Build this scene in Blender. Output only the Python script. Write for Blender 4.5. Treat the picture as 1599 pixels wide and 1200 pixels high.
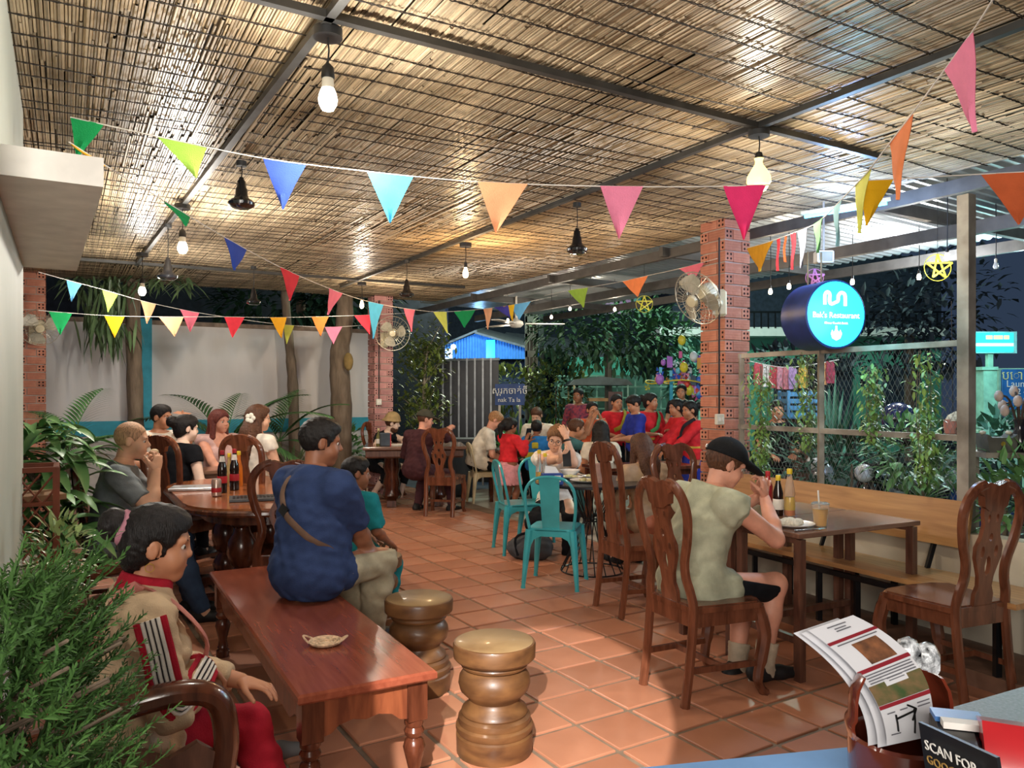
import bpy, math, random
import numpy as np
from mathutils import Vector as V, Matrix as M
from mathutils.geometry import tessellate_polygon
R = random.Random(7)
for o in list(bpy.data.objects): bpy.data.objects.remove(o)
SC = bpy.context.scene; COL = SC.collection
# ---------------------------------------------------------------- camera, world, exposure
F = 1210.0; CX = 799.5; HZ = 615.0; CH = 1.47
cam = bpy.data.cameras.new('camera'); cam.sensor_width = 36; cam.lens = F/1599*36
cam.shift_y = (HZ-600)/1599; cam.clip_start = 0.02; cam.clip_end = 200
co = bpy.data.objects.new('camera', cam); COL.objects.link(co)
co.location = (0, 0, CH); co.rotation_euler = (math.pi/2, 0, 0); SC.camera = co
W = bpy.data.worlds.new('night_sky'); SC.world = W; W.use_nodes = True
bg = W.node_tree.nodes['Background']; bg.inputs[0].default_value = (.030, .048, .085, 1); bg.inputs[1].default_value = .6
SC.view_settings.view_transform = 'Standard'; SC.view_settings.look = 'None'
SC.view_settings.exposure = 0.55; SC.view_settings.gamma = 1; SC.view_settings.use_curve_mapping = False
def P(px, py, d): return V(((px-CX)/F*d, d, CH+(HZ-py)/F*d))
def G(px, py, z=0.0): return P(px, py, (CH-z)*F/(py-HZ))
A = V((-.5, .866, 0)); B = V((.866, .5, 0)); UP = V((0, 0, 1)); PI = math.pi
def rad(x): return x*PI/180
def lamp(name, loc, power, col=(1, .85, .66), r=.06):
    l = bpy.data.lights.new(name, 'POINT'); l.energy = power; l.color = col; l.shadow_soft_size = r
    o = bpy.data.objects.new(name, l); COL.objects.link(o); o.location = loc; return o
WARM = (1, .86, .68); NEUT = (1, .93, .84); COOL = (.75, .85, 1)
# added fill lights and a spotlight behind the camera, street and shop lights outside
def area(name, loc, target, power, size, col):
    l = bpy.data.lights.new(name, 'AREA'); l.energy = power; l.size = size; l.color = col
    o = bpy.data.objects.new(name, l); COL.objects.link(o); o.location = loc
    o.rotation_euler = (V(target)-V(loc)).to_track_quat('-Z', 'Y').to_euler(); return o
area('frontal_fill', (-.2, -2.4, 2.3), (-.3, 5, 1.1), 170, 2.2, NEUT)  # added area fill for the whole room, stands for no particular lamp
sl_ = bpy.data.lights.new('spot_light', 'SPOT'); sl_.energy = 1500; sl_.spot_size = .235; sl_.spot_blend = .06; sl_.color = (1, .97, .92); sl_.shadow_soft_size = .02
so_ = bpy.data.objects.new('spot_light', sl_); COL.objects.link(so_); so_.location = (-.35, -1.0, 2.75); so_.rotation_euler = (V((.10, 3.45, 0))-V((-.35, -1.0, 2.75))).to_track_quat('-Z', 'Y').to_euler()
lamp('settee_fill', (-.55, 1.15, 2.55), 15, NEUT, .1)  # unseen fill added to brighten the woman on the settee
lamp('awning_fill', P(1430, 395, 7.2)-UP*.2, 50, (.9, .95, 1), .15)  # fill added to brighten the underside of the awning
lamp('street_light', (4.5, 15, 5.2), 700, (.62, 1, .86), .3)
lamp('lane_light', (-.5, 16, 4.6), 320, (.9, 1, .8), .3)
lamp('garden_light', (5.2, 7.6, 2.7), 120, (.65, .95, 1), .2)
# ---------------------------------------------------------------- materials
def lin(h):
    if isinstance(h, str):
        h = h.lstrip('#'); c = [int(h[i:i+2], 16)/255 for i in (0, 2, 4)]
    else: c = h
    return tuple(x/12.92 if x <= .04045 else ((x+.055)/1.055)**2.4 for x in c)
MATS = {}
def mat(name, col, rough=.5, metal=0, var=.12, scale=9, stretch=(1, 1, 1), bump=0, col2=None, isl=0, emit=0, alpha=1, trans=0, ior=1.45, coat=0, dist=.0, spec=.5, bscale=None, ecol=None, rot=None):
    if name in MATS: return MATS[name]
    m = bpy.data.materials.new(name); MATS[name] = m; m.use_nodes = True
    nt = m.node_tree; N = nt.nodes; L = nt.links; b = N['Principled BSDF']; c = lin(col)
    b.inputs['Roughness'].default_value = rough; b.inputs['Metallic'].default_value = metal
    b.inputs['Specular IOR Level'].default_value = spec; b.inputs['IOR'].default_value = ior
    b.inputs['Transmission Weight'].default_value = trans; b.inputs['Alpha'].default_value = alpha
    b.inputs['Coat Weight'].default_value = coat; b.inputs['Coat Roughness'].default_value = .12
    tc = N.new('ShaderNodeTexCoord'); mp = N.new('ShaderNodeMapping'); mp.inputs['Scale'].default_value = stretch
    if rot is not None: mp.vector_type = 'TEXTURE'; mp.inputs['Scale'].default_value = [1/x for x in stretch]; mp.inputs['Rotation'].default_value = (0, 0, rot)
    L.new(tc.outputs['Object'], mp.inputs[0])
    nz = N.new('ShaderNodeTexNoise'); nz.inputs['Scale'].default_value = scale; nz.inputs['Detail'].default_value = 4; nz.inputs['Distortion'].default_value = dist
    L.new(mp.outputs[0], nz.inputs['Vector'])
    rp = N.new('ShaderNodeValToRGB'); rp.color_ramp.elements[0].position = .32; rp.color_ramp.elements[1].position = .68
    lo = lin(col2) if col2 else tuple(x*(1-2.2*var) for x in c)
    hi = c if col2 else tuple(min(1, x*(1+1.2*var)) for x in c)
    rp.color_ramp.elements[0].color = (*lo, 1); rp.color_ramp.elements[1].color = (*hi, 1)
    L.new(nz.outputs['Fac'], rp.inputs[0]); out = rp.outputs[0]
    if isl:
        ge = N.new('ShaderNodeNewGeometry'); oi = N.new('ShaderNodeObjectInfo'); ad = N.new('ShaderNodeMath'); ad.operation = 'ADD'
        fr = N.new('ShaderNodeMath'); fr.operation = 'FRACT'
        L.new(ge.outputs['Random Per Island'], ad.inputs[0]); L.new(oi.outputs['Random'], ad.inputs[1]); L.new(ad.outputs[0], fr.inputs[0])
        mr = N.new('ShaderNodeMapRange'); mr.inputs[3].default_value = 1-isl; mr.inputs[4].default_value = 1+isl*.8
        L.new(fr.outputs[0], mr.inputs[0])
        vm = N.new('ShaderNodeVectorMath'); vm.operation = 'SCALE'; L.new(out, vm.inputs[0]); L.new(mr.outputs[0], vm.inputs['Scale']); out = vm.outputs[0]
    L.new(out, b.inputs['Base Color'])
    if bump:
        bn = N.new('ShaderNodeTexNoise'); bn.inputs['Scale'].default_value = bscale or scale*3; bn.inputs['Detail'].default_value = 3
        L.new(mp.outputs[0], bn.inputs['Vector'])
        bm_ = N.new('ShaderNodeBump'); bm_.inputs['Strength'].default_value = bump; bm_.inputs['Distance'].default_value = .01
        L.new(bn.outputs['Fac'], bm_.inputs['Height']); L.new(bm_.outputs[0], b.inputs['Normal'])
    if emit:
        e = lin(ecol) if ecol else c
        b.inputs['Emission Color'].default_value = (*e, 1); b.inputs['Emission Strength'].default_value = emit
    return m
def wood(name, col, col2, rough=.32, stretch=(3, 3, .5), scale=9, coat=.3, rot=None):
    return mat(name, col, rough, col2=col2, stretch=stretch, scale=scale, dist=.5, bump=.05, coat=coat, rot=rot)
def cloth(name, col, var=.1, rough=.9): return mat(name, col, rough, var=var, scale=14, bump=.25, bscale=220, spec=.2)
def leafm(name, col, col2, rough=.38, spec=.5): return mat(name, col, rough, col2=col2, scale=3, isl=.35, spec=spec)
W_RED = wood('reddish_lacquer_wood', '#86492d', '#5c2c1b')
W_CHAIR = wood('chair_lacquer_wood', '#7d4a33', '#56301f', .25)
W_DARK = wood('dark_lacquer_wood', '#5f3220', '#38190e', .22)
W_TOP = wood('table_top_wood', '#8d4a35', '#7a3b29', .2, (.8, 9, 9), 4)
W_STOOL = wood('stool_wood', '#785230', '#4f321d', .42, (1.5, 1.5, 4), 4, .12)
W_STOOLTOP = wood('stool_top_wood', '#957a54', '#75593a', .45, (1, 1, 1), 4, .1)
W_BENCH = wood('bench_plank_wood', '#c4935f', '#a5764a', .38, (.5, 7, 7), 4, rot=math.atan2(1.59, -.83))
W_TABLE = wood('brown_table_wood', '#886350', '#66483a', .24, (1, 6, 6), 5)
W_FRAME = wood('brown_painted_wood', '#6f4a3a', '#4c2f25', .4)
STEEL = mat('weathered_grey_steel', '#b3aba0', .5, .3, var=.15, scale=6, col2='#7b7268')
BSTEEL = mat('dark_grey_steel', '#4a4a48', .45, .4)
BLACK = mat('black_metal', '#17181b', .35, .3)
BLKPL = mat('black_plastic', '#15161a', .4)
WHITE = mat('white_paint', '#e9e6e0', .6, var=.03)
WPL = mat('white_plastic', '#dcd8c9', .4, var=.03)
SKINS = {'light': mat('light_skin', '#dcaa8c', .5, var=.06, scale=12), 'pink': mat('pinkish_skin', '#d99a80', .5, var=.08, scale=12),
         'tan': mat('tan_skin', '#bb8160', .5, var=.06, scale=12), 'brown': mat('brown_skin', '#8f5c42', .48, var=.06, scale=12), 'pale': mat('pale_skin', '#e8c6b0', .5, var=.05, scale=12)}
GLASS = mat('clear_glass', '#f2f6f4', .03, trans=1, ior=1.3, var=0)
# ---------------------------------------------------------------- mesh builder
class MB:
    def __init__(s): s.v = []; s.f = []; s.m = []; s.sm = []
    def add(s, vs, fs, m=0, sm=False):
        n = len(s.v); s.v += [tuple(x) for x in vs]
        for f in fs: s.f.append([i+n for i in f]); s.m.append(m); s.sm.append(sm)
        return s
    def box(s, c, size, rz=0, m=0, rot=None, ch=0):
        c = V(c); hx, hy, hz = size[0]/2, size[1]/2, size[2]/2
        Rm = rot if rot is not None else M.Rotation(rz, 3, 'Z')
        if ch:
            vs = []
            for z, k in ((-hz, ch), (-hz+ch, 0), (hz-ch, 0), (hz, ch)):
                for sx, sy in ((-1, -1), (1, -1), (1, 1), (-1, 1)): vs.append(c+Rm@V((sx*(hx-k), sy*(hy-k), z)))
            fs = [(3, 2, 1, 0), (12, 13, 14, 15)]
            for l in range(3):
                for i in range(4): j = (i+1) % 4; fs.append((l*4+i, l*4+j, l*4+4+j, l*4+4+i))
            return s.add(vs, fs, m)
        vs = [c+Rm@V((x*hx, y*hy, z*hz)) for z in (-1, 1) for x, y in ((-1, -1), (1, -1), (1, 1), (-1, 1))]
        return s.add(vs, [(3, 2, 1, 0), (4, 5, 6, 7), (0, 1, 5, 4), (1, 2, 6, 5), (2, 3, 7, 6), (3, 0, 4, 7)], m)
    def tube(s, pts, r, n=8, m=0, caps=True, flat=None, sm=True, closed=False):
        """sweep along pts; r number or list; flat=(normal vector, ratio) squashes the section along normal"""
        pts = [V(p) for p in pts]; k = len(pts); rr = r if isinstance(r, (list, tuple)) else [r]*k
        vs = []; prev = None
        for i, p in enumerate(pts):
            if closed: t = pts[(i+1) % k]-pts[i-1]
            else: t = pts[min(i+1, k-1)]-pts[max(i-1, 0)]
            if t.length < 1e-9: t = V((0, 0, 1))
            t.normalize()
            if flat is not None:
                u = V(flat[0]); u = (u-t*u.dot(t)).normalized()
            elif prev is None:
                u = t.orthogonal().normalized()
            else:
                u = prev-t*prev.dot(t); u = u.normalized() if u.length > 1e-6 else t.orthogonal().normalized()
            prev = u; w = t.cross(u); q = flat[1] if flat is not None else 1
            for j in range(n):
                a = 2*PI*(j+.5)/n; vs.append(p+u*math.cos(a)*rr[i]*q+w*math.sin(a)*rr[i])
        fs = []
        for i in range(k if closed else k-1):
            for j in range(n):
                j2 = (j+1) % n; i2 = (i+1) % k; fs.append((i*n+j, i*n+j2, i2*n+j2, i2*n+j))
        s.add(vs, fs, m, sm and n > 4)
        if caps and not closed:
            s.add(vs[:n], [tuple(range(n))[::-1]], m); s.add(vs[-n:], [tuple(range(n))], m)
        return s
    def bar(s, a, b, w, h, m=0, side=None):
        """rectangular bar from a to b; w across, h upward"""
        a = V(a); b = V(b); t = (b-a).normalized(); u = V(side) if side is not None else (UP if abs(t.z) < .9 else V((1, 0, 0)))
        x = t.cross(u).normalized(); u = x.cross(t)
        vs = [p+x*sx*w/2+u*sz*h/2 for p in (a, b) for sx, sz in ((-1, -1), (1, -1), (1, 1), (-1, 1))]
        return s.add(vs, [(3, 2, 1, 0), (4, 5, 6, 7), (0, 1, 5, 4), (1, 2, 6, 5), (2, 3, 7, 6), (3, 0, 4, 7)], m)
    def lathe(s, prof, n=20, o=(0, 0, 0), m=0, rot=None, sm=True, sq=1.0):
        o = V(o); vs = []; k = len(prof)
        for r, z in prof:
            for j in range(n):
                a = 2*PI*j/n; p = V((r*math.cos(a), r*math.sin(a)*sq, z)); vs.append(o+(rot@p if rot is not None else p))
        fs = [(i*n+j, i*n+(j+1) % n, (i+1)*n+(j+1) % n, (i+1)*n+j) for i in range(k-1) for j in range(n)]
        s.add(vs, fs, m, sm)
        if prof[0][0] > 1e-5: s.add(vs[:n], [tuple(range(n))[::-1]], m)
        if prof[-1][0] > 1e-5: s.add(vs[-n:], [tuple(range(n))], m)
        return s
    def ball(s, c, r, n=12, k=8, m=0, rot=None):
        rx, ry, rz = r if isinstance(r, (tuple, list)) else (r, r, r); c = V(c); vs = []
        for i in range(k+1):
            t = PI*i/k
            for j in range(n):
                a = 2*PI*j/n; p = V((rx*math.sin(t)*math.cos(a), ry*math.sin(t)*math.sin(a), -rz*math.cos(t))); vs.append(c+(rot@p if rot is not None else p))
        return s.add(vs, [(i*n+j, i*n+(j+1) % n, (i+1)*n+(j+1) % n, (i+1)*n+j) for i in range(k) for j in range(n)], m, True)
    def prism(s, poly, o, ux, uy, th, m=0, holes=(), sm=False):
        """extrude a 2d polygon (with holes) by th along ux x uy, centred on its plane"""
        o = V(o); ux = V(ux).normalized(); uy = V(uy).normalized(); n = ux.cross(uy).normalized()
        loops = [list(poly)]+[list(h) for h in holes]
        tri = tessellate_polygon([[V((x, y, 0)) for x, y in l] for l in loops]); flat = [p for l in loops for p in l]; k = len(flat)
        vs = [o+ux*x+uy*y+n*th/2 for x, y in flat]+[o+ux*x+uy*y-n*th/2 for x, y in flat]
        fs = []
        for t in tri:
            a, b, c = [flat[i] for i in t]
            if (b[0]-a[0])*(c[1]-a[1])-(b[1]-a[1])*(c[0]-a[0]) < 0: t = t[::-1]
            fs.append(tuple(t)); fs.append(tuple(i+k for i in t[::-1]))
        s.add(vs, fs, m)
        st = 0
        for l in loops:
            q = len(l); ar = sum(l[i][0]*l[(i+1) % q][1]-l[(i+1) % q][0]*l[i][1] for i in range(q))
            ccw = ar > 0; outer = (st == 0)
            ff = []
            for i in range(q):
                j = (i+1) % q; f = (st+i, st+i+k, st+j+k, st+j)
                ff.append(f if (ccw == outer) else f[::-1])
            s.add(vs, ff, m, sm); st += q
        return s
    def build(s, name, mats, parent=None, off=None):
        me = bpy.data.meshes.new(name); v = s.v
        if off is not None: v = [(x-off[0], y-off[1], z-off[2]) for x, y, z in v]
        me.from_pydata(v, [], s.f)
        for mm in (mats if isinstance(mats, (list, tuple)) else [mats]): me.materials.append(mm)
        me.polygons.foreach_set('material_index', s.m); me.polygons.foreach_set('use_smooth', s.sm)
        if len(s.v) < 60000: me.set_sharp_from_angle(angle=rad(38))
        o = bpy.data.objects.new(name, me); COL.objects.link(o)
        if parent is not None: o.parent = parent
        return o
def tag(o, label=None, cat=None, group=None, kind=None):
    if label: o['label'] = label
    if cat: o['category'] = cat
    if group: o['group'] = group
    if kind: o['kind'] = kind
    return o
def thing(name, label, cat, loc=(0, 0, 0), rz=0, group=None):
    o = bpy.data.objects.new(name, None); COL.objects.link(o); o.location = loc; o.rotation_euler = (0, 0, rz)
    o.empty_display_size = .05
    return tag(o, label, cat, group)
def struct(name, mb, m, parent=None):
    o = mb.build(name, m, parent)
    if parent is None: o['kind'] = 'structure'
    return o
def copy_tree(o, label=None, group=None, loc=None, rz=None, parent=None):
    c = o.copy(); COL.objects.link(c)
    if parent is not None: c.parent = parent
    for ch in list(o.children): copy_tree(ch, parent=c)
    if label: c['label'] = label
    if group: c['group'] = group
    if loc is not None: c.location = loc
    if rz is not None: c.rotation_euler = (0, 0, rz)
    return c
def spline(pts, n=6):
    """Catmull-Rom through pts"""
    pts = [V(p) for p in pts]; out = []
    for i in range(len(pts)-1):
        p0 = pts[max(i-1, 0)]; p1 = pts[i]; p2 = pts[i+1]; p3 = pts[min(i+2, len(pts)-1)]
        for k in range(n):
            t = k/n; out.append(.5*((2*p1)+(p2-p0)*t+(2*p0-5*p1+4*p2-p3)*t*t+(3*p1-p0-3*p2+p3)*t**3))
    out.append(pts[-1]); return out
def frame(z, x=None):
    z = V(z).normalized(); x = V(x) if x is not None else (V((1, 0, 0)) if abs(z.x) < .9 else V((0, 1, 0)))
    x = (x-z*x.dot(z)).normalized(); y = z.cross(x); return M((x, y, z)).transposed()
def text(name, body, size, loc, rot, m, parent, depth=.001, align='CENTER'):
    c = bpy.data.curves.new(name, 'FONT'); c.body = body; c.size = size; c.extrude = depth; c.align_x = align; c.align_y = 'CENTER'; c.resolution_u = 2
    o = bpy.data.objects.new(name, c); COL.objects.link(o); c.materials.append(m)
    me = bpy.data.meshes.new_from_object(o.evaluated_get(bpy.context.evaluated_depsgraph_get())); me.materials.clear(); me.materials.append(m)
    bpy.data.objects.remove(o); o = bpy.data.objects.new(name, me); COL.objects.link(o)
    o.matrix_basis = M.Translation(V(loc)) @ rot.to_4x4(); o.parent = parent; return o
# ---------------------------------------------------------------- bodies: smooth distance fields meshed with surface nets
class Sdf:
    def __init__(s): s.p = []
    def cone(s, a, b, ra, rb, k=.03, R=None, S=None, clip=(), op=1):
        s.p.append(['c', np.array(a, float), np.array(b, float), ra, rb, k, R, S, clip, op]); return s
    def ell(s, c, r, Rm=None, k=.02, op=1, clip=()):
        s.p.append(['e', np.array(c, float), np.array(r, float), None, None, k, np.array(Rm) if Rm is not None else np.eye(3), None, clip, op]); return s
    def bb(s, q):
        if q[0] == 'c':
            r = max(q[3], q[4])*(max(q[7]) if q[7] is not None else 1); r = np.array([r]*3); lo = np.minimum(q[1], q[2])-r; hi = np.maximum(q[1], q[2])+r
        else:
            r = np.array([q[2].max()]*3); lo = q[1]-r; hi = q[1]+r
        return lo, hi
    def mesh(s, vox, amp=0, wl=.07, seed=0, clip=(), inside=None):
        bbs = [s.bb(q) for q in s.p if q[9] == 1]; lo = np.min([b[0] for b in bbs], 0)-2.5*vox-amp; hi = np.max([b[1] for b in bbs], 0)+2.5*vox+amp
        n = np.ceil((hi-lo)/vox).astype(int)+1
        ax = [lo[i]+vox*np.arange(n[i]) for i in range(3)]; Fd = np.full(n, .15)
        for q in s.p:
            l, h = s.bb(q); mg = q[5]*1.2+2.5*vox
            i0 = np.clip(np.floor((l-mg-lo)/vox).astype(int), 0, n); i1 = np.clip(np.ceil((h+mg-lo)/vox).astype(int)+1, 0, n)
            if (i1 <= i0).any(): continue
            X, Y, Z = [a.reshape(sh) for a, sh in zip([ax[i][i0[i]:i1[i]] for i in range(3)], [(-1, 1, 1), (1, -1, 1), (1, 1, -1)])]
            if q[0] == 'c':
                a, b = q[1], q[2]; x, y, z = X-a[0], Y-a[1], Z-a[2]; d = b-a; sc = 1
                if q[6] is not None:
                    Rm, S = np.array(q[6]), q[7]; x, y, z = [(x*Rm[0, i]+y*Rm[1, i]+z*Rm[2, i])/S[i] for i in range(3)]
                    d = (d@Rm)/np.array(S); sc = min(S)
                dd = max(d@d, 1e-9); t = np.clip((x*d[0]+y*d[1]+z*d[2])/dd, 0, 1)
                D = (np.sqrt((x-t*d[0])**2+(y-t*d[1])**2+(z-t*d[2])**2)-(q[3]+(q[4]-q[3])*t))*sc
            else:
                c, r, Rm = q[1], q[2], q[6]; x, y, z = X-c[0], Y-c[1], Z-c[2]
                x, y, z = [(x*Rm[0, i]+y*Rm[1, i]+z*Rm[2, i])/r[i] for i in range(3)]
                k0 = np.sqrt(x*x+y*y+z*z)+1e-9; k1 = np.sqrt((x/r[0])**2+(y/r[1])**2+(z/r[2])**2)+1e-9; D = k0*(k0-1)/k1
            for pt, nn in q[8]: D = np.maximum(D, (X-pt[0])*nn[0]+(Y-pt[1])*nn[1]+(Z-pt[2])*nn[2])
            sl = tuple(slice(i0[i], i1[i]) for i in range(3)); f = Fd[sl]; k = max(q[5], 1e-4)
            if q[9] == 1:
                hh = np.clip(.5+.5*(D-f)/k, 0, 1); Fd[sl] = D*(1-hh)+f*hh-k*hh*(1-hh)
            else:
                D = -D; hh = np.clip(.5-.5*(D-f)/k, 0, 1); Fd[sl] = D*(1-hh)+f*hh+k*hh*(1-hh)
        X, Y, Z = ax[0].reshape(-1, 1, 1), ax[1].reshape(1, -1, 1), ax[2].reshape(1, 1, -1)
        if amp:
            w = 2*PI/wl; ph = seed*1.7
            Fd = Fd+amp*(np.sin(w*(X*.7+Z*.75+.25*Y)+1.3*np.sin(w*.4*(Y-Z)+ph))*np.sin(w*.55*(Y+.6*Z-.5*X)+ph)+.5*np.sin(w*1.7*(Z*.8-X*.4+.5*Y)+ph+np.sin(w*.6*X)))
        for pt, nn in clip: Fd = np.maximum(Fd, (X-pt[0])*nn[0]+(Y-pt[1])*nn[1]+(Z-pt[2])*nn[2])
        return surfnet(Fd, lo, vox)
def surfnet(Fd, lo, vox):
    s = Fd < 0; C = [(i, j, k) for i in (0, 1) for j in (0, 1) for k in (0, 1)]
    n = [x-1 for x in Fd.shape]
    g = lambda a, c: a[c[0]:c[0]+n[0], c[1]:c[1]+n[1], c[2]:c[2]+n[2]]
    cnt = sum(g(s, c).astype(np.int8) for c in C); mk = (cnt > 0) & (cnt < 8); I = np.argwhere(mk)
    if len(I) == 0: return np.zeros((0, 3)), np.zeros((0, 4), int)
    idx = -np.ones(n, int); idx[mk] = np.arange(len(I)); acc = np.zeros((len(I), 3)); num = np.zeros(len(I))
    fv = {c: Fd[I[:, 0]+c[0], I[:, 1]+c[1], I[:, 2]+c[2]] for c in C}
    for c in C:
        for a in range(3):
            if c[a] == 0:
                e = list(c); e[a] = 1; e = tuple(e); f0, f1 = fv[c], fv[e]; cr = (f0 < 0) != (f1 < 0)
                t = np.where(cr, f0/np.where(np.abs(f0-f1) < 1e-12, 1, f0-f1), 0); p = np.tile(np.array(c, float), (len(I), 1)); p[:, a] = t
                acc += p*cr[:, None]; num += cr
    vs = lo+(I+acc/num[:, None])*vox; fs = []
    for a in range(3):
        b, c = (a+1) % 3, (a+2) % 3; sh = list(Fd.shape); sl0 = [slice(None)]*3; sl1 = [slice(None)]*3
        sl0[a] = slice(0, -1); sl1[a] = slice(1, None); x = s[tuple(sl0)] != s[tuple(sl1)]; E = np.argwhere(x)
        E = E[(E[:, b] > 0) & (E[:, c] > 0) & (E[:, b] < sh[b]-1) & (E[:, c] < sh[c]-1)]
        if len(E) == 0: continue
        def id_(db, dc):
            q = E.copy(); q[:, b] += db; q[:, c] += dc; return idx[q[:, 0], q[:, 1], q[:, 2]]
        Q = np.stack([id_(-1, -1), id_(0, -1), id_(0, 0), id_(-1, 0)], 1); ins = s[E[:, 0], E[:, 1], E[:, 2]]
        Q[~ins] = Q[~ins][:, ::-1]; fs.append(Q)
    return vs, np.concatenate(fs)
def np_obj(name, meshes, mats, parent, off):
    vs = []; fs = []; mi = []; n = 0
    for i, (v, f) in enumerate(meshes):
        vs.append(v-np.array(off)); fs.append(f+n); n += len(v)
    v = np.concatenate(vs); f = np.concatenate(fs); me = bpy.data.meshes.new(name)
    me.vertices.add(len(v)); me.vertices.foreach_set('co', v.astype(np.float32).ravel())
    me.loops.add(f.size); me.loops.foreach_set('vertex_index', f.astype(np.int32).ravel())
    me.polygons.add(len(f)); me.polygons.foreach_set('loop_start', np.arange(0, f.size, 4, dtype=np.int32))
    me.polygons.foreach_set('use_smooth', np.ones(len(f), bool)); me.update(calc_edges=True); me.validate()
    for mm in (mats if isinstance(mats, list) else [mats]): me.materials.append(mm)
    o = bpy.data.objects.new(name, me); COL.objects.link(o); o.parent = parent; return o
def ik(a, t, l1, l2, pole):
    d = t-a; L = min(max(d.length, abs(l1-l2)+.02), (l1+l2)*.998); u = d.normalized(); x = (l1*l1-l2*l2+L*L)/(2*L); h = math.sqrt(max(0, l1*l1-x*x))
    q = pole-u*pole.dot(u); q.normalize(); return a+u*x+q*h, a+u*L
HAIRM = {k: mat(k+'_hair', c, .5, spec=.3, var=.25, scale=30, stretch=(6, 6, .7), bump=.4, bscale=60) for k, c in
         dict(black='#1c1817', brown='#5a3a28', auburn='#6e3830', blond='#b98a5c', ginger='#b07f55', fuzz='#c59c7c', lightbrown='#7d5a3c').items()}
EYEW = mat('eye_white', '#cdc3b9', .25, var=0); PUP = mat('eye_pupil', '#20140f', .2, var=0)
LIP = mat('lip_skin', '#a8584e', .4, var=.05); SHOE_BLK = mat('black_shoe', '#1b1a1b', .6); SHOE_GREY = mat('grey_shoe', '#6d6f70', .7)
def hand(sd, w, d, n, side, curl, s=1.0, thumb=None):
    """palm + four fingers + thumb; d = pointing direction, n = way the palm faces, side = +1 right hand"""
    d = d.normalized(); n = (n-d*n.dot(d)).normalized(); x = d.cross(n).normalized()*side   # x points to the thumb side
    Rm = M((x, n, d)).transposed()
    sd.ell(w+d*.048*s+n*.002, (.040*s, .017*s, .056*s), Rm, k=.012)
    sd.cone(w-d*.03*s, w+d*.02*s, .026*s, .024*s, k=.02, R=Rm, S=(1, .8, 1))
    ln = (.070, .080, .073, .056)
    for i in range(4):
        b = w+d*(.088-.004*abs(i-1.2))*s+x*(.030-.020*i)*s; dd = (d+x*(.10-.07*i)).normalized(); nn = (n-dd*n.dot(dd)).normalized(); p = b-dd*.02*s
        for seg, (fr, cu) in enumerate(((.42, .55), (.32, .9), (.26, .6))):
            an = curl*cu*(1+.08*i); dd, nn = dd*math.cos(an)+nn*math.sin(an), nn*math.cos(an)-dd*math.sin(an)
            e = (p if seg else b)+dd*ln[i]*fr*s; sd.cone(p, e, (.0094-.001*seg)*s, (.0088-.001*seg)*s, k=.004); p = e
    t0 = w+d*.018*s+x*.026*s; a1 = (d*.62+x*.72+n*.35).normalized(); a2 = (d*.85+x*.25+n*(.35+.5*curl)).normalized()
    t1 = t0+a1*.042*s; t2 = t1+a2*.032*s; t3 = t2+a2*.024*s
    sd.cone(t0, t1, .015*s, .0115*s, k=.01); sd.cone(t1, t2, .0108*s, .0098*s, k=.005); sd.cone(t2, t3, .0098*s, .008*s, k=.003)
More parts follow.
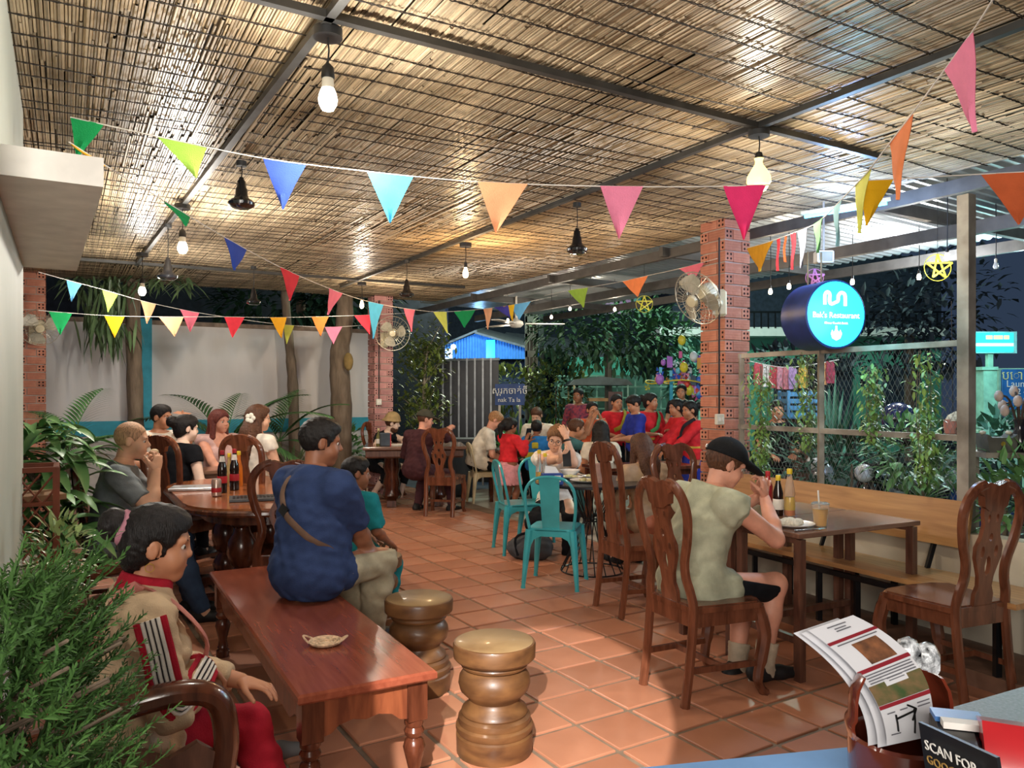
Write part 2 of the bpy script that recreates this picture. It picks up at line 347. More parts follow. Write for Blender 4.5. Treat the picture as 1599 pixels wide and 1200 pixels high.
def person(label, hip, yaw, H=1.7, lean=0, lean2=None, side=0, hyaw=0, hpitch=0, hroll=0, hands=None, poles=None, hdir=(None, None), palm=(None, None), curl=(.45, .45),
           feet=None, kpole=None, fdir=None, female=False, g=1.0, skin='light', top=None, bottom=None, shoes=SHOE_BLK, socks=None, hair=('short', 'black'), vox=.016, face=True, group=None,
           neck=1.0, stand=False, cap=None, beard=None, twist=0):
    s = H/1.7; hip = V(hip); f = V((math.cos(rad(yaw)), math.sin(rad(yaw)), 0)); r = V((f.y, -f.x, 0)); skm = SKINS[skin]
    root = thing('person', label, 'person', (hip.x, hip.y, 0), 0, group); off = (hip.x, hip.y, 0)
    def T(v): return V(v) if isinstance(v, V) else hip+r*v[0]+f*v[1]+UP*v[2]
    lean2 = lean if lean2 is None else lean2
    def spine(a): return (UP*math.cos(rad(a))+f*math.sin(rad(a))+r*math.tan(rad(side))).normalized()
    u1 = spine(lean); u2 = spine(lean2); mid = hip+u1*.24*s; S = mid+u2*.22*s
    f2 = (f*math.cos(rad(twist))-r*math.sin(rad(twist))); f2 = (f2-u2*f2.dot(u2)).normalized(); r2 = f2.cross(u2); f1 = (f-u1*f.dot(u1)).normalized(); r1 = f1.cross(u1)
    sw = (.165 if female else .185)*s; SL, SR = S-r2*sw-u2*.028*s, S+r2*sw-u2*.028*s
    nb = S+u2*.03*s; hf = (f2*math.cos(rad(hyaw))-r2*math.sin(rad(hyaw))); nd = (u2*.75+UP*.45+f2*.22).normalized()
    Hc = nb+nd*.155*s*neck; hs = .5+.5*s if s < 1 else s
    hu = (UP*.7+nd*.3).normalized(); hf = (hf-hu*hf.dot(hu)).normalized()
    hf, hu = hf*math.cos(rad(hpitch))+hu*math.sin(rad(hpitch)), hu*math.cos(rad(hpitch))-hf*math.sin(rad(hpitch))
    hr = hf.cross(hu); hu, hr = hu*math.cos(rad(hroll))+hr*math.sin(rad(hroll)), hr*math.cos(rad(hroll))-hu*math.sin(rad(hroll))
    HR = M((hr, hf, hu)).transposed(); HP = lambda x, y, z: Hc+(hr*x+hf*y+hu*z)*hs
    la, lf = .285*s, .255*s; lt, ls = .43*s, .41*s
    hands = hands or [(-.14*s, .30*s, .10*s), (.14*s, .30*s, .10*s)]; hands = [T(h) for h in hands]
    poles = poles or [(-.6, -.5, -1), (.6, -.5, -1)]; poles = [r*p[0]+f*p[1]+UP*p[2] if not isinstance(p, V) else p for p in poles]
    arms = [ik(SL, hands[0], la, lf, poles[0]), ik(SR, hands[1], la, lf, poles[1])]
    feet = feet or ([(-.09*s, 0.02, .07*s-hip.z), (.09*s, 0.02, .07*s-hip.z)] if stand else [(-.11*s, .41*s, .07*s-hip.z), (.11*s, .41*s, .07*s-hip.z)]); feet = [T(x) for x in feet]
    kp = [r*p[0]+f*p[1]+UP*p[2] for p in (kpole or [(-.15, 1, .8), (.15, 1, .8)])]
    HL = [hip-r*.09*s, hip+r*.09*s]; legs = [ik(HL[i], feet[i], lt, ls, kp[i]) for i in (0, 1)]
    R1 = M((r1, f1, u1)).transposed(); R2 = M((r2, f2, u2)).transposed(); gg = g*s
    def torso(sd, t=0, hips=True):
        wt = .118 if female else .132
        if hips: sd.ell(hip+u1*.02*s, (.165*gg+t, .122*gg+t, .125*gg+t), R1, k=.04)
        sd.cone(hip+u1*.06*s, mid, wt*gg+t, (wt-.002)*gg+t, k=.05, R=R1, S=(1, .80, 1))
        sd.cone(mid, S-u2*.10*s, (wt-.002)*gg+t, .142*s*(.5+.5*g)+t, k=.05, R=R2, S=(1, .74, 1))
        sd.cone(SL+r2*.03-u2*.01, SR-r2*.03-u2*.01, .054*s+t, .054*s+t, k=.05)
        for q in (SL, SR): sd.cone(nb-u2*.015*s, q+(S-q)*.12+u2*.012, .042*s+t*.6, .036*s+t, k=.04)
        if t > .001 and hips:
            for i in (0, 1): sd.cone(HL[i], HL[i]+(legs[i][0]-HL[i])*.3, .082*s*(.5+.5*g)+t*.7, .078*s*(.5+.5*g)+t*.7, k=.03)
        sd.cone(S-u2*.04*s, nb+nd*.02*s, .085*s+t*.6, .052*s+t*.5, k=.04)
        if female:
            for q in (-1, 1): sd.ell(S-u2*.15*s+f2*.085*s+r2*q*.07*s, (.06*s+t, .055*s+t, .06*s+t), R2, k=.03)
        if g > 1.12: sd.ell(mid-u1*.06+f1*.05, (.13*gg+t, .12*gg+t, .13*gg+t), R1, k=.05)
    def arm(sd, i, t=0, fr=2.0, k=.025):
        a = (SL, SR)[i]; e, w = arms[i]; tt = min(fr, 1); e1 = a+(e-a)*tt; cl = [(e1, (e-a).normalized())] if fr < 1 else []
        q = .5+.5*g; sd.cone(a, e1, .052*s*q+t, (.056-.014*tt)*s*q+t*(1 if fr < 1 else .8), k=k, clip=cl)
        if fr > 1:
            w1 = e+(w-e)*(fr-1); cl = [(w1, (w-e).normalized())] if fr < 2 or t else []
            sd.cone(e, e+(w1-e)*.35, .040*s+t*.8, .043*s*q+t*.8, k=.02); sd.cone(e+(w1-e)*.35, w1, .043*s*q+t*.8, .027*s+t*.8, k=.02, clip=cl)
    def leg(sd, i, t=0, fr=2.0, t0=None):
        a = HL[i]; kn, an = legs[i]; q = .5+.5*g; tt = min(fr, 1); k1 = a+(kn-a)*tt; cl = [(k1, (kn-a).normalized())] if fr < 1 else []
        sd.cone(a, k1, .088*s*q+(t if t0 is None else t0), (.088-.032*tt)*s*q+t, k=.04, clip=cl)
        if fr > 1:
            w1 = kn+(an-kn)*(fr-1); cl = [(w1, (an-kn).normalized())] if t else []
            b = (kn-an).cross(r).normalized()*.012*s; b = b if b.dot(f) < 0 else -b
            sd.cone(kn, kn+(w1-kn)*.35+b, .055*s+t, .056*s*q+t, k=.03); sd.cone(kn+(w1-kn)*.35+b, w1, .056*s*q+t, .036*s+t*1.1, k=.03, clip=cl)
    body = Sdf(); torso(body, 0)
    for i in (0, 1): arm(body, i); leg(body, i)
    fds = []
    for i in (0, 1):
        kn, an = legs[i]; fd = T(fdir[i])-hip if fdir else f+r*(.15 if i else -.15); fd = fd.normalized(); fds.append(fd)
        body.cone(an-fd*.045*s-UP*.03*s, an+fd*.10*s-UP*.045*s, .034*s, .027*s, k=.03); body.cone(an+fd*.10*s-UP*.045*s, an+fd*.16*s-UP*.05*s, .030*s, .02*s, k=.02); body.cone(an, an-UP*.03*s, .035*s, .036*s)
    hd = Sdf(); C = np.array(HR)
    hd.cone(nb-nd*.01, Hc-hf*.018*hs-hu*.03*hs, .053*s, .05*s, k=.02)
    hd.ell(HP(0, -.006, .028), np.array((.072, .092, .084))*hs, C, k=.02)
    hd.ell(HP(0, .032, -.035), np.array((.058, .060, .075))*hs, C, k=.025); hd.ell(HP(0, .062, -.092), np.array((.024, .02, .018))*hs, C, k=.03)
    hd.cone(HP(0, .084, .012), HP(0, (.099 if female else .105), -.022), .006*hs, (.0085 if female else .011)*hs, k=.014); hd.ell(HP(0, .094, -.028), np.array((.0145, .011, .007))*hs, C, k=.009)
    for q in (-1, 1): hd.ell(HP(q*.034, .058, -.040), np.array((.028, .028, .032))*hs, C, k=.02)
    hd.cone(HP(-.04, .078, .022), HP(.04, .078, .022), .011*hs, .011*hs, k=.015)
    for q in (-1, 1):
        hd.ell(HP(q*.031, .092, .002), np.array((.016, .013, .0085))*hs, C, k=.010, op=-1)
        hd.ell(HP(q*.075, -.004, -.006), np.array((.010, .020, .032))*hs, C, k=.008); hd.ell(HP(q*.086, .004, -.004), np.array((.006, .010, .016))*hs, C, k=.006, op=-1)
    hd.cone(HP(-.02, .083, -.058), HP(.02, .083, -.058), .007*hs, .007*hs, k=.01); hd.cone(HP(-.016, .082, -.068), HP(.016, .082, -.068), .008*hs, .008*hs, k=.006)
    ms = [body.mesh(vox), hd.mesh(min(vox*.6, .008))]
    for i in (0, 1):
        hm = Sdf(); e, w = arms[i]; d = (w-e).normalized()
        dd = hdir[i] if hdir[i] is not None else d; dd = dd if isinstance(dd, V) else r*dd[0]+f*dd[1]+UP*dd[2]
        pn = palm[i] if palm[i] is not None else (0, -.2, -1); pn = pn if isinstance(pn, V) else r*pn[0]+f*pn[1]+UP*pn[2]
        hand(hm, w, V(dd).normalized(), V(pn), 1 if i else -1, curl[i], .95*s**.7 if not female else .88*s**.7); ms.append(hm.mesh(.0045 if vox < .014 else .006))
    np_obj('body', ms, skm, root, off)
    if face:
        for q in (-1, 1):
            mb = MB(); mb.ball(HP(q*.031, .0745, .002), .0115*hs, 10, 6, 0); mb.ball(HP(q*.031, .0800, .001), .0078*hs, 8, 5, 1); mb.build('eye', [EYEW, PUP], root, off)
            mb = MB(); mb.tube([HP(q*.016, .0895, .019), HP(q*.032, .0885, .024), HP(q*.047, .0765, .019)], [.0022*hs, .0028*hs, .0015*hs], 6, 0); mb.build('eyebrow', PUP, root, off)
        mb = MB(); mb.tube([HP(-.022, .0845, -.062), HP(0, .0905, -.0605), HP(.022, .0845, -.062)], [.0025*hs, .0055*hs, .0025*hs], 6, 0); mb.build('mouth', LIP, root, off)
    hv = min(vox*.65, .009)
    if hair:
        st, hm_ = hair; h = Sdf(); t = .004 if st == 'buzz' else (.011 if st == 'short' else .015)
        h.ell(HP(0, -.010, .030), np.array((.074+t, .092+t, .086+t))*hs, C, k=.01)
        if st != 'buzz': h.ell(HP(0, .03, .072), np.array((.062, .062, .046))*hs, C, k=.02)
        if st in ('long', 'pony', 'bun'): h.ell(HP(0, -.045, -.02), np.array((.078, .062, .08))*hs, C, k=.02)
        h.ell(HP(0, .088, -.048), np.array((.085, .088, .108))*hs, C, k=.008, op=-1)
        h.ell(HP(0, .02, -.125), np.array((.11, .085, .10))*hs, C, k=.008, op=-1)
        for q in (-1, 1): h.ell(HP(q*.088, .008, -.012), np.array((.03, .026, .04))*hs, C, k=.006, op=-1)
        if st == 'bun': h.ell(HP(0, -.128, .055), np.array((.052, .046, .052))*hs, C, k=.008)
        if st == 'topbun': h.ell(HP(0, -.07, .115), np.array((.045, .045, .04))*hs, C, k=.008)
        if st == 'long':
            bk = S-u2*.16*s-f2*.115*s
            h.cone(HP(0, -.05, .0), S-f2*.10*s+u2*.02, .085*hs, .085*hs, k=.03, R=R2, S=(1, .6, 1)); h.cone(S-f2*.10*s+u2*.02, bk, .085*hs, .06*hs, k=.03, R=R2, S=(1, .5, 1))
            for q in (-1, 1): h.cone(HP(q*.076, -.012, .01), HP(q*.085, .0, -.16), .026*hs, .03*hs, k=.02)
        if st == 'pony': h.cone(HP(0, -.10, .05), HP(0, -.15, -.05), .04*hs, .045*hs, k=.02); h.cone(HP(0, -.15, -.05), HP(0, -.12, -.20), .045*hs, .02*hs, k=.02)
        np_obj('hair', [h.mesh(hv, amp=.0028 if st != 'buzz' else .0005, wl=.028, seed=len(label))], HAIRM[hm_], root, off)
    if beard:
        h = Sdf(); h.ell(HP(0, .034, -.072), np.array((.060, .062, .062))*hs, C, k=.01); h.ell(HP(0, .09, -.045), np.array((.03, .03, .022))*hs, C, k=.006, op=-1); h.ell(HP(0, .07, .03), np.array((.1, .09, .075))*hs, C, k=.006, op=-1)
        np_obj('beard', [h.mesh(hv, amp=.003, wl=.03)], HAIRM[beard], root, off)
    if cap:
        kind, cm = cap; h = Sdf()
        if kind == 'cap':
            h.ell(HP(0, -.008, .030), np.array((.094, .116, .110))*hs, C, k=.01, clip=[(HP(0, 0, .034), -hu)])
            h.ell(HP(0, .125, .040), np.array((.074, .085, .016))*hs, np.array(M((hr, (hf-hu*.25).normalized(), (hu+hf*.25).normalized())).transposed()), k=.01)
        else:
            h.ell(HP(0, -.010, .045), np.array((.096, .114, .105))*hs, C, k=.01, clip=[(HP(0, 0, .02), -hu)])
            h.cone(HP(0, -.008, .07), HP(0, -.008, .018), .098*hs, .138*hs, k=.01, R=C, S=(1, 1.1, 1), clip=[(HP(0, .0, .032), -(hu-hf*.12).normalized())])
            h.cone(HP(0, -.004, .02), HP(0, 0, -.05), .088*hs, .14*hs, k=.005, R=C, S=(1, 1.12, 1), op=-1)
        np_obj('hat' if kind == 'hat' else 'cap', [h.mesh(hv)], cm, root, off)
    cv = vox*.85
    if top:
        m_ = top['m']; t = top.get('t', .014); h = Sdf(); torso(h, t)
        sl = top.get('sleeve', .6)
        if sl:
            for i in (0, 1): arm(h, i, t+.004, sl)
        else:
            for i in (0, 1):
                a = (SL, SR)[i]; d = (arms[i][0]-a).normalized(); h.cone(a-d*.03, a+d*.02, .056*s+t, .056*s+t, k=.03, clip=[(a+d*.015, d)])
        if top.get('hood'): h.cone(nb-f2*.05-r2*.06-u2*.0, nb-f2*.05+r2*.06, .05, .05, k=.03); h.cone(nb-f2*.09, S-f2*.12-u2*.06, .06, .04, k=.03)
        hem = top.get('hem', -.09); cl = [(hip+u1*hem*s, -u1), (nb+nd*(.035 if top.get('collar') else .012)*s, nd)]
        if top.get('low'): h.ell(nb+f2*.09*s-u2*.02*s, np.array((.075, .09, top['low']))*s, R2, k=.01, op=-1)
        np_obj(top.get('n', 'shirt'), [h.mesh(cv, amp=top.get('amp', .0035), wl=top.get('wl', .085), seed=len(label), clip=cl)], m_, root, off)
    if bottom:
        m_ = bottom['m']; t = bottom.get('t', .014); h = Sdf(); h.ell(hip+u1*.01*s, (.165*gg+.006, .125*gg+.006, .12*gg+.006), R1, k=.04)
        if bottom.get('skirt'):
            ln = bottom['skirt']; e0 = hip+u1*.05*s
            if stand:
                h.cone(e0, hip-UP*ln*s, .125*gg+t, bottom.get('w', .2)*s, k=.03, R=R1, S=(1, .85, 1), clip=[(hip-UP*ln*s, -UP)])
            else:
                km = (legs[0][0]+legs[1][0])/2
                h.cone(hip, km, .13*gg+t, .12*gg+t, k=.04, R=R1, S=(1.25, 1, .8))
                if ln > .5: h.cone(km, (feet[0]+feet[1])/2+UP*.1, .12*gg+t, .15*gg, k=.04)
        else:
            for i in (0, 1): leg(h, i, t, bottom.get('len', 2.0), .006)
        np_obj(bottom.get('n', 'trousers'), [h.mesh(cv, amp=bottom.get('amp', .004), wl=.1, seed=3, clip=[(hip+u1*.085*s, u1)])], m_, root, off)
    for i in (0, 1):
        kn, an = legs[i]; fd = fds[i]
        if socks:
            h = Sdf(); h.cone(an+(kn-an)*.32, an, .058*s, .046*s, k=.01, clip=[(an+(kn-an)*.30, (kn-an).normalized())]); h.cone(an, an-UP*.03*s+fd*.02, .042*s, .042*s, k=.02)
            np_obj('sock', [h.mesh(vox*.7, amp=.002, wl=.03)], socks, root, off)
        if shoes:
            h = Sdf(); h.cone(an-fd*.055*s-UP*.028*s, an+fd*.09*s-UP*.04*s, .042*s, .037*s, k=.03); h.cone(an+fd*.09*s-UP*.04*s, an+fd*.165*s-UP*.045*s, .038*s, .028*s, k=.02); h.cone(an-fd*.02, an-UP*.04*s-fd*.02, .042*s, .04*s)
            np_obj('shoe', [h.mesh(min(vox*.7, .01), clip=[(an-UP*.068*s, -UP), (an+UP*.035*s, UP)])], shoes, root, off)
    return dict(root=root, off=off, S=S, SL=SL, SR=SR, hip=hip, arms=arms, legs=legs, f=f, r=r, f2=f2, r2=r2, u1=u1, u2=u2, HP=HP, HR=HR, nb=nb, nd=nd, s=s, T=T, mid=mid, hu=hu, hf=hf, hr=hr, hs=hs)
# ---------------------------------------------------------------- the setting: floor
TILE = mat('terracotta_tile', '#bb7f62', .36, col2='#a86e52', scale=2.2, isl=.20, bump=.05, bscale=25, spec=.5)
GROUT = mat('grey_brown_grout', '#84715e', .85)
CONC = mat('pale_concrete', '#b3a89a', .8, var=.1, scale=2)
ASPH = mat('dark_asphalt', '#3b3c3c', .85, var=.2, scale=3)
ET = V((2.59, 4.41, 0)); EA = (V((1.76, 6.0, 0))-ET).normalized(); EN = V((EA.y, -EA.x, 0))   # terrace edge line: from the right post going away; EN points outside
def E(t, n=0, z=0): return ET+EA*t+EN*n+UP*z
floor = MB()
fp = [E(-9, 0.0), E(-9, -9), E(9.5, -9), E(7.0, 0.0)]
floor.add([p+UP*z for z in (-.16, -.005) for p in fp], [(0, 1, 2, 3), (7, 6, 5, 4), (0, 4, 5, 1), (1, 5, 6, 2), (2, 6, 7, 3), (3, 7, 4, 0)])
flo = struct('floor', floor, GROUT)
gr = MB(); gr.box((4, 20, -.26), (70, 60, .2)); struct('ground', gr, ASPH)
ap = MB(); q = [E(-1, .02), E(-1, 3.2), E(8.5, 3.2), E(8.5, .02)]
ap.add([p+UP*z for z in (-.2, -.06) for p in q], [(0, 1, 2, 3), (7, 6, 5, 4), (0, 4, 5, 1), (1, 5, 6, 2), (2, 6, 7, 3), (3, 7, 4, 0)]); struct('forecourt', ap, CONC)
tm = MB(); tm.box((0, 0, -.006), (.274, .274, .022), ch=.003)
tile0 = None; TA = V((-.525, .851, 0)); TB = V((.851, .525, 0)); T0 = G(899.5, 1132)+TB*.145+TA*.145
cand = []
for i in range(-26, 27):
    for j in range(-12, 34):
        p = T0+TB*.3*i+TA*.3*j
        if p.y < 1.6 or (p-E(0)).dot(EN) > -.12 or (p-E(0)).dot(EN) < -7.4: continue
        px = CX+p.x/p.y*F
        if px < -160 or px > 1760: continue
        if p.x*.5*1+p.y*.866 > 11.6: continue
        cand.append((p.length, p))
cand.sort(key=lambda c: c[0]); far = MB(); tang = math.atan2(TB.y, TB.x)
for k, (d, p) in enumerate(cand):
    pp = p+V((R.uniform(-.003, .003), R.uniform(-.003, .003), R.uniform(-.0015, .001))); rz = tang+R.uniform(-.008, .008)
    if k < 300:
        if tile0 is None: tile0 = tm.build('tile', TILE, flo); o = tile0
        else: o = tile0.copy(); COL.objects.link(o)
        o.location = pp; o.rotation_euler = (0, 0, rz)
    else: far.box(pp+UP*-.006, (.274, .274, .022), rz, ch=.003)
fo = far.build('tiles', TILE, flo); fo['kind'] = 'stuff'
# ---------------------------------------------------------------- reed ceiling
RH = 2.88
RC = V((-1.17, 11.93, 0)); RA = (V((-1.17, 11.93, 0))-V((3.05, 4.61, 0))).normalized(); RB = V((RA.y, -RA.x, 0))
def RP(u, v, z=0): return RC-RB*u-RA*v+UP*(RH+z)          # u metres left of the right edge, v metres back from the far edge
REED = mat('dry_reed', '#c6b394', .36, col2='#9c886a', scale=3, stretch=(1, 1, 1), isl=.45, spec=.6)
bk = MB(); pts = [RP(-.02, -.05, .06), RP(6.3, -.05, .06), RP(6.3, 15.5, .06), RP(-.02, 15.5, .06)]
bk.add(pts+[p+UP*.05 for p in pts], [(3, 2, 1, 0), (4, 5, 6, 7), (0, 1, 5, 4), (1, 2, 6, 5), (2, 3, 7, 6), (3, 0, 4, 7)])
ceil = struct('ceiling', bk, mat('dark_roof_sheet', '#4a3d2c', .9))
rm = MB(); r2 = random.Random(3); pitch = .0118; nrow = int(6.2/pitch)
for i in range(nrow):
    u = .02+i*pitch; v = r2.uniform(-.3, 0); 
    while v < 13.2:
        L = r2.uniform(.7, 1.9); rr = r2.uniform(.0050, .0068); z0 = .012+r2.uniform(-.003, .003)-.012*math.sin(v*1.1+u*.7)*math.sin(u*1.9); z1 = z0+r2.uniform(-.005, .005)
        du = r2.uniform(-.004, .004); a = RP(u, max(v, -.02), z0); b = RP(u+du, v+L, z1)
        if b.y > .6 and r2.random() > .004:
            vs = [p+RB*x*rr+UP*z*rr for p in (a, b) for x, z in ((-1, .3), (-.62, -.75), (.62, -.75), (1, .3))]
            rm.add(vs, [(0, 4, 5, 1), (1, 5, 6, 2), (2, 6, 7, 3)], 0, True)
        v += L
ro = rm.build('reed_matting', REED, ceil); ro['kind'] = 'stuff'
wm = MB()
for j in range(80):
    v = .12+j*.165+r2.uniform(-.035, .035); 
    if RP(3, v).y < 1.2: break
    for ww in (0, 1):
        pts = []; u = .02
        while u < 6.2:
            p = RP(u, v+.022*math.sin(u*1.7+j*1.3)+.01*math.sin(u*4.1+j*2.2)+(.007 if ww else -.007)*math.sin(u/pitch*PI/2), .0-.012*math.sin(v*1.1+u*.7)*math.sin(u*1.9)-.003)
            pts.append(p); u += .030
        wm.tube(pts, .0026, 3, caps=False, sm=False)
wo = wm.build('weaving_wire', mat('black_wire', '#2d2620', .7), ceil); wo['kind'] = 'stuff'
def beam(px1, py1, px2, py2, z, w=.034, h=.03, ext=(0, 0), m=BSTEEL, name='roof_beam', lab='dark grey steel purlin under the reed ceiling'):
    a = P(px1, py1, (z-CH)*F/(HZ-py1)); b = P(px2, py2, (z-CH)*F/(HZ-py2)); d = (b-a).normalized(); mb = MB(); mb.bar(a-d*ext[0], b+d*ext[1], w, h)
    return struct(name, mb, m)
ZB = RH-.022
beam(514, 25, 289, 315, ZB, ext=(3.5, 3.2), name='trim_1'); beam(1184, 197, 721, 375, ZB, ext=(5, 3.5), name='trim_2')
beam(514, 25, 1184, 197, ZB, ext=(2.5, 1.0), name='trim_3'); beam(124, 405, 563, 437, ZB, ext=(1, 1.4), name='trim_4')
# steel edge beams and corrugated awning outside the reed ceiling
mb = MB(); mb.bar(RP(-.10, -1.0, -.06), RP(-.10, 14, -.06), .05, .09); struct('trim_5', mb, mat('painted_grey_steel', '#5c5a58', .5, .2, var=.1))
mb = MB(); mb.bar(RP(-1.0, -.6, -.16), RP(-1.0, 14, -.16), .06, .10); struct('trim_6', mb, mat('painted_grey_steel', '#6d6b6a'))
ZINC = mat('corrugated_zinc_sheet', '#c3c8ca', .3, .55, var=.08, scale=3)
mb = MB(); n = 150; rows = []
for k, (u, z) in enumerate(((-.16, .10), (-2.5, .02))):
    rows.append([])
    for i in range(n*4+1):
        v = -1.0+i*15/(n*4); hgt = (0, .022, .022, 0)[i % 4]
        rows[-1].append(RP(u, v, z+hgt))
m_ = len(rows[0]); mb.add(rows[0]+rows[1], [(i, i+1, m_+i+1, m_+i) for i in range(m_-1)]); struct('awning_roof', mb, ZINC)
for k, v in enumerate((1.2, 3.2, 5.2, 7.4)):
    mb = MB(); mb.bar(RP(.0, v, -.05), RP(-2.4, v, -.07), .05, .09); struct('trim_%d' % (7+k), mb, mat('painted_grey_steel', '#6d6b6a'))
mb = MB(); mb.bar(RP(-2.35, -.6, -.10), RP(-2.35, 14, -.10), .05, .10); struct('trim_11', mb, mat('painted_grey_steel', '#6d6b6a'))
# ---------------------------------------------------------------- brick pillars of four-hole bricks laid pinwheel fashion
BRICK = mat('orange_clay_brick', '#c88a70', .75, col2='#b26e56', scale=7, isl=.22, bump=.2, bscale=40)
BRICKP = mat('pink_washed_brick', '#c8948c', .75, col2='#b27c78', scale=7, isl=.2, bump=.2, bscale=40)
MORT = mat('grey_mortar', '#b5a396', .9, var=.1); HOLE = mat('brick_hole_shade', '#2a1410', .95, var=0)
def brick_mesh():
    mb = MB(); mb.box((0, 0, 0), (.184, .087, .080), ch=.003)
    for sx in (-1, 1):
        for y in (-.019, .019):
            for z in (-.018, .018):
                vs = [(sx*.0925, y+.0105*math.cos(a)*sx, z+.0105*math.sin(a)) for a in [2*PI*k/8 for k in range(8)]]; mb.add(vs, [tuple(range(8))], 1)  # shade inside each hole is a dark disc laid on the brick end
    for y in (-1, 1):
        for z in (-.022, 0, .022): mb.box((0, y*.0437, z), (.178, .002, .004), m=1 if 0 else 2)
    return mb
def pillar(name, c, rz, bm, label, z0=0, z1=2.86):
    mb = MB(); mb.box((0, 0, (z0+z1)/2), (.252, .252, z1-z0)); root = mb.build(name, MORT); root.location = (c[0], c[1], 0); root.rotation_euler = (0, 0, rz); root['kind'] = 'structure'; root['label'] = label
    b0 = None; k = 0; z = z0+.045
    while z < z1:
        for q in range(4):
            fl = 1 if k % 2 else -1; x, y = (.0475*fl, .0955); an = q*PI/2
            if b0 is None: o = b0 = brick_mesh().build('brick', [bm, HOLE, bm], root)
            else: o = b0.copy(); COL.objects.link(o); o.parent = root
            jx, jz = R.uniform(-.003, .003), R.uniform(-.002, .002); v = M.Rotation(an, 3, 'Z') @ V((x+jx, y, 0)); o.location = (v.x, v.y, z+jz); o.rotation_euler = (0, 0, an+R.uniform(-.01, .01))
        z += .0905; k += 1
    return root
PR = V((CX and (1141-CX)/F*6.25, 6.25, 0))+A*.0; pang = math.atan2(.5, .866)
pillar('pillar', (1141-CX)/F*6.25*V((1, 0, 0))+V((0, 6.25+.17, 0)), pang, BRICK, 'orange four-hole brick pillar carrying a beige fan at the terrace edge')
pillar('pillar', V(((594-CX)/F*11.3, 11.3, 0)), pang, BRICKP, 'pinkish four-hole brick pillar behind the man in a bucket hat')
pillar('pillar', V(((50-CX)/F*9.1, 9.1, 0)), pang, BRICK, 'orange brick pillar half hidden by the slab corner')
# ---------------------------------------------------------------- rear garden wall, near wall, slab
WHW = mat('stained_white_wall', '#dedbd8', .8, var=.05, scale=1.5, stretch=(1.5, 1.5, .3)); TURQ = mat('turquoise_paint', '#35a3bb', .6, var=.07)
WR = V((-2.36, 12.25, 0)); wdir = V((-.866, -.5, 0)); wn = V((.5, -.866, 0)); wrz = math.atan2(wdir.y, wdir.x)
def WP(s_, z, off=0): return WR+wdir*s_+wn*off+UP*z
mb = MB(); mb.box(WP(2.6, 1.18), (5.6, .14, 2.5), wrz); wl = struct('wall_back', mb, WHW)
mb = MB(); mb.box(WP(2.6, 1.0, .08), (5.6, .03, .20), wrz); mb.build('band', TURQ, wl)
mb = MB(); mb.box(WP(3.18, 1.75, .10), (.27, .06, 1.5), wrz); mb.build('pilaster', TURQ, wl)
mb = MB(); mb.box(WP(2.6, .42, .075), (5.6, .02, .8), wrz); mb.build('lower_wall', mat('pale_wall_plaster', '#c9c5bf', .85, var=.08), wl)
mb = MB(); mb.box(WP(2.6, 2.45), (5.6, .2, .06), wrz); mb.build('coping', mat('mossy_coping', '#8d7a6a', .9, var=.2), wl)
for k, (x0, w_) in enumerate(((540, .3), (492, .34), (455, .3))):
    sA = (WR.x-(x0-CX)/F*WR.y)/(.866-.5*(x0-CX)/F) if 0 else None
# dark backdrop sheet behind the wall; night darkness is put into its colour
mb = MB(); mb.box(WP(2.5, 1.9, -3.4), (11, .1, 4.6), wrz); struct('night_backdrop', mb, mat('night_dark_sheet', '#20242e', .9, var=.2))
WL0 = V((-2.46, 3.9, 0)); wad = V((-.5, .866, 0)); wan = V((.866, .5, 0)); warz = math.atan2(.866, -.5)
mb = MB(); c = WL0-wad*1.05-wan*.12; mb.box((c.x, c.y, 1.5), (2.1, .24, 3.0), warz)
struct('wall_left', mb, mat('grey_green_washed_plaster', '#bcc0b4', .7, col2='#a9afa3', scale=1.6, stretch=(.7, .7, .9)))
sl = MB(); c0 = P(162, 292, 2.40); c1 = P(120, 424, 4.04); 
for p in (c0, c1): p.z = 2.11
d_ = (c1-c0).normalized(); nL = V((-d_.y, d_.x, 0)); back0 = c0+nL*.9-d_*.0; back1 = c1+nL*.55
q = [c0, back0, back1, c1]; sl.add(q+[p+UP*.09 for p in q], [(3, 2, 1, 0)[::-1], (4, 5, 6, 7)[::-1], (0, 1, 5, 4)[::-1], (1, 2, 6, 5)[::-1], (2, 3, 7, 6)[::-1], (3, 0, 4, 7)[::-1]])
so = struct('slab', sl, mat('white_slab_paint', '#eeebe4', .7, var=.05)); so['label'] = 'white concrete slab ledge jutting over the left wall'
# ---------------------------------------------------------------- low wall, fence and posts on the right
mb = MB(); mb.box(E(.0, .02, .28)-UP*.0, (3.6, .12, .80), math.atan2(EA.y, EA.x)); struct('wall_right', mb, mat('cream_low_wall', '#d2c7b2', .75, var=.08, scale=2))
mb = MB(); mb.box(E(.15, -.25, .04), (3.2, .5, .09), math.atan2(EA.y, EA.x)); struct('trim_12', mb, mat('brown_step_tile', '#6f4f3e', .6))
post = MB(); a = P(1509, 780, 4.41); post.box((a.x, a.y, 1.5), (.068, .068, 2.2), math.atan2(EA.y, EA.x)); po = struct('post', post, STEEL); po['label'] = 'weathered grey square steel post beside the mesh screen'
fen = thing('mesh_screen', 'grey steel framed screen of diamond wire mesh behind the bench', 'screen', E(0))
L_ = 1.80; fo_ = E(0)
def fbar(name, t0, z0, t1, z1, w=.035, lab=None):
    mb = MB(); mb.bar(E(t0, 0, z0), E(t1, 0, z1), w, w); return mb.build(name, STEEL, fen, fo_)
fbar('rail', 0, 1.76, 1.79, 1.76); fbar('rail', 0, 1.215, 1.79, 1.215); fbar('rail', 0, .72, 1.79, .72)
tm_ = 1.02
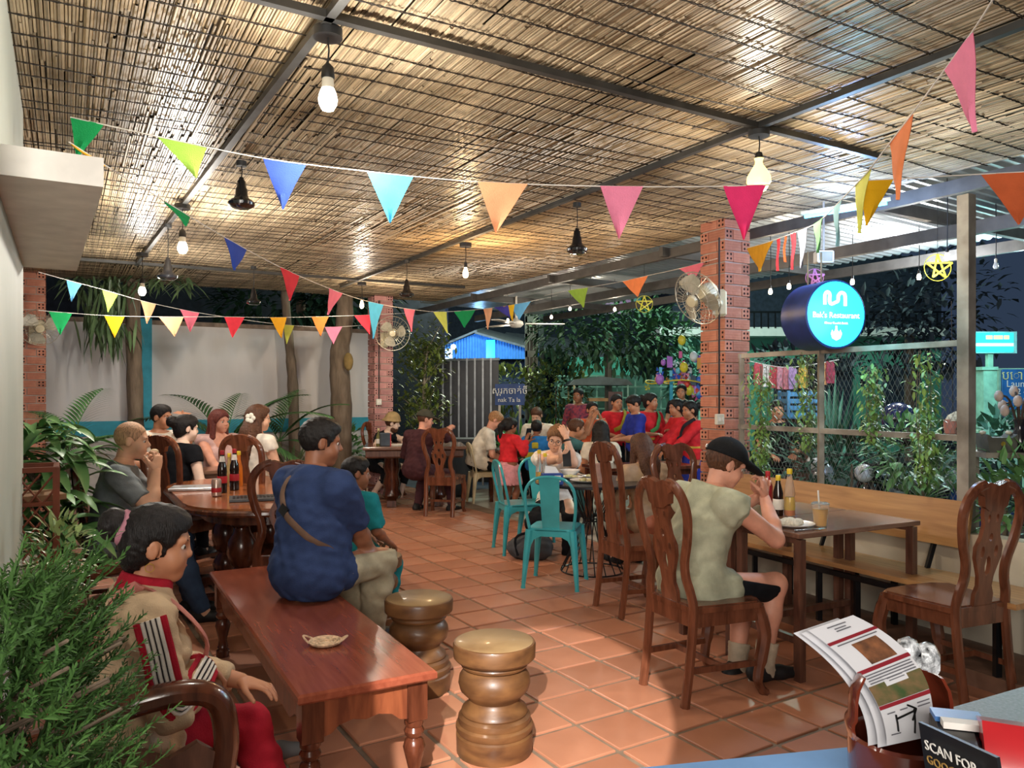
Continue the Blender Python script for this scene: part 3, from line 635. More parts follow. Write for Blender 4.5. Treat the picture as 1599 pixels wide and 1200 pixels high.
fbar('upright', 1.77, .7, 1.77, 1.77); fbar('upright', tm_, .7, tm_, 1.77)
ms_ = MB(); stp = .034
for z0, z1 in ((.72, 1.215), (1.215, 1.76)):
    for t0, t1 in ((.03, tm_), (tm_, 1.77)):
        w_, h_ = t1-t0, z1-z0; sl_ = 1.9
        for dirn in (1, -1):
            k = -h_/sl_
            while k < w_:
                ts = [max(k, 0), min(k+h_/sl_, w_)]; zs = [(ts[0]-k)*sl_, (ts[1]-k)*sl_]
                if ts[1] > ts[0]:
                    f_ = (lambda t: t0+t) if dirn > 0 else (lambda t: t1-t)
                    ms_.tube([E(f_(ts[0]), 0, z0+zs[0]), E(f_(ts[1]), 0, z0+zs[1])], .0011, 3, caps=False, sm=False)
                k += stp
mo = ms_.build('wire_mesh', mat('galvanised_wire', '#8b8f8e', .5, .5), fen, fo_); mo['kind'] = 'stuff'
# ---------------------------------------------------------------- carved dining chairs (local +X is the way the chair faces)
def chair(kind, name, label, loc, rz, group='carved lacquered dining chairs', wm=None):
    wm = wm or W_CHAIR; root = thing(name, label, 'chair', loc, rad(rz), group)
    lean = .13; bx = lambda z: -.185-lean*(z-.45)
    H = 1.06 if kind == 'A' else 1.15
    mb = MB(); poly = [(-.20, -.185), (.0, -.215), (.17, -.235), (.215, -.15), (.225, 0), (.215, .15), (.17, .235), (.0, .215), (-.20, .185)]
    mb.prism(poly, (0, 0, .452), (1, 0, 0), (0, 1, 0), .026); mb.prism([(x*.93, y*.93) for x, y in poly], (0, 0, .467), (1, 0, 0), (0, 1, 0), .008); mb.build('seat', wm, root)
    mb = MB()
    for s in (-1, 1): mb.bar((-.19, s*.165, .405), (.17, s*.195, .405), .022, .07)
    cur = [(-.19, -.03), (-.15, -.045), (-.06, -.032), (0, -.028), (.06, -.032), (.15, -.045), (.19, -.03), (.19, .035), (-.19, .035)]
    mb.prism(cur, (.19, 0, .405), (0, 1, 0), (0, 0, 1), .022); mb.bar((-.185, -.16, .405), (-.185, .16, .405), .022, .07); mb.build('apron', wm, root)
    for s in (-1, 1):
        mb = MB(); y = s*.195
        mb.tube(spline([(.185, y, .44), (.205, y, .38), (.222, y*1.03, .29), (.20, y*1.01, .17), (.185, y, .08), (.205, y*1.02, .03), (.225, y*1.04, .008)], 4), [.030]*4+[.034]*5+[.033]*4+[.026]*4+[.021]*4+[.023]*3+[.026], 8); mb.build('leg', wm, root)
    for s in (-1, 1):
        mb = MB()
        if kind == 'A':
            pts = [(-.235, s*.165, 0), (-.205, s*.166, .22), (-.187, s*.168, .44), (bx(.52), s*.160, .52), (bx(.60), s*.135, .60), (bx(.68), s*.138, .68), (bx(.78), s*.172, .78), (bx(.89), s*.192, .89), (bx(.97), s*.175, .97), (bx(1.02), s*.128, 1.025), (bx(1.04), s*.07, 1.045)]
            rr = [.024]*8+[.026]*6
        else:
            pts = [(-.235, s*.165, 0), (-.205, s*.166, .22), (-.187, s*.168, .44), (bx(.54), s*.165, .54), (bx(.62), s*.150, .62), (bx(.70), s*.152, .70), (bx(.80), s*.168, .80), (bx(.95), s*.180, .95), (bx(1.04), s*.170, 1.04), (bx(1.10), s*.125, 1.10), (bx(1.12), s*.07, 1.125)]
        sp = spline(pts, 4); mb.tube(sp, .027, 8, flat=((1, 0, 0), .78)); mb.build('post', wm, root)
    ux = V((0, 1, 0)); uy = V((-lean, 0, 1)).normalized(); zc = 1.0 if kind == 'A' else 1.08
    mb = MB()
    if kind == 'A': cr = [(-.11, .055), (-.115, .012), (-.085, -.005), (-.075, -.055), (-.045, -.075), (0, -.08), (.045, -.075), (.075, -.055), (.085, -.005), (.115, .012), (.11, .055), (.055, .062), (0, .045), (-.055, .062)]
    else: cr = [(-.125, .045), (-.13, -.005), (-.075, -.018), (-.06, -.06), (0, -.07), (.06, -.06), (.075, -.018), (.13, -.005), (.125, .045), (.07, .062), (0, .072), (-.07, .062)]
    mb.prism(cr, (bx(zc), 0, zc), ux, uy, .036); mb.build('crest_rail', wm, root)
    mb = MB(); z0 = .46; zt = zc-.06; h = zt-z0
    if kind == 'A': half = [(.06, 0), (.062, .06), (.045, .10), (.05, .15), (.085, .24), (.088, .29), (.062, .34), (.052, .40), (.066, .45), (.066, h)]
    else: half = [(.085, 0), (.06, .04), (.058, .10), (.075, .16), (.052, .22), (.062, .30), (.062, .38), (.050, .44), (.058, .50), (.052, h)]
    poly = half+[(-x, y) for x, y in half[::-1]]
    cir = lambda cx, cy, rx, ry: [(cx+rx*math.cos(2*PI*k/8), cy+ry*math.sin(2*PI*k/8)) for k in range(8)]
    holes = [cir(0, .20, .02, .05), cir(-.045, .27, .013, .03), cir(.045, .27, .013, .03), cir(0, .34, .014, .02), cir(-.028, .43, .010, .022), cir(.028, .43, .010, .022)] if kind == 'A' else ([cir(-.033, .34, .009, .02), cir(.033, .34, .009, .02)] if kind == 'C' else [])
    mb.prism(poly, (bx(z0+.0), 0, z0), ux, uy, .02, holes=holes); mb.build('splat', wm, root)
    for s in (-1, 1):
        mb = MB(); mb.bar((-.21, s*.167, .17), (.19, s*.19, .16), .018, .028); mb.build('stretcher', wm, root)
    mb = MB(); mb.bar((-.02, -.178, .165), (-.02, .178, .165), .018, .028); mb.build('stretcher', wm, root)
    return root
chA = chair('A', 'dining_chair', 'reddish lacquered chair with looped openwork back under the man in a sleeveless shirt', (.945, 3.865, 0), 26)
chB = chair('B', 'dining_chair', 'high-backed carved chair standing empty beside the round black table', (.86, 5.30, 0), 24, 'high arched dining chairs')
copy_tree(chA, 'looped-back wooden chair at the near end of the table, beside the counter', loc=(2.16, 3.86, 0), rz=rad(112))
copy_tree(chA, 'looped-back wooden chair against the far table behind the man in a black cap', loc=P(1078, 800, 6.1)*1, rz=rad(-70)).location.z = 0
copy_tree(chA, 'wooden chair the man in a maroon top leans his arm on', loc=(-.83, 9.45, 0), rz=rad(80))
copy_tree(chB, 'arched chair with wide splat behind the silver laptop', 'high arched dining chairs', loc=P(288, 800, 6.25)*1, rz=rad(70)).location.z = 0
copy_tree(chB, 'arched chair with the long-haired woman on it', 'high arched dining chairs', loc=P(406, 800, 6.35)*1, rz=rad(75)).location.z = 0
dk = chair('A', 'dining_chair', 'dark lacquered chair the bald man in grey sits on', P(190, 900, 5.0)*1, 25, None, W_DARK); dk.location.z = 0
copy_tree(dk, 'dark chair tucked under the near side of the oval table', None, loc=P(450, 900, 5.0)*1, rz=rad(100)).location.z = 0
hc = copy_tree(chA, 'wooden chair under the bearded man in a bucket hat', loc=P(600, 800, 11.1)*1, rz=rad(-30)); hc.location.z = 0
# ---------------------------------------------------------------- turned stools
def stool(label, loc):
    root = thing('log_stool', label, 'stool', loc, R.uniform(0, 6), 'turned wooden stools')
    pr = [(.150, 0), (.155, .01), (.157, .085), (.150, .092), (.158, .105), (.158, .122), (.147, .130), (.150, .140), (.148, .155), (.134, .165), (.137, .172), (.133, .185), (.108, .205), (.103, .222), (.118, .240), (.140, .262), (.148, .290), (.144, .318), (.126, .345), (.118, .352), (.135, .358), (.140, .368), (.134, .380), (.120, .385)]
    MB().lathe(pr, 36).build('turned_base', W_STOOL, root)
    MB().lathe([(.120, .384), (.158, .385), (.168, .395), (.170, .445), (.166, .454), (.160, .456)], 40).build('top', W_STOOL, root); MB().lathe([(.160, .4555), (.155, .459), (.0001, .459)], 40).build('top_face', W_STOOLTOP, root); return root
st1 = stool('turned wooden stool standing alone in front, with pale top', G(772, 1001, .455)*1); st1.location.z = 0
copy_tree(st1, 'turned stool just behind the corner of the coffee table', loc=V((G(654, 934, .455).x, G(654, 934, .455).y, 0)), rz=1.3)
copy_tree(st1, 'turned stool the boy in teal sits on', loc=V((-.86, 4.86, 0)), rz=2.2)
# ---------------------------------------------------------------- long coffee table
ct0, ct1 = G(465, 1088, .47), G(327, 893, .47); cdir = (ct1-ct0).normalized(); cw = V((cdir.y, -cdir.x, 0)); CL, CW = (ct1-ct0).length, .50
ctr = thing('coffee_table', 'long low reddish wooden coffee table the man in navy sits on', 'table', (ct0+cdir*CL/2+cw*CW/2)*1, math.atan2(cdir.y, cdir.x)); ctr.location.z = 0
mb = MB(); mb.box((0, 0, .452), (CL, CW, .036), ch=.008); mb.build('tabletop', W_TOP, ctr)
sc = [(-.5, .05), (.5, .05), (.5, -.05), (.44, -.05), (.40, -.09), (.33, -.085), (.25, -.06), (.12, -.05), (0, -.06), (-.12, -.05), (-.25, -.06), (-.33, -.085), (-.40, -.09), (-.44, -.05), (-.5, -.05)]
for s in (-1, 1):
    mb = MB(); mb.prism([(x*(CL-.16), y) for x, y in sc], (0, s*(CW/2-.045), .385), (1, 0, 0), (0, 0, 1), .02); mb.build('apron', W_RED, ctr)
    mb = MB(); mb.prism([(x*(CW-.12), y) for x, y in sc], (s*(CL/2-.06), 0, .385), (0, 1, 0), (0, 0, 1), .02); mb.build('apron', W_RED, ctr)
for sx in (-1, 1):
    for sy in (-1, 1):
        mb = MB(); o_ = (sx*(CL/2-.075), sy*(CW/2-.06), 0); mb.box((o_[0], o_[1], .36), (.075, .075, .16), ch=.005)
        mb.lathe([(.030, 0), (.036, .01), (.036, .04), (.026, .05), (.030, .06), (.026, .07), (.022, .10), (.034, .15), (.041, .18), (.034, .205), (.024, .215), (.034, .225), (.038, .24), (.030, .255), (.036, .265), (.036, .285)], 16, o_); mb.build('leg', W_DARK, ctr)
bs = thing('woven_coaster', 'small woven rattan tray with two loop handles lying on the coffee table', 'coaster', G(508, 1006, .472)*1)
RATT = mat('pale_rattan', '#d2b493', .7, var=.2, scale=60, bump=.5, bscale=150)
MB().lathe([(.0001, 0), (.05, .0), (.062, .006), (.066, .014), (.062, .016), (.055, .007), (.0001, .005)], 28).build('tray', RATT, bs)
for s in (-1, 1):
    mb = MB(); mb.tube([(s*.058+s*.03*math.sin(t*PI), -.03+.06*t, .012+.02*math.sin(t*PI)) for t in [k/10 for k in range(11)]], .004, 6); mb.build('handle', RATT, bs)
mb = MB()
for k in range(3): mb.tube([((.052-.014*k)*math.cos(t), (.052-.014*k)*math.sin(t), .008) for t in [2*PI*i/24 for i in range(24)]], .0035, 5, closed=True)
mb.build('woven_coil', RATT, bs)
# ---------------------------------------------------------------- oval dining table with turned pedestals on the left
ov = thing('oval_dining_table', 'oval lacquered dining table on turned pedestals with laptops and bottles on it', 'table', (-1.86, 5.72, 0), math.atan2(A.y, A.x))
def rrect(l, w, r, n=8):
    out = []
    for cx, cy, a0 in ((l/2-r, w/2-r, 0), (-l/2+r, w/2-r, PI/2), (-l/2+r, -w/2+r, PI), (l/2-r, -w/2+r, 1.5*PI)):
        for k in range(n+1): a = a0+k/n*PI/2; out.append((cx+r*math.cos(a), cy+r*math.sin(a)))
    return out
mb = MB(); mb.prism(rrect(2.0, 1.16, .52), (0, 0, .745), (1, 0, 0), (0, 1, 0), .03); mb.build('tabletop', W_TABLE if 0 else wood('amber_table_wood', '#a3623a', '#7d4526', .2, (1, 5, 5), 5), ov)
mb = MB(); mb.tube([(x, y, .728) for x, y in rrect(2.01, 1.17, .52)], .022, 8, closed=True); mb.build('edge_moulding', W_DARK, ov)
mb = MB(); mb.prism(rrect(1.7, .9, .4), (0, 0, .68), (1, 0, 0), (0, 1, 0), .09, sm=True); mb.build('apron', W_DARK, ov)
tp = [(.05, .06), (.085, .10), (.10, .16), (.075, .22), (.055, .25), (.085, .28), (.105, .36), (.095, .44), (.06, .50), (.055, .53), (.08, .55), (.08, .59), (.06, .61), (.06, .65)]
for sx, sy in ((-.22, .17), (-.22, -.17), (.4, .17), (.4, -.17)):
    MB().lathe(tp, 18, (sx, sy, 0)).build('pedestal', W_DARK, ov)
for sx in (-.22, .4):
    mb = MB(); mb.bar((sx, -.42, .05), (sx, .42, .05), .12, .06)
    for s in (-1, 1): mb.box((sx, s*.38, .02), (.14, .12, .04))
    mb.build('foot', W_DARK, ov)
def bottle(name, label, loc, prof, m_glass, fills=(), capr=None, capm=None, group=None, lab=None, cat='bottle'):
    root = thing(name, label, cat, loc, R.uniform(0, 6), group); MB().lathe(prof, 18).build('glass_body', m_glass, root)
    for n_, p_, m_ in fills: MB().lathe(p_, 18).build(n_, m_, root)
    if capm: zt = prof[-1][1]; MB().lathe([(capr, zt-.012), (capr*1.02, zt), (capr*1.02, zt+.014), (capr*.9, zt+.018)], 14).build('cap', capm, root)
    return root
COLA = mat('dark_cola_glass', '#20100c', .06, coat=.6, var=0); REDL = mat('red_paper_label', '#b5202a', .5); WLAB = mat('white_paper_label', '#e6e0d5', .6); YEL = mat('yellow_cap_plastic', '#e3c22c', .4)
ORS = mat('orange_sauce', '#d9761f', .2); YLS = mat('yellow_sauce', '#e0b31c', .2, coat=.4); SOY = mat('dark_soy_sauce', '#23120b', .1, coat=.5); LIME = mat('lime_liquid', '#a9b62c', .2)
cp = [(.030, 0), (.034, .004), (.034, .10), (.031, .13), (.034, .15), (.030, .19), (.017, .23), (.013, .26), (.013, .285)]
for i, (px, py, d, lb) in enumerate(((358, 764, 5.55, 'left one of the two dark cola bottles on the oval table'), (366.5, 762, 5.7, 'right one of the two dark cola bottles, beside the orange bottle'))):
    b_ = bottle('cola_bottle', lb, V((P(347 if i == 0 else 366, 700, d).x, d, .76)), cp, COLA, [('label', [(.0345, .07), (.0348, .071), (.0348, .118), (.0345, .12)], REDL), ('neck_label', [(.0215, .222), (.0145, .262)], WLAB)], .0145, REDL, 'cola bottles')
bottle('sauce_bottle', 'orange chilli sauce bottle with yellow cap behind the cola bottles', V((P(373, 700, 5.95).x, 5.95, .76)), [(.028, 0), (.03, .01), (.028, .14), (.014, .2), (.012, .25)], ORS, (), .014, YEL)
bottle('sauce_bottle', 'clear sauce bottle with yellow cap between the cola bottles', V((P(358, 700, 6.0).x, 6.0, .76)), [(.026, 0), (.027, .01), (.026, .13), (.013, .18), (.011, .23)], mat('pale_fish_sauce', '#b79a63', .1), (), .014, YEL)
can = thing('soda_can', 'silver and red soft drink can in front of the cola bottles', 'can', V((P(338, 760, 5.35).x, 5.35, .76)))
MB().lathe([(.024, 0), (.033, .008), (.033, .108), (.027, .120)], 18).build('body', mat('brushed_aluminium_can', '#c9b0a2', .3, .7), can); MB().lathe([(.0001, .117), (.025, .117), (.027, .121)], 18).build('lid', mat('aluminium_lid', '#d0d0d0', .3, .8), can)
MB().lathe([(.0333, .03), (.0335, .031), (.0335, .06), (.0333, .061)], 18).build('label', REDL, can)
lp = thing('laptop', 'closed silver laptop on the oval table', 'laptop', V((P(304, 758, 5.75).x, 5.75, .76)), rad(14))
SILV = mat('silver_aluminium', '#cfd0d2', .3, .6)
mb = MB(); mb.box((0, 0, .008), (.33, .23, .012), ch=.003); mb.build('base', SILV, lp); mb = MB(); mb.box((0, 0, .018), (.33, .23, .007), ch=.003); mb.build('lid', SILV, lp)
MB().lathe([(.012, .0215), (.0001, .0218)], 12).build('emblem', mat('dark_chrome', '#8b8b8e', .2, .8), lp)
l2 = thing('laptop', 'open dark laptop on the oval table beside the man in navy', 'laptop', V((P(400, 768, 5.2).x, 5.2, .76)), rad(20))
DKG = mat('dark_grey_plastic', '#3c3e40', .4)
mb = MB(); mb.box((0, 0, .009), (.34, .24, .016), ch=.003); mb.build('base', DKG, l2)
mb = MB(); mb.box((.17, .12, .13), (.008, .30, .22), rot=M.Rotation(rad(18), 3, 'Y')); mb.build('lid', DKG, l2)
mb = MB()
for i in range(5):
    for j in range(12): mb.box((-.14+.024*j, -.04+.024*i, .018), (.018, .018, .004))
k_ = mb.build('keys', BLACK, l2)
# ---------------------------------------------------------------- rear table for the group at the garden wall
def plain_table(name, label, loc, rz, l, w, h=.76, m=W_FRAME, leg=.05, group=None, th=.035):
    root = thing(name, label, 'table', loc, rz, group); mb = MB(); mb.box((0, 0, h-th/2), (l, w, th), ch=.005); mb.build('tabletop', m, root)
    mb = MB()
    for s in (-1, 1): mb.bar((-l/2+.06, s*(w/2-.06), h-th-.03), (l/2-.06, s*(w/2-.06), h-th-.03), .02, .06); mb.bar((s*(l/2-.06), -w/2+.06, h-th-.03), (s*(l/2-.06), w/2-.06, h-th-.03), .02, .06)
    mb.build('apron', m, root)
    for sx in (-1, 1):
        for sy in (-1, 1):
            mb = MB(); mb.box((sx*(l/2-.05), sy*(w/2-.05), (h-th)/2), (leg, leg, h-th)); mb.build('leg', m, root)
    return root
plain_table('dining_table', 'brown table the group by the garden wall sits around', V((-2.88, 7.30, 0)), rad(42), 1.2, .42, m=W_TABLE)
# ---------------------------------------------------------------- big wooden table of the hat man
bt = thing('wooden_table', 'heavy wooden table with deep moulded edge between the bearded man and the maroon one', 'table', V((-1.30, 10.35, 0)), rad(8))
mb = MB(); mb.box((0, 0, .77), (1.32, .95, .04), ch=.008); mb.build('tabletop', W_TABLE, bt); mb = MB(); mb.box((0, 0, .70), (1.24, .87, .11), ch=.02); mb.build('apron', W_FRAME, bt)
for s in (-1, 1):
    mb = MB(); mb.lathe([(.11, .08), (.13, .12), (.10, .2), (.12, .28), (.09, .4), (.12, .5), (.10, .6), (.12, .65)], 16, (s*.3, 0, 0)); mb.build('pedestal', W_DARK, bt)
    mb = MB(); mb.bar((s*.3, -.36, .05), (s*.3, .36, .05), .12, .08); mb.build('foot', W_DARK, bt)
zt = .79
bottle('sauce_bottle', 'small brown bottle with pale cap on the heavy table', V((P(591, 700, 10.1).x, 10.1, zt)), [(.03, 0), (.032, .01), (.03, .12), (.013, .17), (.011, .21)], mat('olive_glass', '#6d6a3a', .1), [('label', [(.0325, .03), (.0325, .09)], WLAB)], .013, mat('cream_cap', '#d8cf9a', .5))
nb_ = thing('napkin_box', 'grey and red napkin box on the heavy table', 'box', V((P(601, 700, 10.05).x, 10.05, zt)), rad(20)); mb = MB(); mb.box((0, 0, .085), (.12, .12, .17), ch=.01); mb.build('body', mat('slate_fabric', '#4b5560', .8), nb_); mb = MB(); mb.box((.064, 0, .085), (.012, .121, .165)); mb.build('red_side', mat('red_fabric', '#bf3a3a', .8), nb_)
bk_ = thing('menu_book', 'open menu book lying before the bearded man', 'book', V((P(628, 700, 10.2).x, 10.2, zt)), rad(8)); mb = MB(); mb.box((-.10, 0, .008), (.2, .27, .012)); mb.build('page', WLAB, bk_); mb = MB(); mb.box((.10, 0, .010), (.2, .27, .016)); mb.build('page', WLAB, bk_)
# ---------------------------------------------------------------- right-hand tables with steel-look legs
t0 = V((1.455, 3.905, 0)); ta = V((-.487, .873, 0)); tb = V((.893, .45, 0))
tr = thing('narrow_table', 'brown wooden table with the plate of food and iced orange drink', 'table', (t0+ta*.235+tb*.465)*1, math.atan2(tb.y, tb.x), 'narrow wooden tables pushed together')
mb = MB(); mb.box((0, 0, .748), (.93, .468, .026), ch=.003); mb.build('tabletop', W_TABLE, tr)
for sx in (-1, 1):
    mb = MB(); mb.bar((sx*.43, -.2, .72), (sx*.43, .2, .72), .04, .03); mb.build('apron', W_FRAME, tr)
    for sy in (-1, 1): mb = MB(); mb.box((sx*.43, sy*.205, .36), (.042, .042, .735)); mb.build('leg', W_FRAME, tr)
mb = MB(); mb.bar((-.43, -.2, .21), (-.43, .2, .21), .03, .035); mb.build('stretcher', W_FRAME, tr)
mb = MB(); mb.bar((-.43, .205, .21), (.43, .205, .21), .03, .035); mb.build('stretcher', W_FRAME, tr)
copy_tree(tr, 'second narrow brown table, pushed against the back of the first', loc=(t0+ta*.712+tb*.465))
zt = .762
pl = thing('dinner_plate', 'white plate with rice in front of the man in a sleeveless shirt', 'plate', G(1236, 822, zt)*1)
MB().lathe([(.0001, 0), (.07, 0), (.085, .006), (.118, .016), (.120, .019), (.085, .010), (.0001, .006)], 32).build('dish', mat('white_porcelain', '#ece8e2', .2, var=.02), pl)
for x, y, r_ in ((-.025, .0, .036), (.0, .02, .034), (.035, .0, .03), (.01, -.025, .03), (-.05, -.01, .024)):
    MB().ball((x, y, .022), (r_, r_*.85, r_*.7), 12, 8).build('rice', mat('steamed_rice', '#ece4d2', .7, var=.1, scale=120, bump=.8, bscale=300), pl)
fk = thing('fork', 'metal fork lying beside the plate on the right-hand table', 'fork', G(1263, 829, zt)*1, rad(20)); CHR = mat('polished_steel', '#c8c8c8', .2, .9)
mb = MB(); mb.tube([(-.09, 0, .004), (0, 0, .006), (.06, 0, .004)], [.005, .003, .005], 6); mb.build('handle', CHR, fk); mb = MB()
for k in range(4): mb.tube([(.06, -.009+.006*k, .004), (.10, -.009+.006*k, .006)], .0018, 5)
mb.build('tines', CHR, fk)
cu = thing('drink_cup', 'clear plastic cup of iced orange juice with a straw', 'cup', G(1281, 822, zt)*1)
CLR = mat('clear_plastic', '#f4f4f2', .08, trans=.9, ior=1.1, var=0)
MB().lathe([(.031, 0), (.034, .003), (.044, .115), (.046, .118), (.0435, .117), (.032, .004)], 24).build('cup_wall', CLR, cu); MB().lathe([(.030, .003), (.041, .092), (.0001, .092)], 24).build('juice', mat('orange_juice', '#eaa81c', .3, var=.08), cu)
MB().lathe([(.047, .117), (.047, .122), (.036, .128), (.0001, .130)], 24).build('lid', CLR, cu); mb = MB(); mb.tube([(0, 0, .02), (-.012, 0, .19)], .0045, 8); mb.build('straw', WHITE, cu)
bottle('sauce_bottle', 'tall clear bottle of yellow and orange sauce with yellow cap', G(1233, 806, zt)*1, [(.029, 0), (.031, .006), (.031, .08), (.026, .11), (.031, .13), (.022, .19), (.013, .235), (.013, .255)], CLR, [('orange_sauce', [(.028, .004), (.0295, .01), (.0295, .035), (.0001, .035)], ORS), ('yellow_sauce', [(.0295, .035), (.0295, .08), (.025, .11), (.0001, .112)], YLS)], .0155, YEL)
bottle('soy_sauce_bottle', 'dark soy sauce bottle with yellow cap and label next to the yellow sauce', G(1215, 805, zt)*1, [(.027, 0), (.029, .006), (.029, .13), (.014, .19), (.012, .215)], SOY, [('label', [(.0295, .035), (.0298, .036), (.0298, .095), (.0295, .096)], WLAB)], .0145, YEL)
bottle('chilli_bottle', 'red chilli sauce bottle behind the raised hands of the man eating', V((P(1199, 700, 4.75).x, 4.75, zt)), [(.027, 0), (.029, .006), (.029, .14), (.014, .19), (.012, .215)], mat('red_chilli_sauce', '#b02a2c', .2, coat=.4), (), .0145, REDL)
# ---------------------------------------------------------------- bench along the screen
bn = thing('wall_bench', 'long pale wooden bench with plank backrest on black steel legs under the screen', 'bench', E(0)); o_ = E(0)
mb = MB()
def slabq(mb, pts, th):
    n_ = (pts[1]-pts[0]).cross(pts[2]-pts[0]).normalized()*th; mb.add(pts+[p-n_ for p in pts], [(0, 1, 2, 3), (7, 6, 5, 4), (0, 4, 5, 1), (1, 5, 6, 2), (2, 6, 7, 3), (3, 7, 4, 0)])
mb = MB(); slabq(mb, [E(-.55, -.50, .435), E(-.55, -.12, .435), E(2.0, -.12, .435), E(2.0, -.50, .435)][::-1], .028); mb.build('seat', W_BENCH, bn, o_)
mb = MB(); slabq(mb, [E(-.05, -.09, .60), E(-.05, -.045, .86), E(1.92, -.045, .86), E(1.92, -.09, .60)], .025); mb.build('backrest', W_BENCH, bn, o_)
mb = MB(); mb.bar(E(-.5, -.49, .40), E(1.98, -.49, .40), .03, .03); mb.bar(E(-.5, -.14, .40), E(1.98, -.14, .40), .03, .03); mb.build('frame', BLACK, bn, o_)
for t in (-.45, .35, .62, 1.15, 1.9):
    for n_ in (-.48, -.15): mb = MB(); mb.bar(E(t, n_, .085), E(t, n_, .40), .03, .03); mb.build('leg', BLACK, bn, o_)
for t in (.15, .9, 1.7): mb = MB(); mb.bar(E(t, -.15, .43), E(t, -.045, .66), .03, .02); mb.build('back_strut', BLACK, bn, o_)
# ---------------------------------------------------------------- teal sheet-metal cafe chairs
TEAL = mat('teal_painted_metal', '#3fa7ae', .35, .2, var=.06, coat=.3)
def cafe_chair(label, loc, rz, m=TEAL, group='teal metal cafe chairs'):
    root = thing('cafe_chair', label, 'chair', loc, rad(rz), group); w = .175
    mb = MB(); mb.prism(rrect(.36, .36, .06), (0, 0, .445), (1, 0, 0), (0, 1, 0), .02, sm=True); mb.build('seat', m, root)
    for sx in (-1, 1):
        for sy in (-1, 1):
            mb = MB(); pts = [(sx*.165, sy*.165, .44), (sx*.185, sy*.185, .25), (sx*.205, sy*.205, .02)]
            mb.tube(pts, [.032, .025, .015], 8); mb.tube([pts[2], (sx*.206, sy*.206, 0)], .018, 8, 0); mb.build('leg', m, root)
    for k in range(4):
        an = k*PI/2; mb = MB(); poly = [(-.17, .02), (-.17, -.14), (-.13, -.055), (-.08, -.03), (.08, -.03), (.13, -.055), (.17, -.14), (.17, .02)]
        mb.prism(poly, V((math.cos(an)*.178, math.sin(an)*.178, .425)), (-math.sin(an), math.cos(an), 0), (0, 0, 1), .004); mb.build('apron', m, root)
    hp = [(-.15, -.17, .45), (-.185, -.19, .60), (-.215, -.185, .74), (-.225, -.13, .82), (-.23, -.05, .845), (-.23, .05, .845), (-.225, .13, .82), (-.215, .185, .74), (-.185, .19, .60), (-.15, .17, .45)]
    mb = MB(); mb.tube(spline(hp, 4), .0125, 8); mb.build('back_hoop', m, root)
    mb = MB(); slabq(mb, [V((-.165, -.065, .45)), V((-.165, .065, .45)), V((-.235, .078, .84)), V((-.235, -.078, .84))], .004); mb.build('back_panel', m, root); return root
tc = G(868, 915); cc = cafe_chair('teal metal cafe chair with its back to the room, empty, at the round table', V((tc.x, tc.y+.05, 0)), 75)
copy_tree(cc, 'teal metal cafe chair under the woman with glasses', loc=V((P(855, 800, 7.35).x, 7.35, 0)), rz=rad(-60))
copy_tree(cc, 'teal cafe chair left of the round table, half hidden by the empty one', loc=V((P(812, 800, 7.25).x, 7.25, 0)), rz=rad(15))
# ---------------------------------------------------------------- round black table with wire legs
rt = thing('round_table', 'round black metal table on splayed wire legs, crowded with plates', 'table', V((P(925, 800, 6.42).x, 6.42, 0)))
MB().lathe([(.46, .725), (.475, .73), (.475, .745), (.46, .75)], 40).build('tabletop', mat('black_table_laminate', '#26272a', .25), rt)
for k in range(18):
    a = 2*PI*k/18; b = a+.5; mb = MB(); mb.tube([(.22*math.cos(a), .22*math.sin(a), .72), (.07*math.cos(a+.25), .07*math.sin(a+.25), .42), (.26*math.cos(b), .26*math.sin(b), .01)], .005, 6); mb.build('wire_leg', BLACK, rt)
for r_, z in ((.26, .01), (.075, .42), (.22, .72)):
    mb = MB(); mb.tube([(r_*math.cos(2*PI*i/32), r_*math.sin(2*PI*i/32), z) for i in range(32)], .006, 6, closed=True); mb.build('wire_ring', BLACK, rt)
zt = .752
nbx = thing('napkin_box', 'blue printed napkin box on the round black table', 'box', V((P(862, 700, 6.12).x, 6.12, zt)), rad(8)); mb = MB(); mb.box((0, 0, .045), (.16, .10, .09), ch=.004); mb.build('body', mat('royal_blue_card', '#2c4f9e', .5), nbx); mb = MB(); mb.box((.035, -.051, .05), (.05, .003, .05)); mb.build('printed_panel', WLAB, nbx)
mb = MB(); mb.prism([(-.06, 0), (.06, 0), (.03, .05), (-.05, .06)], (0, 0, .09), (1, 0, 0), (0, .3, 1), .004); mb.build('tissue', WHITE, nbx)
for i, (px, d, s_, lb) in enumerate(((915, 6.3, 1.1, 'large white platter at the front of the round black table'), (893, 6.55, .8, 'white plate behind the blue napkin box'), (925, 6.6, .75, 'white saucer in the middle of the round black table'))):
    p_ = thing('dinner_plate', lb, 'plate', V((P(px, 700, d).x, d, zt)), 0, 'plates on the round table'); MB().lathe([(.0001, 0), (.07*s_, 0), (.118*s_, .016), (.120*s_, .019), (.085*s_, .010), (.0001, .006)], 28).build('dish', MATS['white_porcelain'], p_)
    for k in range(5): MB().ball((R.uniform(-.05, .05)*s_, R.uniform(-.05, .05)*s_, .018), (.026, .022, .014), 8, 6).build('food_scrap', mat('food_scraps', '#cfc39c', .7, col2='#9aa063', scale=30), p_)
bw = thing('soup_bowl', 'white bowl with napkin on the round black table', 'bowl', V((P(890, 700, 6.7).x, 6.7, zt))); MB().lathe([(.04, 0), (.05, .01), (.09, .06), (.085, .06), (.0001, .02)], 24).build('dish', MATS['white_porcelain'], bw)
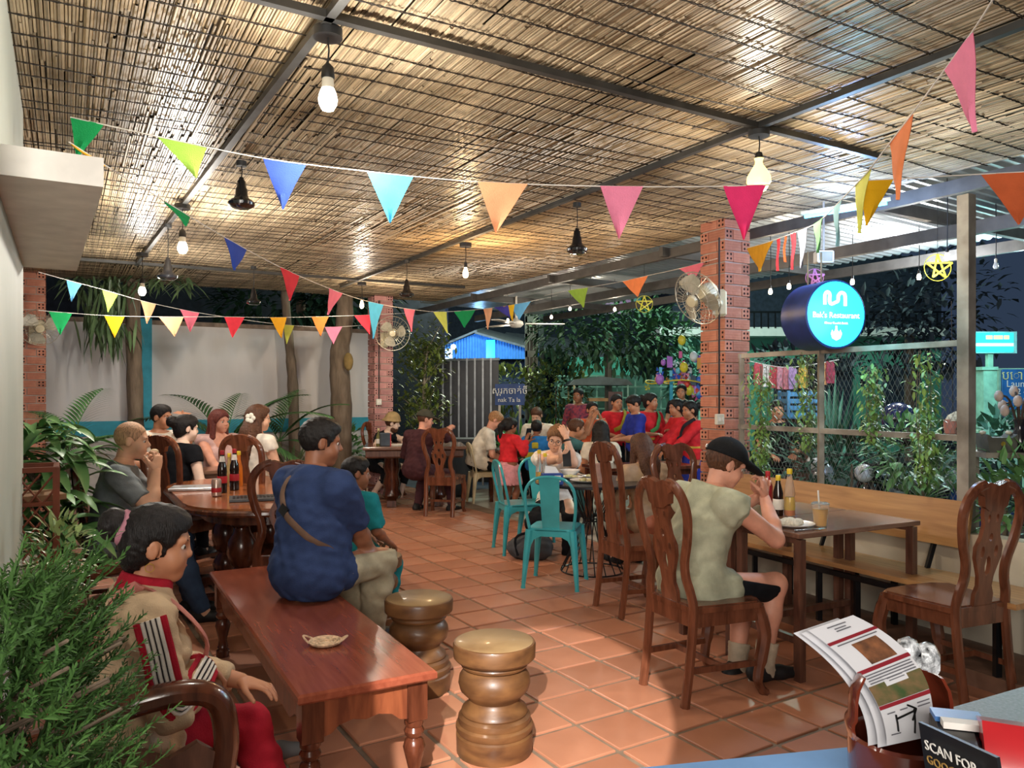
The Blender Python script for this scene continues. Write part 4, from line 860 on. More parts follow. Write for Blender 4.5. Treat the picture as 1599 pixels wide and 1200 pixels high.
jg = thing('paper_bag', 'pale pink paper pot of cutlery on the round table', 'pot', V((P(935, 700, 6.25).x, 6.25, zt))); MB().lathe([(.055, 0), (.06, .01), (.062, .15), (.056, .15), (.05, .02)], 20).build('body', mat('pale_clay_pot', '#d0a594', .7), jg)
for i, (px, d, hh) in enumerate(((842, 6.2, .25), (851, 6.25, .22))):
    bottle('sauce_bottle', ('left' if i == 0 else 'right')+' one of two clear yellow-capped bottles on the round black table', V((P(px, 700, d).x, d, zt)), [(.028, 0), (.03, .01), (.028, .5*hh), (.013, .75*hh), (.012, hh)], CLR, [('sauce', [(.026, .004), (.026, .09-.03*i), (.0001, .09-.03*i)], YLS if i == 0 else LIME)], .015, YEL)
# beige metal chair and small tables further out
BEI = mat('beige_painted_metal', '#cdbb97', .4, .2)
bc = cafe_chair('beige metal chair under the man in a white shirt', V((P(757, 800, 10.6).x, 10.6, -.05)), 15, BEI, None); bc.name = 'metal_chair'
plain_table('dining_table', 'small dark table beyond the girl in red', V((P(815, 800, 10.7).x, 10.7, -.05)), rad(20), .8, .7, m=W_DARK)
plain_table('dining_table', 'small wooden table in front of the dancers', V((P(1000, 800, 8.3).x, 8.3, -.05)), rad(20), 1.1, .6, m=W_DARK)
# ---------------------------------------------------------------- carved settee, lattice shelf on the left
se0 = V((-1.25, 1.84, 0)); stt = thing('carved_settee', 'carved lacquered wooden settee the woman in the track jacket sits on', 'settee', se0, rad(30))   # local x = facing, y = away along the back
mb = MB(); mb.box((.27, .85, .365), (.54, 1.74, .03), ch=.006); mb.build('seat', W_RED, stt)
mb = MB(); mb.prism([(0, .35), (1.72, .35), (1.72, .98), (1.5, 1.02), (1.1, 1.0), (.81, 1.06), (.5, 1.0), (.17, 1.02), (0, .98)], (.0, 0, 0), (0, 1, 0), (-.12, 0, 1), .03); mb.build('back_panel', W_RED, stt)
mb = MB(); mb.tube(spline([(-.11, 0, .97), (-.115, .17, 1.02), (-.115, .5, 1.0), (-.12, .81, 1.06), (-.115, 1.1, 1.0), (-.115, 1.5, 1.02), (-.11, 1.74, .97)], 5), .03, 8); mb.build('top_rail', W_DARK, stt)
for y in (0, 1.72):
    mb = MB(); mb.tube(spline([(-.05, y, .60), (.12, y, .62), (.30, y, .665), (.44, y, .675), (.52, y, .64), (.545, y, .54), (.535, y, .44), (.53, y, .36)], 5), .034, 10, flat=((0, 1, 0), 1.15)); mb.build('armrest', W_DARK, stt)
    mb = MB(); mb.prism([(0, .04), (.52, .04), (.52, .50), (.47, .54), (.40, .51), (.30, .57), (.2, .54), (.1, .57), (0, .56)], (0, y, 0), (1, 0, 0), (0, 0, 1), .025, holes=[[(.10, .45), (.2, .43), (.34, .46), (.26, .50), (.14, .50)]]); mb.build('side_panel', W_FRAME, stt)
    mb = MB(); mb.bar((0, y-.02, .39), (.54, y-.02, .39), .03, .03); mb.bar((0, y-.02, .33), (.54, y-.02, .33), .02, .02); mb.build('moulding', W_DARK, stt)
for x in (0, .52):
    for y in (0, 1.72): mb = MB(); mb.box((x, y, .19), (.06, .06, .38)); mb.build('leg', W_DARK, stt)
mb = MB(); mb.box((.52, .86, .28), (.025, 1.70, .14)); mb.build('apron', W_RED, stt)
ls = thing('lattice_shelf', 'reddish rattan lattice shelf with books and papers by the leafy plant', 'shelf', V((-2.34, 3.86, 0)), rad(30))
RB_ = mat('red_brown_rattan', '#7a3f2b', .45)
for x in (-.36, .06):
    for y in (0, .30): mb = MB(); mb.box((x, y, .55), (.03, .03, 1.10)); mb.build('post', RB_, ls)
for z in (.18, .56, .92):
    mb = MB(); mb.box((-.15, .15, z), (.42, .32, .02)); mb.build('shelf_board', RB_, ls)
mb = MB(); mb.bar((-.36, 0, 1.09), (.06, 0, 1.09), .025, .025); mb.bar((.06, 0, 1.09), (.06, .3, 1.09), .025, .025); mb.bar((-.36, .3, 1.09), (.06, .3, 1.09), .025, .025); mb.build('top_rail', RB_, ls)
mb = MB()
for k in range(-8, 22):
    for sgn in (1, -1):
        a_ = -.36+k*.06 if sgn > 0 else .06-k*.06
        for z0 in (.2,):
            pts = []
            for q in range(31):
                z = z0+q*.029; x = a_+sgn*(z-z0)*.75
                if -.36 <= x <= .06: pts.append((x, -.004*sgn, z))
            if len(pts) > 1: mb.tube([pts[0], pts[-1]], .0055, 5)
mb.build('lattice', RB_, ls)
for i, (x, z, h_, c) in enumerate(((-.30, .57, .03, '#d9d3c8'), (-.12, .57, .05, '#b9b2a6'), (-.2, .93, .035, '#c7bfae'), (-.02, .93, .03, '#8d6a4a'), (-.2, .19, .06, '#a9a196'))):
    o = MB().box((0, 0, h_/2), (.20, .26, h_), ch=.002).build('paper_stack', mat('paper_%d' % i, c, .8), None); o.location = ls.matrix_basis @ V((x, .15, z+.01)) if 0 else V((-2.34, 3.86, 0))+M.Rotation(rad(30), 3, 'Z') @ V((x, .15, z)); o.rotation_euler = (0, 0, rad(30+i*4))
    tag(o, ['white paper stack on the middle board of the lattice shelf', 'greyish paper stack on the middle board of the lattice shelf', 'cream book lying on top of the lattice shelf', 'brown book at the right end on top of the lattice shelf', 'thick paper pile on the lowest board of the lattice shelf'][i], 'papers' if i in (0, 1, 4) else 'book')
# ---------------------------------------------------------------- counter with clay jar, leaflets, dispenser
cn = thing('counter', 'grey speckled counter top at the lower right edge', 'counter', V((.95, 1.0, 0)))
CZ = .90
mb = MB(); q = [G(1335, 1168, CZ), G(1470, 1110, CZ), G(1660, 1055, CZ), V((1.25, .55, CZ)), V((.28, .62, CZ)), G(1150, 1230, CZ)]; nq = len(q)
mb.add(q+[p-UP*.04 for p in q], [tuple(range(nq))[::-1], tuple(range(nq, 2*nq))]+[(i, (i+1) % nq, (i+1) % nq+nq, i+nq) for i in range(nq)]); mb.build('counter_top', mat('grey_speckled_stone', '#77797a', .5, col2='#56595b', scale=160), cn, V((.95, 1.0, 0)))
mb = MB(); qq = [p+(V((.8, .8, CZ))-p)*.10 for p in q]; mb.add([V((p.x, p.y, CZ-.04)) for p in qq]+[V((p.x, p.y, 0)) for p in qq], [tuple(range(nq))[::-1], tuple(range(nq, 2*nq))]+[(i, (i+1) % nq, (i+1) % nq+nq, i+nq) for i in range(nq)]); mb.build('cabinet', W_DARK, cn, V((.95, 1.0, 0)))
mt = thing('blue_mat', 'light blue cloth mat on the counter at the bottom edge', 'mat', V((.4, 1.0, CZ)))
mb = MB(); q = [G(1338, 1166, CZ+.006), G(1400, 1240, CZ+.006), G(1250, 1330, CZ+.006), G(985, 1201, CZ+.006)]; slabq(mb, q[::-1], .005); mb.build('cloth', mat('light_blue_cloth', '#6f9fd6', .7, var=.05), mt, V((.4, 1.0, CZ)))
jc = P(1408, 1120, 1.06); jar = thing('clay_jar', 'glossy brown glazed jar with a wide cut-out mouth holding leaflets', 'jar', V((jc.x, jc.y, CZ)))
GLZ = mat('brown_glazed_clay', '#6d2f1f', .15, coat=.8, var=.1)
MB().lathe([(.05, 0), (.062, .01), (.068, .05), (.069, .10), (.065, .104), (.060, .10), (.058, .03), (.0001, .015)], 40).build('lower_body', GLZ, jar)
mb = MB(); prof = [(.069, .098), (.0725, .112), (.072, .118), (.068, .124), (.067, .15), (.064, .165), (.057, .178), (.055, .182)]; ang0 = rad(-90+84); na = 30; vs = []
for r_, z in prof:
    for k in range(na+1): a = ang0+rad(360-168)*k/na; vs.append((r_*math.cos(a), r_*math.sin(a), z))
nv = len(vs); vs += [(x*.93, y*.93, z) for x, y, z in vs]; fs = [(i*(na+1)+k, i*(na+1)+k+1, (i+1)*(na+1)+k+1, (i+1)*(na+1)+k) for i in range(len(prof)-1) for k in range(na)]
rimf = [((len(prof)-1)*(na+1)+k, (len(prof)-1)*(na+1)+k+1, (len(prof)-1)*(na+1)+k+1+nv, (len(prof)-1)*(na+1)+k+nv) for k in range(na)]+[(i*(na+1)+e, (i+1)*(na+1)+e, (i+1)*(na+1)+e+nv, i*(na+1)+e+nv) for i in range(len(prof)-1) for e in (0, na)]
mb.add(vs, fs+[tuple(x+nv for x in f[::-1]) for f in fs]+rimf, 0, True); mb.build('upper_shell', GLZ, jar)
bgp = MB()
for k in range(11): bgp.ball((R.uniform(.02, .07), R.uniform(.035, .07), R.uniform(.0, .20)), (.022, .018, .03), 7, 5)
bg_ = bgp.build('plastic_wrap', mat('clear_wrap', '#c5cad2', .1, coat=1, var=.5, scale=60, bump=1, bscale=90), None); bg_.location = jar.location+V((.022, .03, 0)); tag(bg_, 'crumpled clear plastic wrap against the back of the clay jar', 'wrapper')
PAP = mat('white_leaflet_paper', '#cfd0d6', .5, var=.02); MRED = mat('maroon_print', '#8c2430', .5); PRT = mat('grey_print', '#6a6a72', .6)
PHO = mat('photo_print', '#8a5a3c', .5, col2='#3a2a24', scale=45); PHG = mat('garden_photo_print', '#84664a', .5, col2='#3c5230', scale=40)
def leaflet(off, label, detail):
    lf = thing('leaflet', label, 'leaflet', V((P(1390, 1050, 1.05).x, 1.05, .95)), 0, 'leaflets standing in the clay jar'); o_ = lf.location.copy()
    # spine curve of the sheet through space, from top (far-left) to bottom (in the jar)
    tl, tr_ = P(1262, 985, 1.13), P(1332, 961, 1.16); ml, mr_ = P(1345, 1060, 1.07), P(1425, 1028, 1.10); bl, br = P(1385, 1165, .985), P(1455, 1150, 1.015)
    def S_(u, v):    # u across 0..1, v down 0..1 (quadratic through the three rows)
        a = tl.lerp(tr_, u); b = ml.lerp(mr_, u); c = bl.lerp(br, u)
        l0 = (v-.45)*(v-1)/.45; l1 = v*(v-1)/(.45*-.55); l2 = v*(v-.45)/(1*.55)
        return a*l0+b*l1+c*l2+off
    nrm = (S_(1, .5)-S_(0, .5)).cross(S_(.5, .6)-S_(.5, .4)).normalized()
    if nrm.y > 0: nrm = -nrm
    def patch(name, u0, u1, v0, v1, m, lift, nv=8, nu=2):
        mb = MB(); vs = []
        for i in range(nv+1):
            for j in range(nu+1): vs.append(S_(u0+(u1-u0)*j/nu, v0+(v1-v0)*i/nv)+nrm*lift)
        k = len(vs); vs += [v-nrm*.0005 for v in vs]
        fs = [(i*(nu+1)+j, i*(nu+1)+j+1, (i+1)*(nu+1)+j+1, (i+1)*(nu+1)+j) for i in range(nv) for j in range(nu)]
        mb.add(vs, fs+[tuple(x+k for x in f[::-1]) for f in fs]); return mb.build(name, m, lf, o_)
    patch('sheet', 0, 1, 0, 1, PAP, 0, 16)
    if detail:
        for v0, v1 in ((.135, .158), (.40, .43), (.70, .728)): patch('maroon_band', 0, 1, v0, v1, MRED, .0008, 2)
        patch('group_photo', .32, .82, .20, .385, PHO, .0008, 4); patch('courtyard_photo', 0, 1, .535, .695, PHG, .0008, 4); patch('caption_panel', .3, .72, .50, .575, PAP, .0014, 3)
        ml_ = [(.3, .7, .03), (.38, .62, .055), (.36, .66, .075)]+[(.06, .94, .45+.022*k) for k in range(4)]+[(.36, .66, .52), (.38, .68, .54)]+[(.1, .25, .77), (.35, .5, .77), (.7, .95, .76), (.7, .95, .785), (.1, .3, .93), (.1, .9, .175)]
        for u0, u1, v in ml_: patch('print_line', u0, u1, v, v+.008, PRT, .0016, 1)
        for a_, b_ in (((.25, .80), (.25, .92)), ((.25, .83), (.62, .81)), ((.5, .755), (.66, .80)), ((.62, .80), (.60, .96)), ((.66, .80), (.56, .87))):
            mb = MB(); mb.tube([S_(*a_)+nrm*.0015, S_((a_[0]+b_[0])/2, (a_[1]+b_[1])/2)+nrm*.0015, S_(*b_)+nrm*.0015], .0013, 5); mb.build('map_line', BLACK, lf, o_)
leaflet(V((0, 0, 0)), 'front restaurant leaflet with maroon bands, photos and a street map in the jar', True)
leaflet(V((-.006, .012, -.008)), 'second leaflet, just behind the front one in the jar', False)
leaflet(V((-.012, .026, -.012)), 'rearmost white leaflet fanned out behind the others in the jar', False)
ds = thing('napkin_dispenser', 'red and black dispenser box on the counter behind the black sign card', 'dispenser', V((P(1522, 1150, .93).x, .925, CZ-.012)), rad(-25))
REDP = mat('red_plastic', '#b5262c', .3, coat=.4)
mb = MB(); mb.box((-.022, .0, .088), (.05, .12, .176), ch=.006); mb.build('black_body', BLKPL, ds); mb = MB(); mb.prism([(-.065, 0), (.065, 0), (.065, .15), (.035, .185), (-.02, .20), (-.05, .175), (-.065, .12)], (.050, .0, .0), (0, 1, 0), (0, 0, 1), .095, holes=[[(-.045, .115), (.03, .115), (.03, .165), (-.02, .175), (-.038, .16)]]); mb.build('red_shell', REDP, ds)
mb = MB(); mb.box((.050, .01, .10), (.075, .10, .09)); mb.build('inner_well', mat('dark_red_plastic', '#7a1a20', .4), ds)
mb = MB(); mb.box((-.018, .035, .180), (.055, .03, .006), .15); mb.build('blue_packet', mat('blue_packet_film', '#4f86cf', .3), ds); mb = MB(); mb.box((-.012, .008, .181), (.05, .016, .008), .15); mb.build('white_packet', WHITE, ds)
cd = thing('sign_card', 'black card reading SCAN FOR in white capitals on the counter', 'sign', V((P(1488, 1175, .82).x, .80, CZ)), 0)
a_, b_ = P(1434, 1128, .84), P(1556, 1184, .74); cx_ = (b_-a_).normalized(); cnr = cx_.cross(V((.05, .25, -1))).normalized(); cy_ = cnr.cross(cx_).normalized()
if cy_.z < 0: cy_ = -cy_
cnr = cx_.cross(cy_).normalized(); o_ = cd.location.copy()
mb = MB(); slabq(mb, [a_, b_, b_-cy_*.17, a_-cy_*.17][::-1], .004); mb.build('card', mat('black_card', '#1a1c20', .4, var=.02), cd, o_)
rm_ = M((cx_, cy_, cnr)).transposed()
text('lettering', 'SCAN FOR', .0148, (a_+cx_*.011-cy_*.019+cnr*.005)-o_, rm_, WHITE, cd, .0004, 'LEFT')
text('lettering', 'GOOGLE MAPS', .0130, (a_+cx_*.011-cy_*.034+cnr*.005)-o_, rm_, mat('gold_print', '#b08a4a', .5), cd, .0004, 'LEFT')
# ---------------------------------------------------------------- pendant bulbs and lamps
def emis(name, col, st): return mat(name, col, .3, var=0, emit=st)
E_LED = emis('led_bulb_glow', '#fff3dc', 9); E_WARM = emis('warm_bulb_glow', '#ffd9a0', 7); E_YEL = emis('yellow_globe_glow', '#f2dc8c', 1.6); E_SM = emis('small_bulb_glow', '#ffe6bd', 12)
JB = mat('black_junction_box', '#2c2d2e', .5); CORD = mat('black_cord', '#1d1c1b', .6)
def pend(label, px, py, d, ztop, kind, power=0, col=WARM, group='hanging bulbs under the reed ceiling', name='pendant_bulb'):
    p = P(px, py, d); root = thing(name, label, 'lamp', p, 0, group); h = ztop-p.z
    if kind == 'led':
        MB().lathe([(.0001, -.045), (.022, -.040), (.034, -.018), (.036, .0), (.032, .02), (.024, .04)], 20).build('bulb', E_LED, root); MB().lathe([(.024, .04), (.022, .075), (.018, .082)], 16).build('base', WPL, root); MB().lathe([(.024, .078), (.026, .085), (.022, .12), (.008, .135)], 16).build('socket', CORD, root); t0 = .13
    elif kind == 'edison':
        MB().lathe([(.0001, -.055), (.018, -.050), (.027, -.028), (.024, .0), (.015, .03), (.012, .045)], 18).build('bulb', E_WARM, root); MB().lathe([(.014, .042), (.016, .05), (.015, .085), (.006, .095)], 14).build('socket', CORD, root); t0 = .09
    elif kind == 'globe':
        MB().lathe([(.0001, -.062), (.035, -.052), (.062, -.01), (.060, .02), (.040, .055), (.020, .085), (.019, .10), (.024, .115)], 24).build('bulb', E_YEL, root); MB().lathe([(.02, .112), (.022, .12), (.016, .145), (.006, .15)], 14).build('socket', CORD, root); t0 = .145
    elif kind == 'small':
        MB().lathe([(.0001, -.03), (.014, -.026), (.019, -.01), (.015, .012), (.009, .025)], 12).build('bulb', E_SM, root); MB().lathe([(.010, .022), (.011, .05), (.005, .056)], 10).build('socket', CORD, root); t0 = .05
    elif kind == 'off':
        MB().lathe([(.0001, -.03), (.014, -.026), (.019, -.01), (.015, .012), (.009, .025)], 12).build('bulb', mat('unlit_clear_bulb', '#cfd4d6', .1, coat=.6), root); MB().lathe([(.010, .022), (.011, .05), (.005, .056)], 10).build('socket', WPL, root); t0 = .05
    elif kind == 'jar':     # black insulator-shaped pendant
        MB().lathe([(.0001, -.03), (.05, -.028), (.075, -.012), (.078, .004), (.066, .018), (.045, .03), (.036, .05), (.034, .085), (.027, .095), (.024, .13), (.016, .14), (.012, .155)], 22).build('shade', mat('black_gloss_shade', '#1c1d20', .18, coat=.6), root); t0 = .15
    mb = MB(); mb.tube([(0, 0, t0), (.004, 0, (t0+h)/2), (0, 0, h)], .0035, 6); mb.build('cord', CORD, root)
    if kind in ('led', 'edison', 'globe', 'jar') and ztop > 2.6: MB().lathe([(.055, h-.005), (.055, h+.03)] if kind != 'jar' else [(.03, h), (.03, h+.03)], 16).build('ceiling_box', JB, root)
    if power: lamp('bulb_light', p-UP*.10, power, col, .04)
    return root
ZC = RH-.06
pend('big bright white bulb nearest the camera under the steel joint', 512, 155, 2.93, ZC, 'led', 24, NEUT)
pend('white bulb behind the second bunting string on the left', 285, 387, 5.65, ZC, 'led', 70, NEUT)
pend('white bulb low over the garden wall on the left', 222, 455, 7.6, ZC, 'led', 34, NEUT)
pend('large pale yellow globe bulb behind the red flag', 1185, 282, 4.05, ZC, 'globe', 22, WARM)
pend('amber teardrop bulb in the middle of the reed ceiling', 727, 425, 7.1, ZC, 'edison', 36, (1, .66, .34))
pend('small glowing bulb near the pinkish pillar', 565, 475, 9.6, ZC, 'edison', 30, WARM)
for px, py, d, lb in ((377, 318, 4.6, 'large unlit black pendant lamp left of the blue flag'), (901, 390, 5.6, 'unlit black pendant lamp beneath the middle of the ceiling'), (635, 460, 8.0, 'small black pendant lamp over the heavy table'), (262, 432, 6.3, 'black pendant lamp left of the second white bulb'), (396, 472, 8.4, 'black pendant lamp hung on a hook before the garden wall')):
    pend(lb, px, py, d, ZC, 'jar', group='unlit black pendants', name='pendant_lamp')
out = [(890, 482, 10.5, 'brightest bulb under the awning beyond the round table'), (861, 495, 11, 'dim bulb left of the brightest awning bulb'), (960, 483, 10, 'bulb right of the brightest awning bulb'), (793, 500, 11.5, 'bulb above the blue corrugated wall'), (1203, 455, 7.2, 'left bulb of the pair between pillar and round sign'), (1232, 447, 7.0, 'right bulb of the pair between pillar and round sign'), (1331, 440, 6.9, 'bulb peeping over the right edge of the round sign'), (1435, 432, 6.8, 'bulb left of the yellow star lantern'), (1479, 400, 5.4, 'big bulb above the yellow star lantern')]
def awz(p):
    u = -(RC-V((p.x, p.y, 0))).dot(RB); return RH+.10-.08*min(1, max(0, (u-.16)/2.34))
for px, py, d, lb in out: pend(lb, px, py, d, awz(P(px, py, d)), 'small', 5, WARM, 'small bulbs under the metal awning', 'string_bulb')
pend('unlit bulb hanging from a hook right of the post', 1555, 415, 6.0, awz(P(1555, 415, 6.0)), 'off', 0, WARM, 'small bulbs under the metal awning', 'string_bulb')
# ---------------------------------------------------------------- wall fans
FAN = mat('beige_fan_plastic', '#d6cba9', .35, var=.03); WIREM = mat('fan_wire', '#c9c2ae', .3, .5)
def wall_fan(label, hub, facing, wall, R_=.21, m=FAN):
    root = thing('wall_fan', label, 'fan', hub, 0, 'oscillating wall fans'); fz = V(facing).normalized(); rot = frame(fz)
    mb = MB()
    for k in range(28):
        a = 2*PI*k/28; e = V((math.cos(a), math.sin(a), 0))
        mb.tube([rot@(e*.05+V((0, 0, .07))), rot@(e*R_*.7+V((0, 0, .065))), rot@(e*R_), rot@(e*R_*.7+V((0, 0, -.06))), rot@(e*.05+V((0, 0, -.065)))], .0016, 4, caps=False, sm=False)
    for r_, z in ((R_, 0), (R_*.7, .065), (R_*.4, .07), (R_*.7, -.06)): mb.tube([rot@V((r_*math.cos(2*PI*i/36), r_*math.sin(2*PI*i/36), z)) for i in range(36)], .004 if z == 0 else .002, 5, closed=True)
    mb.build('guard', WIREM, root)
    MB().lathe([(.0001, .085), (.04, .08), (.048, .06), (.048, .055)], 20, rot=rot).build('badge', m, root)
    mb = MB()
    for k in range(3):
        a0 = 2*PI*k/3; vs = []
        for i, (r_, w_) in enumerate(((.03, .3), (.08, .55), (.14, .6), (.185, .35))):
            for q, zz in ((-1, -.02), (0, .0), (1, .022)): a = a0+q*w_+.1*i; vs.append(rot@V((r_*math.cos(a), r_*math.sin(a), zz)))
        mb.add(vs, [(i*3+j, i*3+j+1, i*3+j+4, i*3+j+3) for i in range(3) for j in range(2)], 0, True)
    mb.build('blades', mat('smoky_fan_blade', '#b9b39f', .3), root)
    MB().lathe([(.0001, -.19), (.05, -.185), (.068, -.15), (.07, -.08), (.05, -.06)], 20, rot=rot).build('motor', m, root)
    mb = MB(); b = V(wall)-V(hub); k0 = rot@V((0, 0, -.13)); mb.tube([k0, k0+UP*-.08, b+UP*-.06], [.03, .03, .035], 10); mb.build('neck', m, root)
    mb = MB(); d_ = (b-k0); d_.z = 0; d_.normalize(); mb.box(b+UP*-.06, (.06, .10, .22), math.atan2(d_.y, d_.x), ch=.02); mb.build('wall_box', m, root); return root
wall_fan('beige wall fan tilted down on the brick pillar beside the screen', P(1089, 466, 5.75), (-.72, -.50, -.42), P(1124, 462, 6.22), .205)
wall_fan('pale wall fan on the pinkish pillar', P(613, 521, 10.9), (.15, -1, -.12), P(600, 525, 11.1), .24)
wall_fan('wall fan on the brick pillar at the far left edge', P(62, 512, 8.6), (.5, -.8, -.25), P(52, 515, 8.95), .20)
for px, py, d, lb in ((1122, 655, 6.2, 'white double switch plate low on the brick pillar'), (592, 628, 11.1, 'white socket plate on the pinkish pillar')):
    p = P(px, py, d)-A*.0; s_ = thing('switch_plate', lb, 'switch', p-V((.5*0, .03, 0)), pang); mb = MB(); mb.box((0, 0, 0), (.075, .03, .085), ch=.004); mb.build('plate', WPL, s_); mb = MB(); mb.box((-.015, -.017, 0), (.018, .008, .03)); mb.box((.015, -.017, 0), (.018, .008, .03)); mb.build('rocker', WHITE, s_)
    c_ = MB(); c_.tube([p+UP*.04-V((0, .02, 0)), p+UP*.9-V((0, .02, 0)), p+UP*1.45-V((0, .02, 0))], .008, 6); tag(c_.build('cable', CORD), 'black cable running down the '+('brick' if px > 800 else 'pinkish')+' pillar to its switch', 'cable')
cf = thing('ceiling_fan', 'white ceiling fan turning under the far awning', 'fan', P(806, 506, 11.2)); FW = mat('white_fan_metal', '#e4e0d6', .4)
MB().lathe([(.0001, -.06), (.07, -.05), (.11, -.01), (.10, .03), (.05, .06), (.02, .09), (.015, .4)], 20).build('motor', FW, cf)
for k in range(3):
    a = 2*PI*k/3+.1; mb = MB(); mb.box((math.cos(a)*.42, math.sin(a)*.42, 0), (.56, .12, .012), a); mb.build('blade', FW, cf)
# ---------------------------------------------------------------- bunting
ROPE = mat('white_string', '#e8e4dc', .8)
FC = {k: cloth('flag_'+k, c, .04, .85) for k, c in dict(green='#1f9a57', lime='#a6d257', yellow='#e9b11d', mustard='#d69a1e', blue='#3a53b0', sky='#52b2e0', steel='#5c9bc4', peach='#f7b083', orange='#f08f5c', rust='#c9623a', pink='#ee8bab', rose='#e9798f', magenta='#ee3c78', red='#e63d4b', hot='#e0348c', grey='#8d93a8', cyan='#9cd6e2', mint='#7cc987', violet='#5048a6', lemon='#dfe36a', brown='#b4692f').items()}
def bunting(label, pts, flags, group='strings of coloured cloth bunting'):
    """pts: (px, py, distance) along the string; flags: (px at left, px at right, tip px, tip py, colour)"""
    W_ = [P(*p) for p in pts]; root = thing('bunting', label, 'bunting', W_[0], 0, group); o_ = W_[0].copy(); sp = spline(W_, 12)
    mb = MB(); mb.tube(sp, .0028, 5); mb.build('string', ROPE, root, o_); xs = [CX+p.x/p.y*F for p in sp]
    def at(px):
        for i in range(len(sp)-1):
            a, b = xs[i], xs[i+1]
            if (a-px)*(b-px) <= 0 and a != b: return sp[i].lerp(sp[i+1], (px-a)/(b-a))
        return sp[0] if abs(px-xs[0]) < abs(px-xs[-1]) else sp[-1]
    for i, fl in enumerate(flags):
        l, r_, tx, ty, c = fl[:5]; dz = fl[5] if len(fl) > 5 else 0
        a, b = at(l), at(r_); d = (a.y+b.y)/2+dz; t = P(tx, ty, d); nrm = (b-a).cross(t-a).normalized(); n = 6; mb = MB(); vs = []
        for k in range(n+1):
            v = k/n
            for j in range(4): u = j/3; p = (a.lerp(b, u)).lerp(t, v*.985); vs.append(p+nrm*(.006*math.sin(u*7+i)*(.3+v)+.004*math.sin(v*6+i)))
        fs = [(k*4+j, k*4+j+1, k*4+j+5, k*4+j+4) for k in range(n) for j in range(3)]; kk = len(vs)
        mb.add(vs+[p-nrm*.0015 for p in vs], fs+[tuple(x+kk for x in f[::-1]) for f in fs], 0, True); mb.build('flag', FC[c], root, o_)
bunting('nearest bunting string crossing the room under the reed ceiling', [(110, 183, 3.1), (245, 213, 3.15), (410, 247, 3.2), (575, 268, 3.2), (745, 284, 3.2), (940, 291, 3.2), (1130, 291, 3.2), (1330, 283, 3.2), (1535, 272, 3.1), (1660, 266, 3.0)],
        [(103, 162, 120, 249, 'green'), (245, 322, 306, 278, 'lime'), (410, 478, 441, 328, 'blue'), (573, 646, 609, 350, 'sky'), (746, 824, 774, 366, 'peach'), (937, 1004, 966, 375, 'pink'), (1129, 1196, 1161, 376, 'magenta'), (1340, 1396, 1353, 354, 'yellow'), (1532, 1640, 1592, 352, 'rust')])
bunting('bunting string running from the slab ledge deep toward the pinkish pillar', [(108, 222, 2.9), (180, 268, 3.3), (255, 313, 3.8), (350, 370, 4.6), (437, 417, 5.4), (515, 451, 6.2), (575, 471, 7.2), (640, 483, 8.0), (700, 487, 9), (790, 478, 10.2), (870, 462, 11.4)],
        [(105, 166, 150, 256, 'yellow'), (256, 298, 292, 353, 'green'), (351, 386, 367, 423, 'blue'), (437, 467, 453, 470, 'red'), (513, 534, 511, 492, 'rose'), (574, 598, 582, 530, 'sky'), (630, 648, 642, 519, 'rose'), (677, 698, 699, 521, 'lemon'), (709, 743, 726, 512, 'green'), (755, 769, 762, 515, 'peach'), (771, 793, 797, 497, 'violet'), (785, 803, 800, 502, 'yellow'), (797, 829, 810, 500, 'steel')])
bunting('lower straight bunting string from the left fan to the pinkish pillar', [(60, 485, 7.6), (165, 493, 7.9), (260, 495, 8.2), (350, 495, 8.6), (440, 496, 9.2), (553, 493, 10.2), (640, 489, 11)],
        [(76, 113, 94, 524, 'green'), (163, 195, 179, 528, 'yellow'), (248, 287, 273, 526, 'peach'), (350, 382, 363, 528, 'red'), (421, 447, 439, 529, 'mustard'), (486, 513, 500, 526, 'brown'), (553, 580, 577, 523, 'red'), (651, 676, 664, 527, 'hot'), (646, 657, 652, 522, 'violet')])
bunting('slanting bunting string in front of the garden wall', [(60, 425, 7.2), (103, 437, 7.4), (163, 453, 7.8), (222, 470, 8.2), (285, 484, 8.7), (350, 495, 9.2), (440, 507, 9.8), (520, 511, 10.4), (600, 505, 11)],
        [(104, 128, 111, 472, 'steel'), (160, 185, 169, 488, 'lime'), (220, 244, 230, 506, 'peach'), (281, 311, 297, 519, 'rose'), (442, 459, 447, 538, 'lemon'), (507, 534, 520, 538, 'pink')])
bunting('steep bunting string coming down from the upper right corner', [(1570, -40, 1.9), (1550, 0, 2.0), (1518, 50, 2.15), (1476, 108, 2.35), (1424, 178, 2.6), (1388, 225, 2.8), (1357, 266, 3.0), (1335, 290, 3.15), (1313, 313, 3.35), (1285, 341, 3.7), (1260, 356, 4.0), (1200, 378, 4.8), (1165, 388, 5.5)],
        [(1475, 1519, 1524, 208, 'pink'), (1388, 1424, 1400, 314, 'orange'), (1334, 1359, 1341, 366, 'lemon'), (1302, 1315, 1307, 386, 'cyan'), (1272, 1286, 1278, 396, 'mint'), (1247, 1262, 1253, 420, 'grey'), (1235, 1243, 1238, 422, 'red'), (1212, 1217, 1214, 424, 'red'), (1224, 1228, 1225, 410, 'rust'), (1166, 1208, 1186, 425, 'mustard')])
bunting('bunting string along the awning edge left of the brick pillar', [(1120, 404, 6.1), (1098, 410, 6.4), (1060, 420, 6.9), (1010, 431, 7.6), (970, 440, 8.2), (918, 449, 9), (887, 454, 9.6), (850, 462, 10.2)],
        [(1060, 1099, 1085, 436, 'rose'), (971, 1011, 995, 464, 'orange'), (886, 918, 911, 481, 'lime')])
